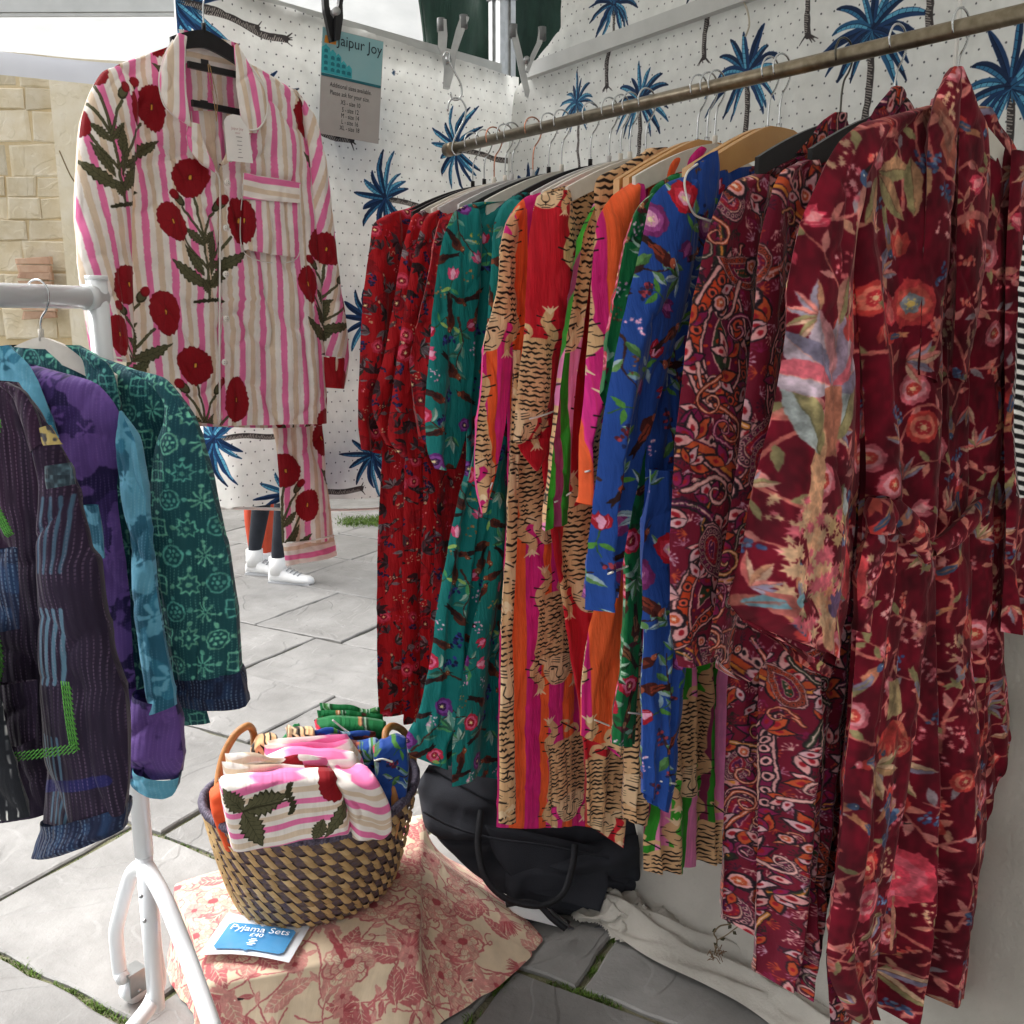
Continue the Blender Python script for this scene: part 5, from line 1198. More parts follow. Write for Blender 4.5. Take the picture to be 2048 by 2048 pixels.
# hangers: visible ones along the rail
HG = 'hangers crowded along the far half of the rail'
for hx, kind, mm, wire, lb in ((945, 'v', M_VELB, M_WIRE, 'black velvet hanger holding the leftmost red dress'),
                               (968, 'v', M_VELB, M_WIRE, 'black velvet hanger second from the rail end'),
                               (988, 'v', M_VELW, M_ROSE, 'cream hanger with rose gold hook near the rail end'),
                               (1010, 'v', M_VELW, M_WIRE, 'cream hanger just right of the rose gold hook nearest the rail end'),
                               (1024, 'v', M_VELG, M_WIRE, 'pale grey hanger among the red dresses'),
                               (1066, 'v', M_VELG, M_ROSE, 'grey hanger with rose gold hook above the teal dress'),
                               (1098, 'v', M_VELB, M_WIRE, 'black hanger behind the long cream hanger arm'),
                               (1124, 'v', M_VELW, M_WIRE, 'cream hanger with its long arm lying above the teal dress'),
                               (1182, 'v', M_VELB, M_WIRE, 'black hanger above the red tiger robe shoulder'),
                               (1220, 'v', M_VELG, M_WIRE, 'grey hanger next to the black one above the tiger robes'),
                               (1243, 'v', M_VELW, M_WIRE, 'cream hanger half hidden by the tan tiger collar'),
                               (1262, 'v', M_VELW, M_WIRE, 'cream hanger left of the short white one'),
                               (1294, 'v', M_VELW, M_WIRE, 'short white hanger in the collar of the red tiger robe'),
                               (1398, 'w', M_WOOD, M_WIRE, 'wooden hanger, leftmost of the wooden ones'),
                               (1418, 'w', M_WOOD, M_WIRE, 'wooden hanger crowded behind the leftmost wooden one'),
                               (1434, 'v', M_VELW, M_WIRE, 'wire hook hanger right of the leftmost wooden hanger'),
                               (1541, 'w', M_WOOD, M_WIRE, 'darker wooden hanger behind the pale wooden one'),
                               (1564, 'w', M_WOOD, M_WIRE, 'pale wooden hanger carrying the blue floral robe'),
                               (1688, 'v', M_VELB, M_DWIRE, 'black hanger with dark hook in the paisley collar'),
                               (1796, 'v', M_VELB, M_WIRE, 'chrome hook hanger rising from the peaked paisley collar'),
                               (1922, 'v', M_VELW, M_WIRE, 'chrome hook hanger rising from the crimson velvet collar')):
    pl = rail_plane(hx)
    hanger(pl, RZ, lb, 'wood' if kind == 'w' else 'velvet', mm, wire, HG)

# ------------------------------------------------------------------ pyjama set hung on the left wall
PJ = Plane(at(437, 500, 2.13), (.730, -.684))
c = Canvas(-.56, .72, .56, 2.25, 1150, 'f1eae4'); X, Y = c.coords(); stripes(c, X, .05)
def pj(x, y): return tuple(PJ.ab([(x, y)])[0])
for x, y, f in ((404, 612, 1), (402, 968, 1), (648, 716, 1), (650, 400, 1), (250, 800, 1), (232, 392, 1), (404, 262, -1), (560, 1130, -1), (680, 980, 1), (250, 1130, 1)):
    q = pj(x, y); poppy_plant(c, q[0], q[1], .78, f); 
c.warp(.0006, 60, 5, .0005, 200)
P_POP = mat_print('poppy stripe cotton', c, crinkle=.3, transl=.08)
c = Canvas(0, 0, .46, .46, 900, 'f1eae4'); X, Y = c.coords(); stripes(c, X, .05)
for x, y, f in ((.12, .06, 1), (.35, .22, -1)): poppy_plant(c, x, y, .6, f)
P_POP2 = mat_print('poppy stripe cotton repeat', c, crinkle=.3)
c = Canvas(0, 0, .46, .46, 900, 'f1eae4'); X, Y = c.coords(); stripes(c, X, .05)
P_STRIPE = mat_print('plain stripe cotton', c, crinkle=.25)
c = Canvas(0, 0, .2, .2, 400, 'f1eae4'); c.mask(np.ones((c.H, c.W)), '9c121e'); P_POPRED = mat_print('poppy red cotton', c, crinkle=.3)
sh = thing('pyjama_shirt', 'pink striped pyjama shirt with dark red poppies hanging on the left', 'shirt', PJ.p3(0., .9))
kw = dict(nv=190, freq=8, A0=.005, A1=.011, wr=.012, crease=.009)
loft('back', PJ, [(362, 84), (300, 108), (235, 140), (258, 200), (268, 300), (262, 500), (256, 700), (252, 842)], [(482, 112), (540, 155), (592, 190), (612, 260), (622, 400), (636, 600), (644, 760), (646, 850)], P_POP, sh, nu=60, nv=120, th=.012, off=-.035, freq=6, A0=.004, A1=.012, seed=2, uvo=(.11, .05))
loft('front_panel', PJ, [(340, 92), (290, 110), (230, 136), (252, 190), (267, 235), (262, 450), (258, 650), (250, 838)], [(372, 100), (370, 150), (374, 215), (395, 285), (437, 345), (440, 500), (440, 700), (441, 846)], P_POP, sh, nu=76, th=.03, off=.0, seed=5, **kw)
loft('front_panel', PJ, [(480, 118), (487, 190), (483, 240), (462, 300), (438, 345), (438, 500), (438, 700), (439, 846)], [(500, 128), (552, 160), (598, 190), (618, 250), (628, 400), (640, 600), (648, 760), (647, 842)], P_POP, sh, nu=76, th=.03, off=.006, seed=9, **kw)
loft('sleeve', PJ, [(240, 130), (206, 144), (180, 190), (163, 250), (156, 350), (153, 450), (158, 560), (168, 640), (178, 706)], [(266, 176), (276, 215), (276, 270), (272, 340), (268, 420), (268, 520), (268, 620), (268, 670), (266, 724)], P_POP, sh, nu=56, nv=130, th=.04, off=.035, freq=9, A0=.005, A1=.014, wr=.007, seed=12, rot=-.16)
loft('sleeve', PJ, [(604, 215), (614, 262), (622, 340), (632, 450), (641, 560), (646, 660), (646, 764)], [(590, 178), (628, 235), (652, 340), (670, 480), (684, 620), (693, 710), (685, 770)], P_POP, sh, nu=44, nv=130, th=.03, off=.03, freq=10, A0=.005, A1=.012, wr=.007, seed=14, rot=.3)
loft('cuff', PJ, [(645, 712), (645, 740), (648, 766)], [(690, 716), (692, 742), (686, 770)], P_POPRED, sh, nu=16, nv=14, th=.03, off=.037, freq=6, A0=.002, A1=.004, seed=3)
pipe('piping', PJ, [(645, 711), (668, 716), (691, 714)], .0022, M_PIPE, sh, .072)
pipe('piping', PJ, [(178, 700), (215, 712), (252, 718)], .0022, M_PIPE, sh, .075)
# collar
cl_ = dict(nu=24, nv=60, th=.008, A0=.001, A1=.003, freq=5, wr=.003)
loft('collar', PJ, [(356, 66), (332, 108), (319, 160), (328, 205), (352, 232), (380, 246)], [(374, 74), (371, 120), (371, 165), (375, 205), (379, 232), (384, 247)], P_STRIPE, sh, off=.045, seed=2, uvo=(.01, 0), rot=.08, **cl_)
loft('collar', PJ, [(470, 90), (472, 130), (474, 180), (480, 225), (484, 258)], [(474, 86), (500, 130), (528, 178), (532, 225), (515, 256)], P_STRIPE, sh, off=.042, seed=3, rot=-.12, **cl_)
loft('lapel', PJ, [(378, 244), (374, 268), (380, 298), (402, 325), (432, 344)], [(400, 250), (405, 275), (415, 300), (426, 325), (434, 344)], P_POP2, sh, off=.04, seed=4, **cl_)
loft('lapel', PJ, [(474, 258), (464, 285), (452, 310), (440, 336)], [(484, 258), (488, 275), (478, 305), (444, 340)], P_POP2, sh, off=.042, seed=5, **cl_)
loft('back_collar', PJ, [(358, 58), (362, 76), (368, 100)], [(478, 88), (480, 102), (478, 122)], P_POP2, sh, nu=30, nv=16, th=.01, off=-.03, A0=.001, A1=.003, seed=16)
loft('collar_band', PJ, [(364, 82), (368, 105), (372, 128)], [(480, 110), (478, 125), (476, 140)], P_STRIPE, sh, nu=30, nv=16, th=.006, off=-.02, A0=.001, A1=.002, seed=6, rot=1.57)
pipe('piping', PJ, [(354, 68), (331, 108), (318, 160), (327, 207), (352, 234), (383, 248), (376, 270), (381, 300), (404, 328), (434, 346), (440, 380), (440, 500), (439, 700), (440, 845)], .0022, M_PIPE, sh, .058, k=120)
pipe('piping', PJ, [(474, 84), (501, 130), (530, 178), (534, 226), (516, 258), (484, 260), (488, 276), (478, 306), (440, 343)], .0022, M_PIPE, sh, .056, k=70)
loft('pocket', PJ, [(487, 400), (487, 450), (487, 504)], [(600, 405), (598, 460), (594, 517)], P_POP, sh, nu=34, nv=40, th=.004, off=.042, A0=.001, A1=.003, seed=7, uvo=(.004, .0), back=False)
loft('pocket_band', PJ, [(487, 345), (488, 375), (487, 402)], [(602, 366), (601, 390), (600, 410)], P_STRIPE, sh, nu=34, nv=16, th=.004, off=.047, A0=.001, A1=.002, seed=8, rot=1.6)
pipe('pocket_seam', PJ, [(487, 346), (487, 503), (594, 516), (600, 368)], .0012, M_PIPE, sh, .047, k=60)
M_BTN = mat('shell button', 'ece6dc', 'f4f0ea', rough=.25, coat=.4)
for x, y in ((428, 369), (426, 459), (426, 550), (427, 637), (424, 723)):
    a, z_ = pj(x, y); p = PJ.p3(a, z_, .052)
    b_ = tube('button', [p, p + PJ.N * .0035], .0072, M_BTN, sh, 18)
    for dx, dz in ((.002, .002), (-.002, .002), (.002, -.002), (-.002, -.002)):
        q = p + PJ.A * dx + UP * dz; tube('hole', [q + PJ.N * .0032, q + PJ.N * .0040], .0008, mat('black plastic', '17171a', rough=.45), b_, 6)
a, z_ = pj(428, 149); 
for x, y in ((415, 122), (414, 204)):
    a, z_ = pj(x, y); plate('neck_label', PJ, [(a - .009, z_ - .005), (a + .009, z_ - .005), (a + .009, z_ + .005), (a - .009, z_ + .005)], .001, mat('black plastic', '17171a', rough=.45), sh, -.012)
# trousers, one leg showing below the shirt
tr = thing('pyjama_trousers', 'matching pink striped poppy pyjama trousers, one leg below the shirt hem', 'trousers', PJ.p3(.2, .6))
loft('leg', PJ, [(470, 560), (500, 700), (538, 835), (553, 894), (560, 985), (566, 1086)], [(600, 560), (628, 700), (645, 850), (652, 949), (661, 1010), (668, 1072)], P_POP, tr, nu=60, nv=130, th=.018, off=-.07, freq=9, A0=.004, A1=.010, seed=31, uvo=(-.06, .05))
loft('hem_band', PJ, [(566, 1086), (569, 1108), (572, 1127)], [(668, 1071), (672, 1088), (675, 1104)], P_STRIPE, tr, nu=40, nv=16, th=.019, off=-.068, freq=9, A0=.003, A1=.004, seed=31, rot=1.57)
pipe('piping', PJ, [(565, 1086), (615, 1083), (668, 1071)], .0025, M_PIPE, tr, -.046)
loft('waist', PJ, [(382, 222), (385, 270), (390, 330), (420, 420), (470, 560)], [(478, 226), (482, 270), (485, 330), (540, 420), (600, 560)], P_POP2, tr, nu=40, nv=50, th=.012, off=-.018, freq=30, A0=.006, A1=.006, seed=33)
hh = Plane(PJ.p3(pj(408, 60)[0], 0.), PJ.N)
zr = pj(408, 60)[1] + .098
hanger(hh, zr, 'black velvet hanger inside the striped pyjama shirt', 'velvet', M_VELB, M_WIRE, None, half=.078, drop=.028)
to = thing('clothes_hanger', 'black trouser hanger bar seen through the pyjama neckline', 'hanger', PJ.p3(pj(430, 212)[0], pj(430, 212)[1]))
for (x0, y0, x1, y1) in ((372, 130, 474, 152), (380, 207, 476, 226)):
    p, q = pj(x0, y0), pj(x1, y1); mb = MB(); P, Q = PJ.p3(p[0], p[1], .008), PJ.p3(q[0], q[1], .008); d = norm(Q - P); mb.box((P + Q) / 2, (np.linalg.norm(Q - P) / 2, .004, .0065), d, PJ.N); V, Fa = mb.out(); obj('bar', V, Fa, M_VELB, to, sm=False)
# swing tag
M_CARD = mat('white card', 'e9e6e2', 'efece8', rough=.7, scale=30)
tg_ = thing('swing_tag', 'white swing tag on brown string at the pyjama collar', 'tag', PJ.p3(*pj(448, 330)))
q = PJ.ab([(415, 250), (421, 241), (432, 237), (447, 240), (452, 250), (458, 258), (464, 268), (473, 333), (422, 328)]); plate('card', PJ, q, .0012, M_CARD, tg_, .066)
M_STRING = mat('jute string', '9a7850', 'b08c62', rough=.9)
for k in (0, 3): pipe('string', PJ, [(416 + k, 128), (420 + k * 2, 160), (428 + k * 2, 200), (433, 243)], .0009, M_STRING, tg_, .064, n=5)
def text(name, s, size, O, Rt, Up, m, parent, align='CENTER', depth=.0004, stretch=1., shear=0.):
    cu = bpy.data.curves.new('t', 'FONT'); cu.body = s; cu.size = size; cu.align_x = align; cu.resolution_u = 3; cu.shear = shear
    ob = bpy.data.objects.new('t', cu); COL.objects.link(ob)
    dg = bpy.context.evaluated_depsgraph_get(); me = bpy.data.meshes.new_from_object(ob.evaluated_get(dg))
    n = len(me.vertices); co = np.empty(n * 3, np.float32); me.vertices.foreach_get('co', co); co = co.reshape(-1, 3)
    Rt, Up = norm(Rt), norm(Up); Nn = np.cross(Rt, Up)
    V = np.asarray(O) + co[:, :1] * stretch * Rt + co[:, 1:2] * Up + depth * Nn
    Fa = [tuple(p.vertices) for p in me.polygons]
    bpy.data.objects.remove(ob); bpy.data.curves.remove(cu); bpy.data.meshes.remove(me)
    return obj(name, V, Fa, m, parent, sm=False)
M_INKP = mat('pink ink', 'b98f90', rough=.8); M_INKG = mat('grey ink', '8a8486', rough=.8)
def tagp(x, y, b=.0678): a, z_ = pj(x, y); return PJ.p3(a, z_, b)
R_ = tagp(470, 290) - tagp(420, 285); U_ = tagp(440, 250) - tagp(445, 320)
text('lettering', 'Jaipur Joy', .0075, tagp(441, 268), R_, U_, M_INKP, tg_)
text('lettering', 'PRINT', .0045, tagp(442, 276), R_, U_, M_INKP, tg_)
for y_, w_ in ((282, .8), (290, .6), (298, .7), (306, .35), (312, .4), (322, .7)):
    mid = tagp(445 + (y_ - 282) * .06, y_); mb = MB(); mb.box(mid, (.009 * w_, .0004, .0002), R_, U_); V, Fa = mb.out(); obj('print_line', V, Fa, M_INKG, tg_, sm=False)

# ------------------------------------------------------------------ size card, clips, hooks
SG = Plane(LW.p3(LW.ab([(700, 170)])[0][0], 0., .11), (.62, -.78))
sg = thing('size_card', 'teal and grey size card clipped above the backdrop', 'sign', SG.p3(*SG.ab([(698, 277)])[0]))
def sgp(x, y, b=.0): a, z_ = SG.ab([(x, y)])[0]; return SG.p3(a, z_, b)
def cardquad(name, pts, b, m): V = [sgp(x, y, b) for x, y in pts]; W_ = [v - SG.N * .0012 for v in V]; n = len(pts); return obj(name, V + W_, [tuple(range(n)), tuple(range(2 * n - 1, n - 1, -1))] + [(i, n + i, n + (i + 1) % n, (i + 1) % n) for i in range(n)], m, sg, sm=False)
cardquad('card', [(645, 53), (767, 83), (757, 288), (638, 266)][::-1], 0, mat('grey card', 'a9a5a2', 'b0aca9', rough=.6))
cardquad('blue_panel', [(645.3, 54), (766.4, 84), (761, 172), (642, 145)][::-1], .0015, mat('pale teal print', '8db4b8', '7fb0b8', rough=.55, scale=8))
cardquad('dark_line', [(642, 145), (761, 172), (760.8, 177), (641.8, 150)][::-1], .002, mat('dark teal print', '16606c', rough=.55))
M_PALC = mat('teal print', '2b98a6', '3fb0b8', rough=.55, scale=90); M_PALC2 = mat('deep teal print', '17707e', rough=.55)
import itertools
L0, L1 = (642, 145), (761, 172)
def lp(u, h): x = L0[0] + (L1[0] - L0[0]) * u; y = L0[1] + (L1[1] - L0[1]) * u; return (x + h * .02, y - h)
for u0, u1, h in ((.0, .14, 52), (.13, .24, 44), (.23, .33, 38), (.32, .42, 26), (.41, .51, 20)):
    um = (u0 + u1) / 2; pts = [lp(u0, 1), lp(u1, 1), lp(u1, h), lp(um + .03, h + 3), lp(um, h + 7), lp(um - .03, h + 3), lp(u0, h)]
    cardquad('palace_print', pts, .0022, M_PALC)
    for k in range(int(h // 12)):
        cardquad('window_print', [lp(um - .03, 6 + k * 12), lp(um + .03, 6 + k * 12), lp(um + .03, 12 + k * 12), lp(um, 14 + k * 12), lp(um - .03, 12 + k * 12)], .0027, M_PALC2)
cardquad('orange_print', [(650, 70), (673, 76), (671, 90), (648, 85)][::-1], .0018, mat('orange print', 'd88a2e', rough=.6))
M_INK = mat('dark ink', '1f3038', rough=.7); M_INK2 = mat('charcoal ink', '303236', rough=.7)
R_ = sgp(761, 172) - sgp(642, 145); U_ = sgp(645, 53) - sgp(642, 145)
px1 = np.linalg.norm(sgp(700, 100) - sgp(700, 101))
text('lettering', 'Jaipur Joy', px1 * 31, sgp(719, 101, .0022), R_, U_, M_INK, sg, stretch=.92)
for s_, x_, y_ in (('Additional sizes available.', 701, 182), ('Please ask for your size.', 699, 197), ('XS - size 10', 700, 213), ('S - size 12', 699.5, 227), ('M - size 14', 699, 239), ('L - size 16', 698.5, 251), ('XL - size 18', 698, 263)):
    text('lettering', s_, px1 * (13.5 if 'size ' in s_ else 13.5), sgp(x_, y_, .0022), R_, U_, M_INK2, sg, stretch=.74)
# black clip holding the card
M_BLK = mat('black plastic', '17171a', rough=.45)
ck = thing('spring_clip', 'black plastic spring clip gripping the size card', 'clip', sgp(662, 60))
CLP = SG.shifted(.012)
for pts in ([(641, -20), (652, -20), (654, 15), (662, 40), (668, 84), (658, 86), (650, 50), (644, 22)], [(671, -20), (680, -20), (675, 15), (676, 40), (670, 84), (662, 84), (661, 40), (668, 12)]):
    plate('jaw', CLP, CLP.ab(pts)[::-1], .012, M_BLK, ck, .0 if pts[0][0] == 641 else .014)
p = CLP.ab([(662, 28)])[0]; P = CLP.p3(p[0], p[1]); tube('spring', [P - SG.N * .006, P + SG.N * .032], .009, M_ALU, ck, 14)
# metal clamps and the S hooks carrying the rail
M_STEEL = mat('bright steel', '9a9c9d', 'b4b6b6', rough=.28, metal=.9, scale=20)
for lb, off_, parts, piv in (('large steel spring clamp left of the corner pole', -.05, ([(877, 40), (893, 42), (895, 70), (893, 100), (905, 105), (903, 150), (897, 180), (886, 178), (888, 140), (884, 115), (876, 95)], [(922, 36), (938, 40), (925, 75), (913, 110), (908, 150), (900, 180), (888, 178), (895, 140), (903, 100), (912, 65)]), (897, 125)),
                             ('large steel spring clamp right of the corner pole', -.05, ([(1021, 52), (1030, 54), (1046, 120), (1059, 185), (1056, 198), (1049, 192), (1035, 130), (1021, 66)], [(1078, 60), (1086, 60), (1083, 90), (1068, 120), (1056, 150), (1050, 146), (1060, 115), (1072, 90)]), (1052, 125))):
    CP_ = Plane(RF + np.array([.0, .30, 0]), (0.05, -1)); q0 = CP_.ab([piv])[0]
    t_ = thing('spring_clamp', lb, 'clamp', CP_.p3(q0[0], q0[1] - .06), 'steel clamps at the stall corner')
    for k, pts in enumerate(parts): plate('jaw', CP_, CP_.ab(pts)[::-1], .016, M_STEEL, t_, .012 * k)
    P = CP_.p3(q0[0], q0[1]); tube('pivot', [P - CP_.N * .004, P + CP_.N * .034], .009, M_STEEL, t_, 14)
    for k, (x, y) in enumerate(((parts[0][0]), (parts[1][0]))):
        q = CP_.ab([(x + 5, y)])[0]; P = CP_.p3(q[0], q[1] - .012, .008 + .012 * k); tube('handle_sleeve', [P - UP * .02, P + UP * .014], .011, mat('grey rubber', '6c6f70', rough=.6), t_, 12)
HP = Plane(RF + ER * .01, (0.2, -1))
for lb, pts in (('upper steel S hook hanging from the clamp', [(884, 118), (890, 108), (897, 112), (897, 128), (908, 150), (919, 172), (921, 192), (914, 203), (903, 202), (898, 188)]), ('lower steel S hook carrying the rail end', [(893, 226), (896, 208), (906, 199), (920, 203), (929, 220), (926, 242), (914, 265), (905, 285), (902, 302), (909, 312), (921, 308)])):
    q = smooth(HP.ab(pts), 40); t_ = thing('s_hook', lb, 'hook', HP.p3(q[:, 0].mean(), q[:, 1].min()), 'S hooks at the rail end'); tube('wire', HP.p3(q[:, 0], q[:, 1], .02), .0024, M_WIRE, t_, 8)

# ------------------------------------------------------------------ white garment rack with quilted jackets on the left
M_WHITE = mat('white powder coat', 'dfe3e6', 'e6e9eb', rough=.28, scale=8, coat=.3)
RK = np.array([-.735, 1.75, 0.]); DJ = norm([-.35, -.936, 0]); KZ = 1.535
rk = thing('garment_rack', 'white tubular garment rack on castors at the left', 'garment rack', RK)
tube('post', [RK + UP * .45, RK + UP * 1.57], .0185, M_WHITE, rk, 24)
tube('post_cap', [RK + UP * 1.565, RK + UP * 1.573], .0195, M_WHITE, rk, 24)
tube('top_rail', [RK + UP * KZ - DJ * .01, RK + UP * KZ + DJ * .75, RK + UP * KZ + DJ * 1.45], .0195, M_WHITE, rk, 24)
tube('collar', [RK + UP * KZ + DJ * .012, RK + UP * KZ + DJ * .03], .022, M_WHITE, rk, 24)
tube('post_sleeve', [RK + UP * .10, RK + UP * .452], .0165, M_WHITE, rk, 20)
jn = RK + UP * .43
wheel = at_z(258, 1958, .075)
tube('leg', [jn, at(262, 1750, 2.02), at(236, 1840, 2.07), at(232, 1870, 2.09), at(240, 1945, 2.13), wheel + np.array([-.012, 0, .0])], .0155, M_WHITE, rk, 16, 40)
tube('leg', [jn, at(330, 1800, 1.86), at(372, 1905, 1.80), at(430, 2070, 1.68)], .016, M_WHITE, rk, 16, 30)
tube('leg', [jn - UP * .05, at(300, 1800, 1.99), at(308, 1900, 2.02), at(316, 1960, 2.02), at(300, 2010, 1.98), at(262, 2060, 1.90)], .0165, M_WHITE, rk, 18, 40)
cst = at_z(268, 1975, .032)
cx = norm(np.array([.75, -.5, 0]))
tube('wheel', [cst - cx * .013, cst + cx * .013], .03, M_WHITE, rk, 26)
mb = MB(); 
for s_ in (-1, 1): mb.box(cst + cx * s_ * .017 + UP * .018, (.0015, .02, .026), cx, np.cross(UP, cx))
mb.box(cst + UP * .045, (.019, .022, .003), cx, np.cross(UP, cx)); V, Fa = mb.out(); obj('castor_fork', V, Fa, M_STEEL, rk, sm=False)
tube('axle', [cst - cx * .022, cst + cx * .022], .004, M_STEEL, rk, 10)
for (x, y, d) in ((282, 1793, 1.905), (289, 1842, 1.925)):
    p = at(x, y, d); tube('rivet', [p, p + norm(EYE - p) * .006], .004, M_STEEL, rk, 10)
def jplane(s): return Plane(RK + DJ * s, DJ)
# prints
def stitches(c, col, sp=.0075, ln=.0055, w=.0009, vert=True, al=.7, jit=.0012, seed=1):
    X, Y = c.coords()
    if not vert: X, Y = Y, X
    X = X + jit * noise2(Y * 30, X * 0 + 1, seed); i = np.floor(X / sp); fx = (X / sp - i - .5) * sp
    ph = hsh(i, 0, seed); fy = ((Y / ln + ph) % 1.)
    al_ = np.clip((w - np.abs(fx)) * c.k + .5, 0, 1) * np.clip((.5 - np.abs(fy - .5) * 1.25) * 8, 0, 1) * al * np.clip(.6 + .8 * noise2(i * .37, Y * 40, seed + 3), 0, 1)
    c.mask(al_, col)
def wob(P, amt, rng): return [(x + rng.uniform(-amt, amt), y + rng.uniform(-amt, amt)) for x, y in P]
c = Canvas(-.2, .3, .6, 1.6, 950, '194a58'); c.tex = .3; rng = random.Random(41)
X, Y = c.coords(); c.mask(np.clip(noise2(X * 9, Y * 9, 3) * .5 + .25, 0, .6), '1c5658')
gx = .046
for iy in range(30):
    for ix in range(20):
        x = -.2 + ix * gx + (gx / 2 if iy % 2 else 0) + rng.uniform(-.002, .002); y = .3 + iy * gx * .95 + rng.uniform(-.002, .002)
        m = Mo(c, x, y, .0135, rng.uniform(-.15, .15)); col = rng.choice(('66b29c', '72bca2', '5aa69a')); k = (ix * 3 + iy * 2) % 4
        t = np.linspace(0, 2 * math.pi, 17)
        if k == 0: m.line(wob(np.stack([1.15 * np.cos(t), 1.15 * np.sin(t)], 1), .05, rng), .22, col); [m.ell(.6 * math.cos(q), .6 * math.sin(q), .2, .2, col) for q in np.linspace(0, 6.28, 7)[:-1]]; m.ell(0, 0, .22, .22, col)
        elif k == 1: r = np.where(np.arange(17) % 2, .78, 1.25); m.line(wob(np.stack([r * np.cos(t), r * np.sin(t)], 1), .04, rng), .2, col); m.ell(0, 0, .3, .3, col)
        elif k == 2: m.line(wob([(-1, -1), (-1, 1), (1, 1), (1, -1), (-1, -1)], .06, rng), .22, col); m.line([(-1, 0), (1, 0)], .16, col); m.line([(0, -1), (0, 1)], .16, col)
        else: [m.line([(.25 * math.cos(q), .25 * math.sin(q)), (1.2 * math.cos(q), 1.2 * math.sin(q))], .16, col, .3) for q in np.linspace(0, 6.28, 9)[:-1]]
        for dx, dy in ((1.7, 0), (0, 1.65)): m.ell(dx, dy, .28, .28, col)
c.tex = 0; c.warp(.002, 70, 3, .001, 200); stitches(c, '8fc8b8', sp=.006, ln=.0045, w=.0006, al=.5)
P_JG = mat_print('green kantha quilt', c, stitch=.22, stitch_scale=(26, 0), crinkle=.2, sheen=.1)
def batik(bgc, cols, seed, st, th=.1, sc_=(16, 16)):
    c = Canvas(0, 0, .6, .9, 900, bgc); X, Y = c.coords(); rng = random.Random(seed)
    for i, col in enumerate(cols):
        n = noise2(X * sc_[0] + i * 7, Y * sc_[1], seed + i) + .55 * noise2(X * sc_[0] * 2.6, Y * sc_[1] * 2.4, seed + 5 + i); c.mask(np.clip((n - th) * 9, 0, .85), col)
    for x, y in scatter(c, .05, rng, 1400):
        m = Mo(c, x, y, rng.uniform(.010, .018), rng.uniform(0, 6)); col = cols[-1]
        for a in np.linspace(0, 6.28, rng.choice((6, 8)))[:-1]: m.line([(.3 * math.cos(a), .3 * math.sin(a)), (1.2 * math.cos(a), 1.2 * math.sin(a))], .3, col, .5)
    c.warp(.002, 60, 3, .001, 200); stitches(c, st, sp=.006, ln=.0045, w=.0006, al=.45); return c
P_JP = mat_print('purple kantha quilt', batik('251b4a', ['402d6a', '6e509a'], 51, '8a74b0', .0, (22, 20)), stitch=.22, stitch_scale=(26, 0), crinkle=.2)
P_JB = mat_print('sky blue kantha quilt', batik('2a6580', ['357f9e', '6aaecb'], 52, '9accdc', .12, (24, 18)), stitch=.2, stitch_scale=(26, 0), crinkle=.2)
c = Canvas(-.4, .3, .5, 1.6, 900, '251a30'); X, Y = c.coords(); c.mask(np.clip(noise2(X * 5, Y * 3, 5) * .6 + .2, 0, .7), '3b1d38'); c.mask(np.clip(noise2(X * 90, Y * 2, 7) * .6, 0, .5), '1b1428')
P_maroon = c
JM = jplane(.46)
def jm(x, y): return tuple(JM.ab([(x, y)])[0])
for x0 in (138, 152, 166, 180):
    p0, p1, p2, p3 = jm(x0, 985), jm(x0 + 8, 1120), jm(x0 + 2, 1200), jm(x0 - 8, 1350)
    c.stroke([p0, p1], .0045, '3f5a70'); c.stroke([jm(x0 + 5, 1195), jm(x0 - 2, 1345)], .006, '55778c'); c.stroke([jm(x0 - 8, 1450), jm(x0 - 2, 1620)], .005, '4d6d84')
c.stroke([jm(90, 1565), jm(170, 1545), jm(255, 1535)], .016, '1d1d58'); c.stroke([jm(108, 900), jm(98, 1450)], .016, '1a1a4a')
stitches(c, 'a890a8', sp=.0065, ln=.005, w=.0006, al=.55, seed=4)
P_JM = mat_print('maroon kantha quilt', c, stitch=.35, stitch_scale=(28, 0), crinkle=.2)
c = Canvas(0, 0, .3, .3, 1000, '1a2340'); X, Y = c.coords(); c.mask(np.clip(noise2(X * 80, Y * 60, 3), 0, .6), '24436a'); stitches(c, '7f9ab0', sp=.006, al=.7, seed=7)
P_JN = mat_print('navy stitched quilt', c, stitch=.7, stitch_scale=(30, 0), crinkle=.3)
c = Canvas(0, 0, .3, .3, 900, '15181f'); stitches(c, 'e6e4de', sp=.016, ln=.019, w=.0013, al=1.1, seed=9)
P_JK = mat_print('black running stitch cotton', c, crinkle=.2)
c = Canvas(0, 0, .12, .12, 1200, '2a3a44'); X, Y = c.coords(); c.mask(np.clip(noise2(X * 200, Y * 160, 4), 0, .8), '56707a'); c.mask(np.clip(noise2(X * 160, Y * 220, 8), 0, .6), '18222c'); P_PATCH = mat_print('grey darned patch', c)
c = Canvas(0, 0, .12, .12, 1200, 'a8955a'); X, Y = c.coords(); c.mask(np.clip(noise2(X * 120, Y * 220, 4) * 2, 0, .9), '2a2a3a'); P_GOLD = mat_print('gold brocade patch', c)
kj = dict(nv=130, freq=7, A0=.005, A1=.012, wr=.007, edge=.5, crease=.006)
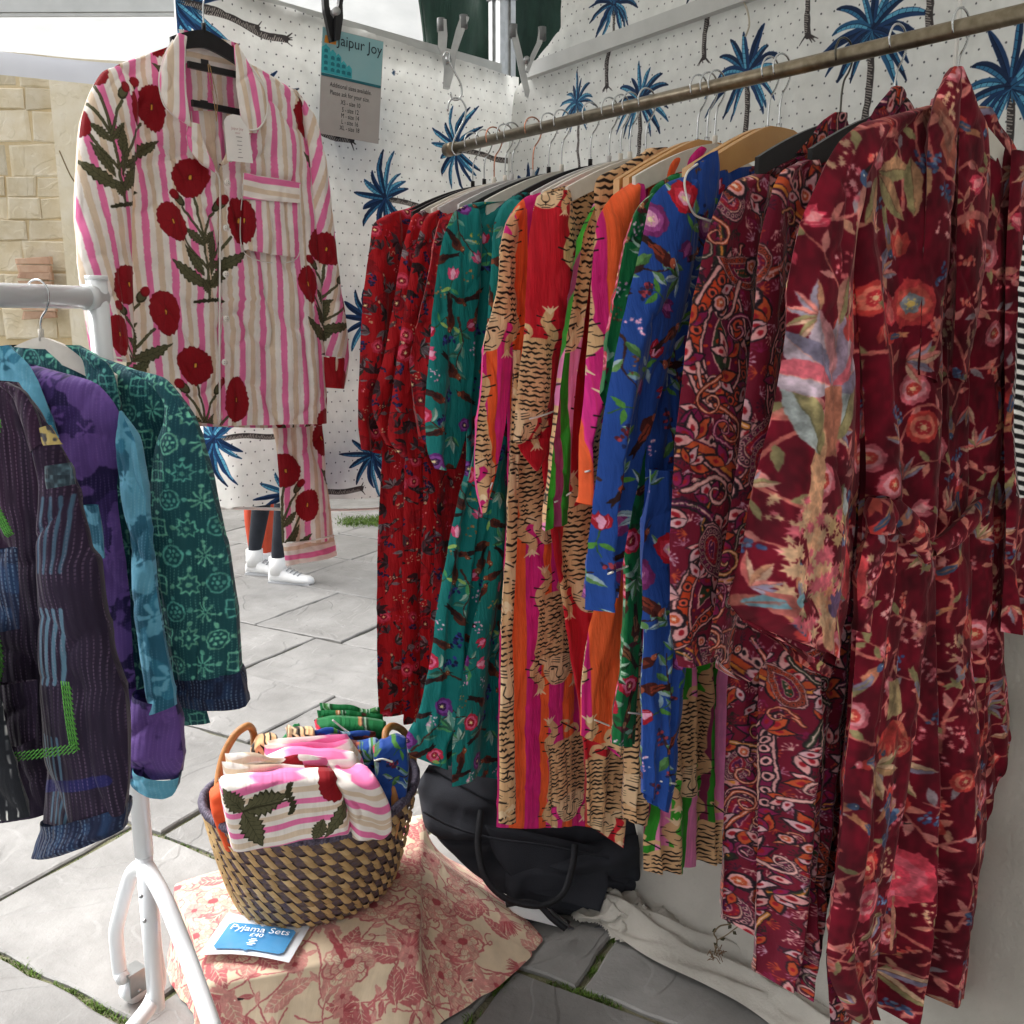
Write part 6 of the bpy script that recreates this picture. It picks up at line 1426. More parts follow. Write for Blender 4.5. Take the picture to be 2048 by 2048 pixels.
# green jacket
JS = np.linspace(0, 1.2, 200); jp_ = (RK + UP * KZ)[None] + JS[:, None] * DJ[None]; jx_ = 1024 + FPX * jp_[:, 0] / (jp_[:, 1] * CP - (jp_[:, 2] - 1.5) * SP)
sg_ = float(np.interp(-75, -jx_, JS)); JG = jplane(sg_)
j = thing('quilted_jacket', 'dark green quilted kantha jacket with pale block print, rightmost on the rack', 'jacket', JG.p3(.1, .7))
loft('body', JG, [(10, 690), (-60, 740), (-60, 900), (-40, 1100), (-20, 1300), (0, 1450)], [(150, 700), (300, 752), (350, 815), (345, 912), (340, 1093), (380, 1300), (422, 1450)], P_JG, j, nu=90, th=.03, off=-.02, seed=3, **kj)
loft('sleeve', JG, [(255, 740), (300, 770), (333, 818), (316, 912), (302, 1093), (318, 1230), (345, 1345)], [(262, 738), (328, 758), (370, 815), (390, 862), (411, 948), (439, 1075), (452, 1122), (468, 1231), (478, 1345)], P_JG, j, nu=56, th=.034, off=.02, seed=6, **kj)
loft('cuff', JG, [(343, 1322), (345, 1350), (350, 1388)], [(478, 1345), (488, 1380), (490, 1408)], P_JN, j, nu=40, nv=20, th=.042, off=.02, freq=8, A0=.004, A1=.008, seed=9)
loft('collar', JG, [(128, 690), (160, 720), (170, 770), (178, 815), (205, 850)], [(150, 692), (205, 720), (226, 748), (236, 800), (232, 850)], P_JG, j, nu=26, nv=40, th=.01, off=.03, freq=5, A0=.001, A1=.003, seed=11, uvo=(.1, .2))
loft('back_collar', JG, [(20, 690), (50, 700), (60, 722)], [(150, 692), (165, 715), (168, 735)], P_JG, j, nu=30, nv=14, th=.006, off=-.045, A0=.001, A1=.002, seed=12, uvo=(.3, .1))
hanger(JG, KZ, 'cream velvet hanger with chrome hook on the white rack', 'velvet', M_VELW, M_WIRE, None, half=.15, drop=.06, hl=.066)
# purple jacket
JP = jplane(sg_ + .11)
j = thing('quilted_jacket', 'purple quilted kantha jacket with sky blue collar and sleeve, middle of the rack', 'jacket', JP.p3(0., .7))
loft('body', JP, [(-60, 720), (-120, 800), (-120, 1000), (-100, 1200), (-80, 1400), (-60, 1530)], [(70, 732), (181, 762), (222, 800), (240, 850), (232, 985), (250, 1122), (272, 1304), (278, 1470), (266, 1536)], P_JP, j, nu=90, th=.03, off=-.01, seed=23, **kj)
loft('sleeve', JP, [(238, 822), (224, 870), (222, 910), (232, 985), (254, 1086), (279, 1267), (302, 1420)], [(240, 822), (252, 860), (264, 910), (276, 985), (302, 1130), (320, 1213), (352, 1405)], P_JB, j, nu=40, th=.03, off=.02, seed=26, **kj)
loft('lower_sleeve', JP, [(272, 1380), (262, 1460), (258, 1535)], [(350, 1402), (360, 1459), (368, 1510), (352, 1560)], P_JP, j, nu=40, nv=40, th=.03, off=.016, freq=8, A0=.004, A1=.01, seed=27)
loft('cuff', JP, [(270, 1515), (262, 1535), (257, 1552)], [(356, 1556), (352, 1580), (344, 1598)], P_JB, j, nu=34, nv=16, th=.04, off=.024, freq=8, A0=.003, A1=.005, seed=28)
loft('collar', JP, [(-30, 700), (-20, 760), (10, 800), (60, 840), (100, 876)], [(15, 690), (58, 728), (80, 770), (100, 820), (119, 874)], P_JB, j, nu=30, nv=44, th=.012, off=.03, freq=5, A0=.002, A1=.004, seed=29)
loft('pocket', JP, [(163, 1010), (168, 1060), (176, 1120)], [(195, 1012), (202, 1060), (206, 1110)], P_JB, j, nu=16, nv=20, th=.004, off=.03, A0=.001, A1=.002, seed=30)
# maroon jacket
j = thing('quilted_jacket', 'dark maroon quilted kantha jacket with green stitching and patches, leftmost on the rack', 'jacket', JM.p3(-.1, .65))
loft('body', JM, [(-120, 760), (-160, 900), (-160, 1100), (-150, 1300), (-140, 1640)], [(20, 770), (70, 830), (88, 930), (92, 1100), (92, 1300), (86, 1618)], P_JM, j, nu=70, th=.03, off=-.01, seed=43, **kj)
loft('sleeve', JM, [(30, 778), (72, 850), (92, 960), (98, 1159), (92, 1412), (84, 1646)], [(42, 786), (112, 874), (150, 974), (178, 1093), (194, 1122), (218, 1304), (250, 1412), (255, 1557), (248, 1640)], P_JM, j, nu=56, th=.03, off=.02, seed=46, **kj)
loft('cuff', JM, [(84, 1640), (80, 1672), (78, 1700)], [(248, 1610), (250, 1640), (247, 1664)], P_JN, j, nu=44, nv=24, th=.038, off=.02, freq=7, A0=.004, A1=.006, seed=49)
loft('neck_band', JM, [(-10, 766), (20, 790), (50, 850), (66, 900)], [(10, 764), (46, 785), (74, 830), (88, 880)], P_JM, j, nu=20, nv=40, th=.012, off=.035, freq=5, A0=.001, A1=.003, seed=50, uvo=(.2, .3))
loft('gold_patch', JM, [(76, 856), (80, 878), (86, 900)], [(98, 850), (114, 872), (128, 896)], P_GOLD, j, nu=14, nv=14, th=.003, off=.068, A0=.001, A1=.001, wr=.001, seed=51)
loft('grey_patch', JM, [(89, 932), (90, 958), (93, 986)], [(138, 926), (146, 950), (151, 976)], P_PATCH, j, nu=20, nv=20, th=.004, off=.068, A0=.001, A1=.001, wr=.001, seed=52)
loft('front_pocket', JM, [(-20, 1100), (-20, 1180), (-20, 1260)], [(36, 1095), (38, 1180), (38, 1258)], P_JN, j, nu=16, nv=20, th=.004, off=.05, A0=.001, A1=.001, seed=53)
loft('front_pocket', JM, [(-20, 1372), (-20, 1420), (-20, 1500)], [(74, 1360), (74, 1420), (72, 1490)], P_JM, j, nu=16, nv=20, th=.004, off=.05, A0=.001, A1=.001, seed=54, uvo=(.2, .3))
M_GST = mat('green thread', '3a7a2c', '58a040', rough=.7, scale=300)
def thread_band(pts, wd, n, off, rows):
    q = smooth(JM.ab(pts), n); T = np.gradient(q, axis=0); T /= np.linalg.norm(T, axis=1)[:, None]; Nn = np.stack([-T[:, 1], T[:, 0]], 1); mb = MB()
    for i in range(n):
        for r in range(rows):
            o_ = ((r + .5) / rows - .5) * wd; c_ = q[i] + Nn[i] * o_; a_ = c_ - T[i] * .0045 - Nn[i] * .0018; b_ = c_ + T[i] * .0045 + Nn[i] * .0018
            mb.tube(JM.p3(np.array([a_[0], c_[0], b_[0]]), np.array([a_[1], c_[1], b_[1]]), np.array([off, off + .0016, off])), .0009, 5)
    V, Fa = mb.out(); obj('green_stitching', V, Fa, M_GST, j)
thread_band([(64, 835), (54, 885), (42, 960)], .016, 15, .052, 4); thread_band([(56, 1000), (72, 1030), (82, 1050)], .014, 9, .05, 4)
thread_band([(50, 1235), (60, 1300), (48, 1360)], .014, 15, .048, 4); thread_band([(92, 1468), (150, 1462), (215, 1452), (240, 1448)], .012, 18, .078, 3); thread_band([(222, 1330), (228, 1390), (236, 1445)], .015, 13, .074, 4)
# black garment with white running stitch in front of it
JK = jplane(sg_ + .42)
j = thing('stitched_garment', 'black cotton hem with white running stitches at the lower left edge', 'jacket', JK.p3(-.2, .5))
loft('body', JK, [(-200, 1250), (-200, 1400), (-200, 1650)], [(-20, 1250), (10, 1440), (54, 1636)], P_JK, j, nu=40, nv=60, th=.02, off=0, freq=6, A0=.003, A1=.006, seed=60)

# ------------------------------------------------------------------ low draped table
TZ = .20
c = Canvas(0, 0, .62, .62, 1000, 'e0ccb0'); c.tex = .1; rng = random.Random(71)
T1, T2, T3 = 'bd6a6c', 'ad4f55', 'cf9088'
def t_rose(m, rng, r=.058):
    for ring, n in ((1., 9), (.72, 8), (.45, 6)):
        for i in range(n):
            a = i * 6.283 / n + ring * 2; q = m.sub(0, 0, r * ring, a)
            q.poly([(.3, -.25), (.7, -.42), (1., -.18), (1.02, .15), (.72, .42), (.3, .25)], T3 if (i + int(ring * 9)) % 3 else T1); q.poly([(.4, -.2), (.7, -.33), (.93, -.12), (.94, .1), (.7, .33), (.4, .2)], 'e0ccb0' if i % 2 else 'd6aa98')
            for k in range(4): q.line([(.35, -.15 + .1 * k), (.85, -.2 + .14 * k)], .035, T1, .015)
    m.ell(0, 0, r * .2, r * .2, T2)
def t_leaf(m, rng, l=.09):
    a0 = rng.uniform(-.4, .4)
    for a in (a0, a0 + .9, a0 - .9)[:rng.randint(1, 3)]:
        q = m.sub(0, 0, l, a); P = leaf_pts(1., .48, 13, .12); q.poly(P, T1 if rng.random() < .6 else T3)
        q.line([(0, 0), (.95, 0)], .03, 'e0ccb0', .01)
        for k in range(1, 7): q.line([(k / 7.5, 0), (k / 7.5 + .14, .17 * math.sin(math.pi * k / 7.5))], .02, 'e0ccb0', .01); q.line([(k / 7.5, 0), (k / 7.5 + .14, -.17 * math.sin(math.pi * k / 7.5))], .02, 'e0ccb0', .01)
def t_car(m, rng, r=.04):
    for i in range(34):
        a = rng.uniform(-1.1, 1.1); m.line([(0, 0), (r * math.sin(a) * rng.uniform(.6, 1.2), r * math.cos(a) * rng.uniform(.8, 1.3))], .0035, T1 if i % 3 else T2, .0015)
    m.poly([(-.008, -.02), (.008, -.02), (.012, .008), (-.012, .008)], T3); m.line(smooth([(0, -.02), (.01, -.07), (-.01, -.12)], 10), .004, T1)
def t_vine(m, rng):
    P = smooth([(-.16, rng.uniform(-.05, .05)), (-.06, rng.uniform(-.06, .06)), (.05, rng.uniform(-.06, .06)), (.16, rng.uniform(-.05, .05))], 30); m.line(P, .0045, T1, .0025)
    for k in (5, 11, 17, 24): leaf(m, P[k][0], P[k][1], .035, .013, rng.uniform(0, 6.3), T3 if k % 2 else T1, None, 'e0ccb0')
    t = np.linspace(0, 5, 14); m.line(np.stack([P[-1][0] + .02 * (1 - t / 6) * np.cos(t), P[-1][1] + .02 * (1 - t / 6) * np.sin(t)], 1), .003, T1)
def t_bird(m, rng): bird(m, 0, 0, .055, .3, T3, T1, T2, T3); m.line([(-.03, -.02), (.01, .005)], .003, 'e0ccb0')
def t_blos(m, rng):
    for i in range(7):
        q = m.sub(0, 0, .024, i * .9); q.poly([(.1, -.1), (.6, -.4), (1, -.15), (1, .2), (.6, .4), (.1, .1)], T3); q.line([(.2, 0), (.9, 0)], .06, T1, .02)
    m.ell(0, 0, .006, .006, T2)
def at_rand(fs, d, tries):
    for x, y in scatter(c, d, rng, tries): rng.choice(fs)(Mo(c, x, y, rng.uniform(.85, 1.15), rng.uniform(0, 6.3), rng.choice((1, -1))), rng)
at_rand([t_vine], .09, 300); at_rand([t_leaf], .085, 600); at_rand([t_rose, t_rose, t_rose, t_car, t_leaf, t_bird], .10, 900); at_rand([t_blos], .14, 100); c.warp(.002, 50, 4, .001, 150)
P_TOILE = mat_print('cream and rose toile', c, crinkle=.15, rough=.8)
tb = thing('draped_table', 'low box draped in cream and rose floral toile cloth carrying the basket', 'table', (-.45, 2.0, 0))
Tq = np.array([(-.79, 2.05), (-.51, 2.215), (-.24, 2.37), (-.225, 2.13), (-.205, 1.85), (-.40, 1.755), (-.605, 1.70), (-.70, 1.88)])
Hq = np.array([(-.83, 2.085), (-.54, 2.30), (-.15, 2.44), (.075, 2.10), (-.155, 1.79), (-.375, 1.695), (-.61, 1.65), (-.725, 1.87)])
n = 260
def ringpts(Q):
    E = np.vstack([Q[-2:], Q, Q[:2]]); out = []
    for i in range(2, 2 + len(Q)):
        t = np.linspace(0, 1, 40, endpoint=False)[:, None]; p0, p1, p2, p3 = E[i - 1], E[i], E[i + 1], E[i + 2] if i + 2 < len(E) else E[2]
        m1, m2 = (p2 - p0) * .22, (p3 - p1) * .22
        out.append((2 * t**3 - 3 * t**2 + 1) * p1 + (t**3 - 2 * t**2 + t) * m1 + (-2 * t**3 + 3 * t**2) * p2 + (t**3 - t**2) * m2)
    return np.vstack(out)
Tr, Hr = ringpts(Tq), ringpts(Hq); n = len(Tr); cen = Tr.mean(0)
rows_top, rows_dr = 16, 46
th_ = np.arange(n) / n * 2 * math.pi
V, UVt = [], []
for i in range(rows_top):
    f = (i + .02) / rows_top; P = cen + (Tr - cen) * f; zt_ = TZ + .0025 * noise2(P[:, 0] * 14, P[:, 1] * 14, 3) - .012 * np.clip((f - .86) / .14, 0, 1) ** 2
    V.append(np.c_[P, zt_]); UVt.append(P)
out_ = Hr - Tr; outn = out_ / np.linalg.norm(out_, axis=1)[:, None]
exq = 2.0 - .95 * np.clip((np.linalg.norm(out_, axis=1) - .12) / .12, 0, 1)
per = np.cumsum(np.r_[0, np.linalg.norm(np.diff(Tr, axis=0), axis=1)])
for i in range(rows_dr):
    s_ = i / (rows_dr - 1); drop = s_
    fold = (.026 * noise2(per * 13, 0 * per + s_ * .7, 5) + .012 * noise2(per * 30, 0 * per + s_, 6)) * s_ ** .8
    fold = fold * np.clip(.35 + .65 * (Tr[:, 1] < 2.1), 0, 1)
    P = Tr + out_ * (s_ ** exq)[:, None] + outn * fold[:, None]
    zz = (TZ - .012) * (1 - s_ ** .92) + .006 + .006 * s_ * (1 - s_) * noise2(per * 20, 0 * per + s_ * 5, 9)
    V.append(np.c_[P, zz]); arc = s_ * np.hypot(np.linalg.norm(out_, axis=1), TZ); UVt.append(Tr + outn * arc[:, None])
V = np.vstack(V); UVt = np.vstack(UVt)
obj('cloth', V, grid_faces(rows_top + rows_dr, n, True), P_TOILE, tb, UVt)
mb = MB(); mb.box((-.47, 2.04, .09), (.2, .16, .085), (.85, .5, 0), (-.5, .85, 0)); V, Fa = mb.out(); obj('box', V, Fa, mat('cardboard', '8a6a48', rough=.9), tb, sm=False)

# ------------------------------------------------------------------ woven basket
BC = np.array([-.453, 2.02, TZ + .006]); BX = norm([.406, .24, 0]); BYv = np.array([-BX[1], BX[0], 0]); BH = .235
def bsurf(th, h, o=0.):
    """point on the basket wall: th round the oval, h 0..1 up"""
    th = np.asarray(th, float); h = np.asarray(h, float) + 0 * th
    g = h ** .72; ra = .172 + .066 * g + o; rb = .142 + .062 * g + o
    zz = BH * h * (1 + .10 * np.cos(th) ** 2 * h) + 0 * th
    return BC + (ra * np.cos(th))[..., None] * BX + (rb * np.sin(th))[..., None] * BYv + zz[..., None] * UP
bk = thing('woven_basket', 'oval woven straw basket with leather handles full of folded pyjamas', 'basket', BC)
M_STRAWP = mat('purple brown straw', '2e2430', '4a3c48', rough=.6, scale=60, bump=.3, bscale=300)
M_STRAWT = stone_mat('golden straw', 'a5855a', 'bf9f6e', 'd4b88a', bump=.3)
M_STRAWD = mat('dark plaited straw', '6a5642', '57495a', rough=.6, scale=120, bump=.3, bscale=400)
t = np.linspace(0, 2 * math.pi, 97)[:-1]
obj('inner_wall', np.vstack([bsurf(t, h, -.006) for h in np.linspace(0, .98, 14)]), grid_faces(14, 96, True), M_STRAWP, bk)
V = np.vstack([bsurf(t, 0, .0), [BC]]); obj('base', V, [(i, (i + 1) % 96, 96) for i in range(96)], M_STRAWP, bk)
NC, NR = 70, 15
mb_d, mb_t, ntan = MB(), MB(), 0
rng = random.Random(8)
camd = norm(EYE - BC)
def cell(i, j, kind):
    dth = 2 * math.pi / NC; sk = .62 * dth
    u = np.linspace(0, 1, 4); v = np.linspace(0, 1, 4); U, Vv = np.meshgrid(u, v)
    g = .03 + rng.uniform(-.03, .07) if kind else -.12
    th0 = (i + .5 * (j % 2)) * dth + rng.uniform(-.1, .1) * dth
    TH = th0 + dth * (g + (1 - 2 * g) * U) - sk * (Vv - .5); HH = .015 + .955 * (j + (g * .5 - .05) + (1.1 - g) * Vv) / NR
    bulge = .0045 * np.sin(math.pi * U) * (1 if kind else .4) + (.0035 * np.sin(math.pi * Vv) if not kind else .002)
    P = bsurf(TH.ravel(), np.clip(HH.ravel(), 0, 1), 0.)
    cc = P.mean(0); nn = P - (BC + UP * (cc[2] - BC[2])); nn[:, 2] = 0; nn /= np.linalg.norm(nn, axis=1)[:, None]
    return P + nn * (bulge.ravel() + (.0025 if kind else .0))[:, None], grid_faces(4, 4)
cells = []
for j in range(NR):
    for i in range(NC):
        kind = i % 2 == 0; V, Fa = cell(i, j, kind); cc = V.mean(0); nn = cc - BC; nn[2] = 0
        cells.append((kind, float(np.dot(norm(nn), norm(EYE - cc))), V, Fa))
tan = sorted([c_ for c_ in cells if c_[0]], key=lambda q: -q[1])
for k_, (kd, f_, V, Fa) in enumerate(tan):
    if k_ < 290: obj('straw_strip', V, Fa, M_STRAWT, bk)
    else: mb_t.add(V, Fa)
for kd, f_, V, Fa in cells:
    if not kd: mb_d.add(V, Fa)
V, Fa = mb_t.out(); tag(obj('far_straw', V, Fa, M_STRAWT, bk), kind='stuff')
V, Fa = mb_d.out(); tag(obj('dark_straw', V, Fa, M_STRAWD, bk), kind='stuff')
t = np.linspace(0, 2 * math.pi, 721)[:-1]; P = bsurf(t, 1., .002); m_ = len(t); rr = .0088 * (1 + .10 * (np.arange(m_) % 4 == 0) - .12 * (np.arange(m_) % 4 == 2) + .05 * np.sin(t * 37))
T = np.roll(P, -1, 0) - np.roll(P, 1, 0); T /= np.linalg.norm(T, axis=1)[:, None]; O1 = np.cross(T, UP); O1 /= np.linalg.norm(O1, axis=1)[:, None]; O2 = np.cross(O1, T)
V = np.vstack([P + (rr * 1.0)[:, None] * (math.cos(a) * O1 + 1.25 * math.sin(a) * O2) for a in np.linspace(0, 2 * math.pi, 11)[:-1]])
V = V.reshape(10, m_, 3).transpose(1, 0, 2).reshape(-1, 3); Fa = [(i * 10 + k, i * 10 + (k + 1) % 10, ((i + 1) % m_) * 10 + (k + 1) % 10, ((i + 1) % m_) * 10 + k) for i in range(m_) for k in range(10)]
obj('rim', V, Fa, mat('purple wrapped rim', '2f2738', '6b6478', rough=.55, scale=140, bump=.4, bscale=500), bk)
M_LEATH = mat('tan leather', '96622f', 'b07c48', rough=.5, scale=40, bump=.15, bscale=200)
for pts in ([(452, 1640, 2.06), (436, 1580, 2.07), (446, 1515, 2.09), (470, 1470, 2.10), (495, 1452, 2.12), (507, 1466, 2.18), (510, 1510, 2.24)], [(791, 1640, 2.13), (788, 1580, 2.13), (776, 1512, 2.14), (771, 1466, 2.16), (786, 1452, 2.2), (810, 1466, 2.26), (826, 1510, 2.29), (824, 1570, 2.30)]):
    P = smooth([at(*q) for q in pts], 50); h_ = tube('handle', P, .0085, M_LEATH, bk, 12)
    for e_ in (0, -1):
        q = P[e_]; d_ = norm(P[e_] - P[3 if e_ == 0 else -4]); ap = norm(EYE - q); sd_ = norm(np.cross(d_, ap)); V = [q - sd_ * .011 + ap * .006, q + sd_ * .011 + ap * .006, q + d_ * .045 + ap * .006, q - sd_ * .011 - ap * .003, q + sd_ * .011 - ap * .003, q + d_ * .045 - ap * .003]
        obj('leather_tab', V, [(0, 1, 2), (5, 4, 3), (0, 3, 4, 1), (1, 4, 5, 2), (2, 5, 3, 0)], M_LEATH, h_, sm=False)

# ------------------------------------------------------------------ folded pyjamas in the basket
c = Canvas(0, 0, .34, .2, 1100, 'f1eae4'); X, Y = c.coords(); stripes(c, Y, .046, .012)
m = Mo(c, .045, .115); jleaf(m, 0, 0, .085, .05, .15); jleaf(m, 0, .0, .09, .045, -1.2); jleaf(m, 0, .0, .06, .04, 2.2); m.line([(0, 0), (.085, .002)], .004, LEAFD); [leaf(m, .085 + .004 * math.sin(k), -.03 + .009 * k, .018, .012, .5, LEAFD, jag=.2) for k in range(7)]
poppy_head(Mo(c, 0, 0), .235, .135, .042, .036); jleaf(Mo(c, 0, 0), .26, .1, .1, .03, -2.2); jleaf(Mo(c, 0, 0), .2, .06, .05, .03, -2.0)
P_PAD = mat_print('poppy stripe cotton folded', c, crinkle=.3)
def pad(name, label, L, R, d, m, th=.04, rot=0., seed=1, tilt=0., pipes=(), group='folded pyjama sets in the basket', uvo=(0, 0), layers=0, local=False):
    p0 = at(*np.mean(np.array(list(L) + list(R)), 0), d); vd = norm((EYE - p0) * np.array([1, 1, 0])); pl = Plane(p0, (vd[0] + tilt, vd[1]))
    o = thing(name, label, 'folded pyjamas', p0 - UP * .06, group)
    L2, R2 = smooth(pl.ab(L), 40), smooth(pl.ab(R), 40); nu, nv = 40, 40
    u = np.linspace(0, 1, nu)[None, :]; t = np.linspace(0, 1, nv)[:, None]
    a = L2[:, :1] * (1 - u) + R2[:, :1] * u; z_ = L2[:, 1:] * (1 - u) + R2[:, 1:] * u
    pr = (1 - np.abs(2 * u - 1) ** 14) ** .5 * (1 - np.abs(2 * t - 1) ** 12) ** .5
    w = .005 * noise2(a * 9, z_ * 14, seed) + .003 * noise2(a * 14 + z_ * 50, z_ * 10 - a * 6, seed + 3) - .007 * (1 - np.abs(noise2(a * 4 + z_ * 7, z_ * 9 - a * 3, seed + 9))) ** 12
    V = []; UVs = []; Fs = []
    for k, sg__ in enumerate((1, -1)):
        b = sg__ * th * pr + w * pr; V.append(pl.p3(a, z_ + .012 * noise2(u * 3, t * 0, seed + 7), b).reshape(-1, 3)); q = np.stack([a + 0 * z_ - (L2[:, 0].min() if local else 0), z_ + 0 * a + .25 * sg__ * b - (min(L2[:, 1].min(), R2[:, 1].min()) if local else 0)], -1).reshape(-1, 2)
        c_, s__ = math.cos(rot), math.sin(rot); UVs.append(q @ np.array([[c_, s__], [-s__, c_]]) + np.array(uvo)); f = grid_faces(nv, nu) + k * nu * nv; Fs.append(f if sg__ > 0 else f[:, ::-1])
    obj('bundle', np.vstack(V), np.vstack(Fs), m, o, np.vstack(UVs))
    for k in range(layers):          # folded-over layers showing behind the front one
        dz = .007 + .008 * k; bo = -th * .7 - .016 * (k + 1); V = []; Fs = []
        for kk, sg__ in enumerate((1, -1)):
            V.append(pl.p3(a + .006 * (k + 1) * (1 - 2 * u), z_ + dz + .006 * noise2(u * 4, 0 * t + k, seed + 11), bo + sg__ * .009 * pr + w * pr).reshape(-1, 3)); f = grid_faces(nv, nu) + kk * nu * nv; Fs.append(f if sg__ > 0 else f[:, ::-1])
        obj('folded_layer', np.vstack(V), np.vstack(Fs), m, o, np.vstack(UVs) + np.array([.05 * (k + 1), .02]))
    for pts, off in pipes: pipe('piping', pl, pts, .0022, M_PIPE, o, off, n=6)
    return o
pad('folded_pyjamas', 'orange folded pyjamas slumped at the left inside of the basket', [(418, 1585), (424, 1630), (452, 1700)], [(500, 1560), (520, 1620), (540, 1700)], 2.04, mat('orange cotton', 'cf4a1e', 'd9562a', rough=.8, scale=12), .03, seed=4, pipes=[([(468, 1620), (490, 1655), (515, 1678)], .032)])
pad('folded_pyjamas', 'pink striped poppy pyjamas folded at the front of the basket', [(436, 1548), (444, 1600), (462, 1690)], [(668, 1550), (692, 1600), (702, 1670)], 1.955, P_PAD, .034, seed=5, local=True, layers=2)
pad('folded_pyjamas', 'pink striped pyjamas folded edge-on behind the front bundle', [(655, 1560), (680, 1610), (700, 1680)], [(735, 1540), (765, 1600), (770, 1660)], 2.03, P_STRIPE, .05, rot=1.9, seed=6, layers=1, tilt=.5)
pad('folded_pyjamas', 'pink striped poppy pyjamas folded second from the front', [(522, 1512), (524, 1560), (540, 1640)], [(708, 1500), (735, 1545), (750, 1640)], 2.07, P_STRIPE, .03, rot=1.5, seed=7, layers=2, uvo=(.05, .22))
pad('folded_pyjamas', 'brown tiger print pyjamas bunched by the left handle', [(500, 1490), (505, 1530), (515, 1570)], [(555, 1472), (560, 1520), (565, 1570)], 2.13, P_TTAN, .03, rot=.8, seed=8)
pad('folded_pyjamas', 'pink and orange pyjamas peeping between the tiger prints', [(548, 1492), (552, 1530), (560, 1570)], [(588, 1490), (595, 1530), (600, 1570)], 2.15, mat('hot pink cotton', 'c81e6e', 'e0562a', rough=.8, scale=14), .03, seed=9)
pad('folded_pyjamas', 'tan tiger print pyjamas in the middle of the basket', [(572, 1465), (578, 1510), (590, 1570)], [(628, 1450), (636, 1510), (640, 1570)], 2.18, P_TTAN, .03, rot=.3, seed=10, uvo=(.2, .2))
pad('folded_pyjamas', 'narrow green pyjama fold sticking up behind the tiger print', [(562, 1480), (566, 1510), (570, 1560)], [(598, 1440), (606, 1475), (610, 1560)], 2.24, P_GREEN, .012, seed=11)
pad('folded_pyjamas', 'bright blue floral pyjamas near the back of the basket', [(622, 1478), (628, 1510), (634, 1570)], [(758, 1480), (762, 1520), (764, 1570)], 2.17, P_BLUE, .03, rot=1.2, seed=12, layers=1)
pad('folded_pyjamas', 'green floral pyjamas bunched at the back of the basket', [(628, 1436), (634, 1480), (640, 1560)], [(772, 1446), (776, 1490), (780, 1560)], 2.27, P_GREEN, .03, rot=.5, seed=13, layers=2, pipes=[([(665, 1440), (700, 1466), (750, 1480)], .05)])
pad('folded_pyjamas', 'dark blue floral pyjamas against the right handle', [(744, 1490), (750, 1540), (756, 1640)], [(812, 1476), (818, 1540), (808, 1620)], 2.15, P_BLUE, .03, rot=.9, seed=14, uvo=(.3, .3), pipes=[([(748, 1522), (765, 1518), (785, 1524)], .034)])

# ------------------------------------------------------------------ price card under the basket
pc_ = thing('price_card', 'laminated white card with blue panel reading Pyjama Sets on the table front', 'sign', at_z(500, 1890, TZ + .004))
def tz(x, y, h=0.): return at_z(x, y, TZ + .007 + h)
def cardgrid(name, q, h, m, n=14):
    A_, B_, C_, D_ = [tz(x, y, h) for x, y in q]; u = np.linspace(0, 1, n)[None, :, None]; v = np.linspace(0, 1, n)[:, None, None]
    P = (A_ * (1 - u) + B_ * u) * (1 - v) + (D_ * (1 - u) + C_ * u) * v
    return P, obj(name, P.reshape(-1, 3), grid_faces(n, n), m, pc_)
Q = [(455, 1826), (622, 1850), (578, 1929), (397, 1914)]
A_, B_, C_, D_ = [tz(*q) for q in Q]
def cardpt(u, v, h=0.):
    P = (A_ * (1 - u) + B_ * u) * (1 - v) + (D_ * (1 - u) + C_ * u) * v
    return P + UP * (h + .010 * math.sin(math.pi * u) * v + .004 * v)
def cardmesh(name, pts, h, m, n=12):
    (u0, v0), (u1, v1) = pts; G = np.array([[cardpt(u, v, h) for u in np.linspace(u0, u1, n)] for v in np.linspace(v0, v1, n)]); return obj(name, G.reshape(-1, 3), grid_faces(n, n), m, pc_)
M_LAM = mat('laminated paper', 'dfe6ee', 'e6ecf2', rough=.16, scale=6, coat=.6)
cardmesh('sheet', ((0, 0), (1, 1)), 0, M_LAM)
def panel_pts():
    out = []
    for u, v in ((.16, .24), (.46, .24), (.5, .28), (.54, .24), (.86, .24), (.90, .30), (.90, .84), (.86, .9), (.54, .9), (.5, .94), (.46, .9), (.16, .9), (.12, .84), (.12, .30)): out.append(cardpt(u, v, .0045))
    return out
V = panel_pts(); V = [cardpt(.5, .57, .0046)] + V; n_ = len(V) - 1; obj('blue_panel', V, [(0, 1 + i, 1 + (i + 1) % n_) for i in range(n_)], mat('laminated blue print', '3f86bd', '5a9ccc', rough=.2, scale=5, coat=.6), pc_, sm=False)
R_ = cardpt(.8, .5) - cardpt(.2, .5); U_ = cardpt(.5, .3) - cardpt(.5, .8); M_WINK = mat('white print', 'eef3f7', rough=.3)
text('lettering', 'Pyjama Sets', .030, cardpt(.52, .47, .0075), R_, U_, M_WINK, pc_, stretch=.95); text('lettering', '£40', .020, cardpt(.52, .6, .0075), R_, U_, M_WINK, pc_)
for k in range(5):
    mb = MB(); mb.box(cardpt(.52, .655 + .04 * k, .0075), (.010 if k % 2 else .006, .0012, .0002), R_, np.cross(np.cross(R_, U_), R_)); V, Fa = mb.out(); obj('print_line', V, Fa, M_WINK, pc_, sm=False)

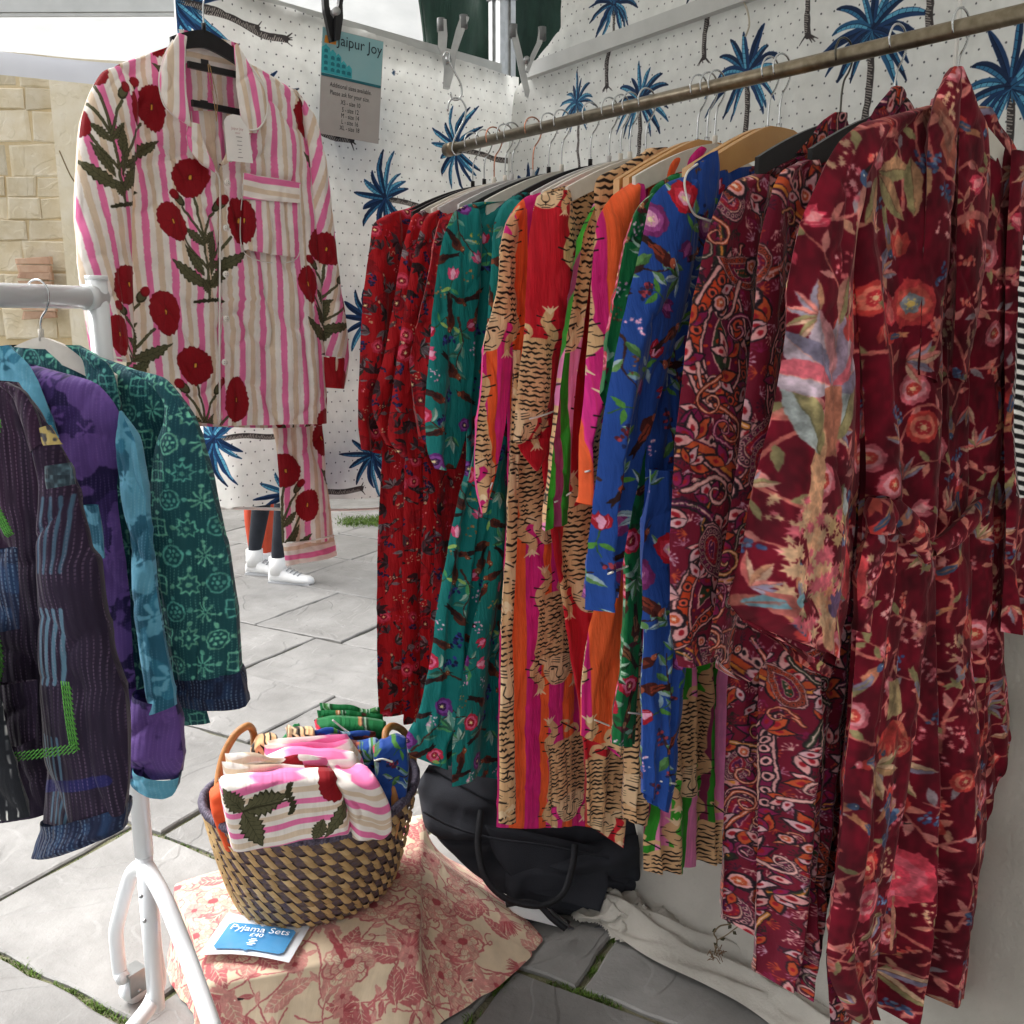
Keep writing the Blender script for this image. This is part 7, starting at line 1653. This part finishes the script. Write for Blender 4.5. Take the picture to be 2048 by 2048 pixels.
# ------------------------------------------------------------------ black holdall behind the table
M_BAG = mat('black nylon canvas', '24262c', '31333a', rough=.85, scale=9, bump=.35, bscale=500, spec=.25)
BGP = Plane((0, 2.30, 0), (.1, -1))
bg_ = thing('holdall', 'large black canvas holdall slumped between the table and the rail', 'bag', BGP.p3(.05, 0))
def bagpart(name, L, R, th, off, nu=60, nv=60, seed=1, lean=0., m=M_BAG, close=True, wr=.012):
    li = lambda P: np.stack([np.interp(np.linspace(0, 1, nv), np.linspace(0, 1, len(P)), BGP.ab(P)[:, k]) for k in (0, 1)], 1)
    L2, R2 = li(L), li(R); u = np.linspace(0, 1, nu)[None, :]; t = np.linspace(0, 1, nv)[:, None]
    a = L2[:, :1] * (1 - u) + R2[:, :1] * u; z_ = np.maximum(L2[:, 1:] * (1 - u) + R2[:, 1:] * u, .004)
    pr = (1 - np.abs(2 * u - 1) ** 16) ** .5 * ((1 - np.abs(2 * t - 1) ** 16) ** .5 if close else 1)
    w = wr * 1.1 * noise2(a * 3.2 + z_ * 2, z_ * 7 - a * 2, seed) + wr * .55 * noise2(a * 5 + z_ * 26, z_ * 6 - a * 3, seed + 2) + wr * .25 * noise2(a * 30 - z_ * 9, z_ * 12, seed + 4) - wr * .9 * (1 - np.abs(noise2(a * 2.5 + z_ * 9 + 3, z_ * 1.5 - a * 1.2, seed + 5))) ** 14
    V = [BGP.p3(a, z_, off + th * pr + w * pr - lean * (z_ - .0)), BGP.p3(a, z_, off - th * pr * .8 - lean * z_)]
    obj(name, np.vstack([v.reshape(-1, 3) for v in V]), np.vstack([grid_faces(nv, nu), (grid_faces(nv, nu) + nu * nv)[:, ::-1]]), m, bg_)
bagpart('lower_body', [(985, 1700), (1010, 1765), (1040, 1830), (1078, 1893)], [(1268, 1650), (1270, 1720), (1245, 1800), (1196, 1895)], .06, .05, seed=2, wr=.024, nu=90, nv=90)
bagpart('upper_body', [(858, 1548), (834, 1580), (846, 1640), (930, 1705), (1010, 1748)], [(1180, 1570), (1262, 1615), (1272, 1680), (1240, 1740), (1170, 1785)], .035, .11, seed=5, lean=.45, wr=.022, nu=110, nv=90)
bagpart('front_pocket', [(960, 1625), (985, 1680), (1030, 1728)], [(1200, 1665), (1200, 1720), (1180, 1760)], .008, .155, seed=8, nu=50, nv=40, lean=.45, wr=.008)
bagpart('white_lining', [(996, 1738), (1008, 1752), (1030, 1764)], [(1080, 1758), (1110, 1776), (1125, 1790)], .02, .135, seed=9, nu=20, nv=12, m=mat('white plastic', 'e4e6e8', rough=.3), wr=.002)
for pts, off in (([(846, 1600), (900, 1622), (980, 1640), (1080, 1650), (1200, 1668)], .19), ([(1040, 1830), (1100, 1818), (1180, 1812), (1238, 1800)], .14)):
    q = smooth(BGP.ab(pts), 40); tube('seam', BGP.p3(q[:, 0], q[:, 1], off - (.45 if off > .15 else 0) * q[:, 1]), .003, M_BAG, bg_, 5)
def strap(pts, off, wd=.0085):
    q = smooth(BGP.ab(pts), 60); lean = .45 * q[:, 1]; T = np.gradient(q, axis=0); T /= np.linalg.norm(T, axis=1)[:, None]; Nn = np.stack([-T[:, 1], T[:, 0]], 1)
    offs = off - lean + .012 * np.sin(np.linspace(0, math.pi, 60)); a_, b_ = q + Nn * wd, q - Nn * wd
    V = np.stack([BGP.p3(a_[:, 0], a_[:, 1], offs), BGP.p3(q[:, 0], q[:, 1], offs + .0012), BGP.p3(b_[:, 0], b_[:, 1], offs), BGP.p3(q[:, 0], q[:, 1], offs - .0012)], 1).reshape(-1, 3)
    obj('carry_strap', V, grid_faces(60, 4, True), mat('black webbing', '1b1c21', '25262c', rough=.7, scale=200, bump=.3, bscale=700), bg_, sm=False)
strap([(958, 1588), (950, 1640), (962, 1688), (1000, 1718), (1060, 1728), (1105, 1712), (1128, 1670), (1135, 1640)], .215)
strap([(1000, 1736), (1035, 1728), (1062, 1732), (1085, 1752), (1110, 1770)], .20, .008)
q = smooth(BGP.ab([(1085, 1752), (1110, 1775), (1140, 1790), (1200, 1776), (1232, 1762)]), 40); tube('zip', BGP.p3(q[:, 0], q[:, 1], .155 - .1 * q[:, 1]), .004, mat('grey zip', '55575c', rough=.4, metal=.5), bg_, 6)

# ------------------------------------------------------------------ dried weed caught on the sheet
wd = thing('dried_weed', 'dried weed sprig caught on the dust sheet below the paisley robes', 'weed', at_z(1430, 1905, .05))
M_WEED = mat('dry stalk', '5d4f3c', '6f6048', rough=.9)
WP = Plane(at(1435, 1880, 2.02), (-.3, -1))
pipe('stalk', WP, [(1430, 1905), (1434, 1880), (1428, 1866), (1440, 1852), (1462, 1848)], .0016, M_WEED, wd, 0)
pipe('stalk', WP, [(1434, 1880), (1450, 1872), (1480, 1850)], .0012, M_WEED, wd, 0)
mb = MB(); rng = random.Random(4)
for x, y in ((1428, 1866), (1424, 1864), (1462, 1848), (1456, 1858), (1440, 1880), (1436, 1892), (1465, 1862)):
    q = WP.ab([(x, y)])[0]; p = WP.p3(q[0], q[1]); a_ = rng.uniform(0, 6); d_ = np.array([math.cos(a_), 0, math.sin(a_)]); e_ = np.array([-d_[2], 0.3, d_[0]])
    mb.add([p, p + d_ * .006 + e_ * .004, p + d_ * .013, p + d_ * .006 - e_ * .004], [(0, 1, 2, 3)])
V, Fa = mb.out(); obj('leaf', V, Fa, mat('dry leaf', '2e3020', '44402c', rough=.9), wd, sm=False)
mb = MB()
for k in range(26):
    q = WP.ab([(1428 + rng.uniform(-8, 14), 1906 + rng.uniform(-8, 12))])[0]; p = WP.p3(q[0], q[1]); d_ = np.array([rng.gauss(0, 1), rng.gauss(0, .5), rng.gauss(0, .8)]); mb.tube([p, p + norm(d_) * .014], .0009, 4)
V, Fa = mb.out(); obj('root_tuft', V, Fa, mat('root brown', '6b5038', rough=.95), wd)

# ------------------------------------------------------------------ passer-by and goods beyond the stall
def skin_body(name, pts, edges, rad, m, parent):
    me = bpy.data.meshes.new(name); me.from_pydata([tuple(p) for p in pts], edges, []); ob = bpy.data.objects.new(name, me); COL.objects.link(ob)
    ob.modifiers.new('s', 'SKIN'); sv = me.skin_vertices[0].data
    for i, r in enumerate(rad): sv[i].radius = (r, r) if not isinstance(r, tuple) else r; sv[i].use_root = i == 0
    sb = ob.modifiers.new('d', 'SUBSURF'); sb.levels = sb.render_levels = 2
    dg = bpy.context.evaluated_depsgraph_get(); m2 = bpy.data.meshes.new_from_object(ob.evaluated_get(dg)); bpy.data.objects.remove(ob); m2.name = name
    for q in m: m2.materials.append(q)
    o = bpy.data.objects.new(name, m2); COL.objects.link(o); o.parent = parent
    for p in m2.polygons: p.use_smooth = True
    return o
f1, f2 = at_z(572, 1165, 0), at_z(525, 1148, 0)
mid = (f1 + f2) / 2; fw = norm([1., -.22, 0]); sd = np.array([-fw[1], fw[0], 0])
pr_ = thing('person', 'passer-by in dark leggings and white trainers walking past behind the stall', 'person', mid)
def W(a, b, z_): return a * fw + b * sd + UP * z_
l1, l2 = f1 - mid, f2 - mid
a1, a2 = l1 + W(-.05, 0, .09), l2 + W(-.05, 0, .09)
pts = [W(0, 0, .95), W(0, 0, 1.15), W(.01, 0, 1.38), W(.02, 0, 1.48), W(.04, 0, 1.56), W(.05, 0, 1.66), W(.04, 0, 1.74),
       W(.0, .09, .88), (a2 + W(.08, .0, .40)) , a2 + W(0, 0, .02), l2 + W(.0, 0, .045), l2 + W(.11, 0, .03),
       W(.0, -.09, .88), a1 + W(.07, .0, .42), a1 + W(0, 0, .02), l1 + W(.0, 0, .045), l1 + W(.11, 0, .03),
       W(0, .17, 1.38), W(-.10, .21, 1.12), W(.02, .2, .92), W(.05, .2, .84), W(0, -.17, 1.38), W(.12, -.2, 1.14), W(.26, -.16, 1.0), W(.32, -.14, .98)]
ed = [(0, 1), (1, 2), (2, 3), (3, 4), (4, 5), (5, 6), (0, 7), (7, 8), (8, 9), (9, 10), (10, 11), (0, 12), (12, 13), (13, 14), (14, 15), (15, 16), (2, 17), (17, 18), (18, 19), (19, 20), (2, 21), (21, 22), (22, 23), (23, 24)]
rad = [.13, .12, .13, .06, .055, .09, .07, .095, .062, .04, .022, .016, .095, .062, .04, .022, .016, .065, .048, .036, .03, .065, .048, .036, .03]
M_LEG = mat('dark grey leggings', '1c2028', '262b34', rough=.8, scale=20); M_SKIN = mat('skin', 'b98468', rough=.5); M_HAIR = mat('brown hair', '3a261a', rough=.6); M_TOP = mat('navy jacket', '232a3a', rough=.8)
body = skin_body('body', pts, ed, rad, [M_LEG, M_TOP, M_SKIN], pr_)
for p in body.data.polygons:
    cz = p.center.z; d_ = abs(p.center.x * sd[0] + p.center.y * sd[1])
    p.material_index = 2 if cz > 1.5 else (1 if (cz > .98 or d_ > .17) else 0)
# hair
u = np.linspace(0, 2 * math.pi, 25)[:-1]; v = np.linspace(.02, 2.1, 12); V = np.array([W(.03 - .02 + .1 * math.cos(a) * math.sin(b), .095 * math.sin(a) * math.sin(b), 1.67 + .125 * math.cos(b)) + mid for b in v for a in u])
obj('hair', V, grid_faces(12, 24, True), M_HAIR, pr_)
M_SHOE = mat('white trainer', 'e2e2e0', 'ececea', rough=.5, scale=30); M_SOCK = mat('white sock', 'e6e6e4', rough=.9)
def shoe(l):
    n_ = 22; t = np.linspace(0, 1, n_); V = []
    prof_w = .036 + .012 * np.sin(math.pi * np.clip(t * 1.2 - .15, 0, 1)); prof_w[0] *= .6; prof_w[-1] *= .45
    prof_h = np.interp(t, [0, .05, .3, .45, .7, .92, 1], [.06, .085, .09, .075, .052, .045, .028])
    for i in range(n_):
        for k in range(14):
            a = 2 * math.pi * k / 14; yy = prof_w[i] * math.cos(a) * (1.12 if math.sin(a) < -.3 else 1.); zz = max(prof_h[i] * (.5 + .5 * math.sin(a)), .0)
            V.append(mid + l + W(-.1 + .27 * t[i], yy, zz + .002))
    Fa = [tuple(f) for f in grid_faces(n_, 14, True)] + [tuple(range(14)), tuple(range((n_ - 1) * 14, n_ * 14))[::-1]]
    s_ = obj('shoe', V, Fa, M_SHOE, pr_); p = mid + l + W(-.045, 0, .0)
    tube('sock', [p + UP * .05, p + UP * .15], .05, M_SOCK, s_, 16)
    for k in range(4): tube('lace', [mid + l + W(.02 + .022 * k, -.03, .078 - .009 * k), mid + l + W(.024 + .022 * k, 0, .088 - .010 * k), mid + l + W(.02 + .022 * k, .03, .078 - .009 * k)], .004, mat('grey lace', '9a9c9e', rough=.8), s_, 6)
    mb = MB(); mb.box(mid + l + W(.032, 0, .006), (.126, .040, .006), fw, sd); V, Fa = mb.out(); obj('sole', V, Fa, mat('pale grey sole', 'b9bbbd', rough=.6), s_, sm=False)
shoe(l1); shoe(l2)
RBP = Plane(at_z(517, 1120, 0), (.1, -1))
rb = thing('cloth_sack', 'orange red cloth sack on a white base beyond the backdrop', 'sack', at_z(517, 1120, 0))
M_RED = mat('orange red cloth', 'b8452c', 'c65034', rough=.85, scale=10)
loft('cloth', RBP, [(488, 900), (488, 1030), (494, 1080), (498, 1106)], [(548, 900), (548, 1030), (546, 1080), (543, 1104)], M_RED, rb, nu=30, nv=40, th=.07, freq=10, A0=.01, A1=.012)
q = RBP.ab([(495, 1103), (547, 1103), (547, 1121), (495, 1117)]); plate('white_base', RBP, q[::-1], .14, mat('white plastic', 'e4e6e8', rough=.3), rb, -.07)
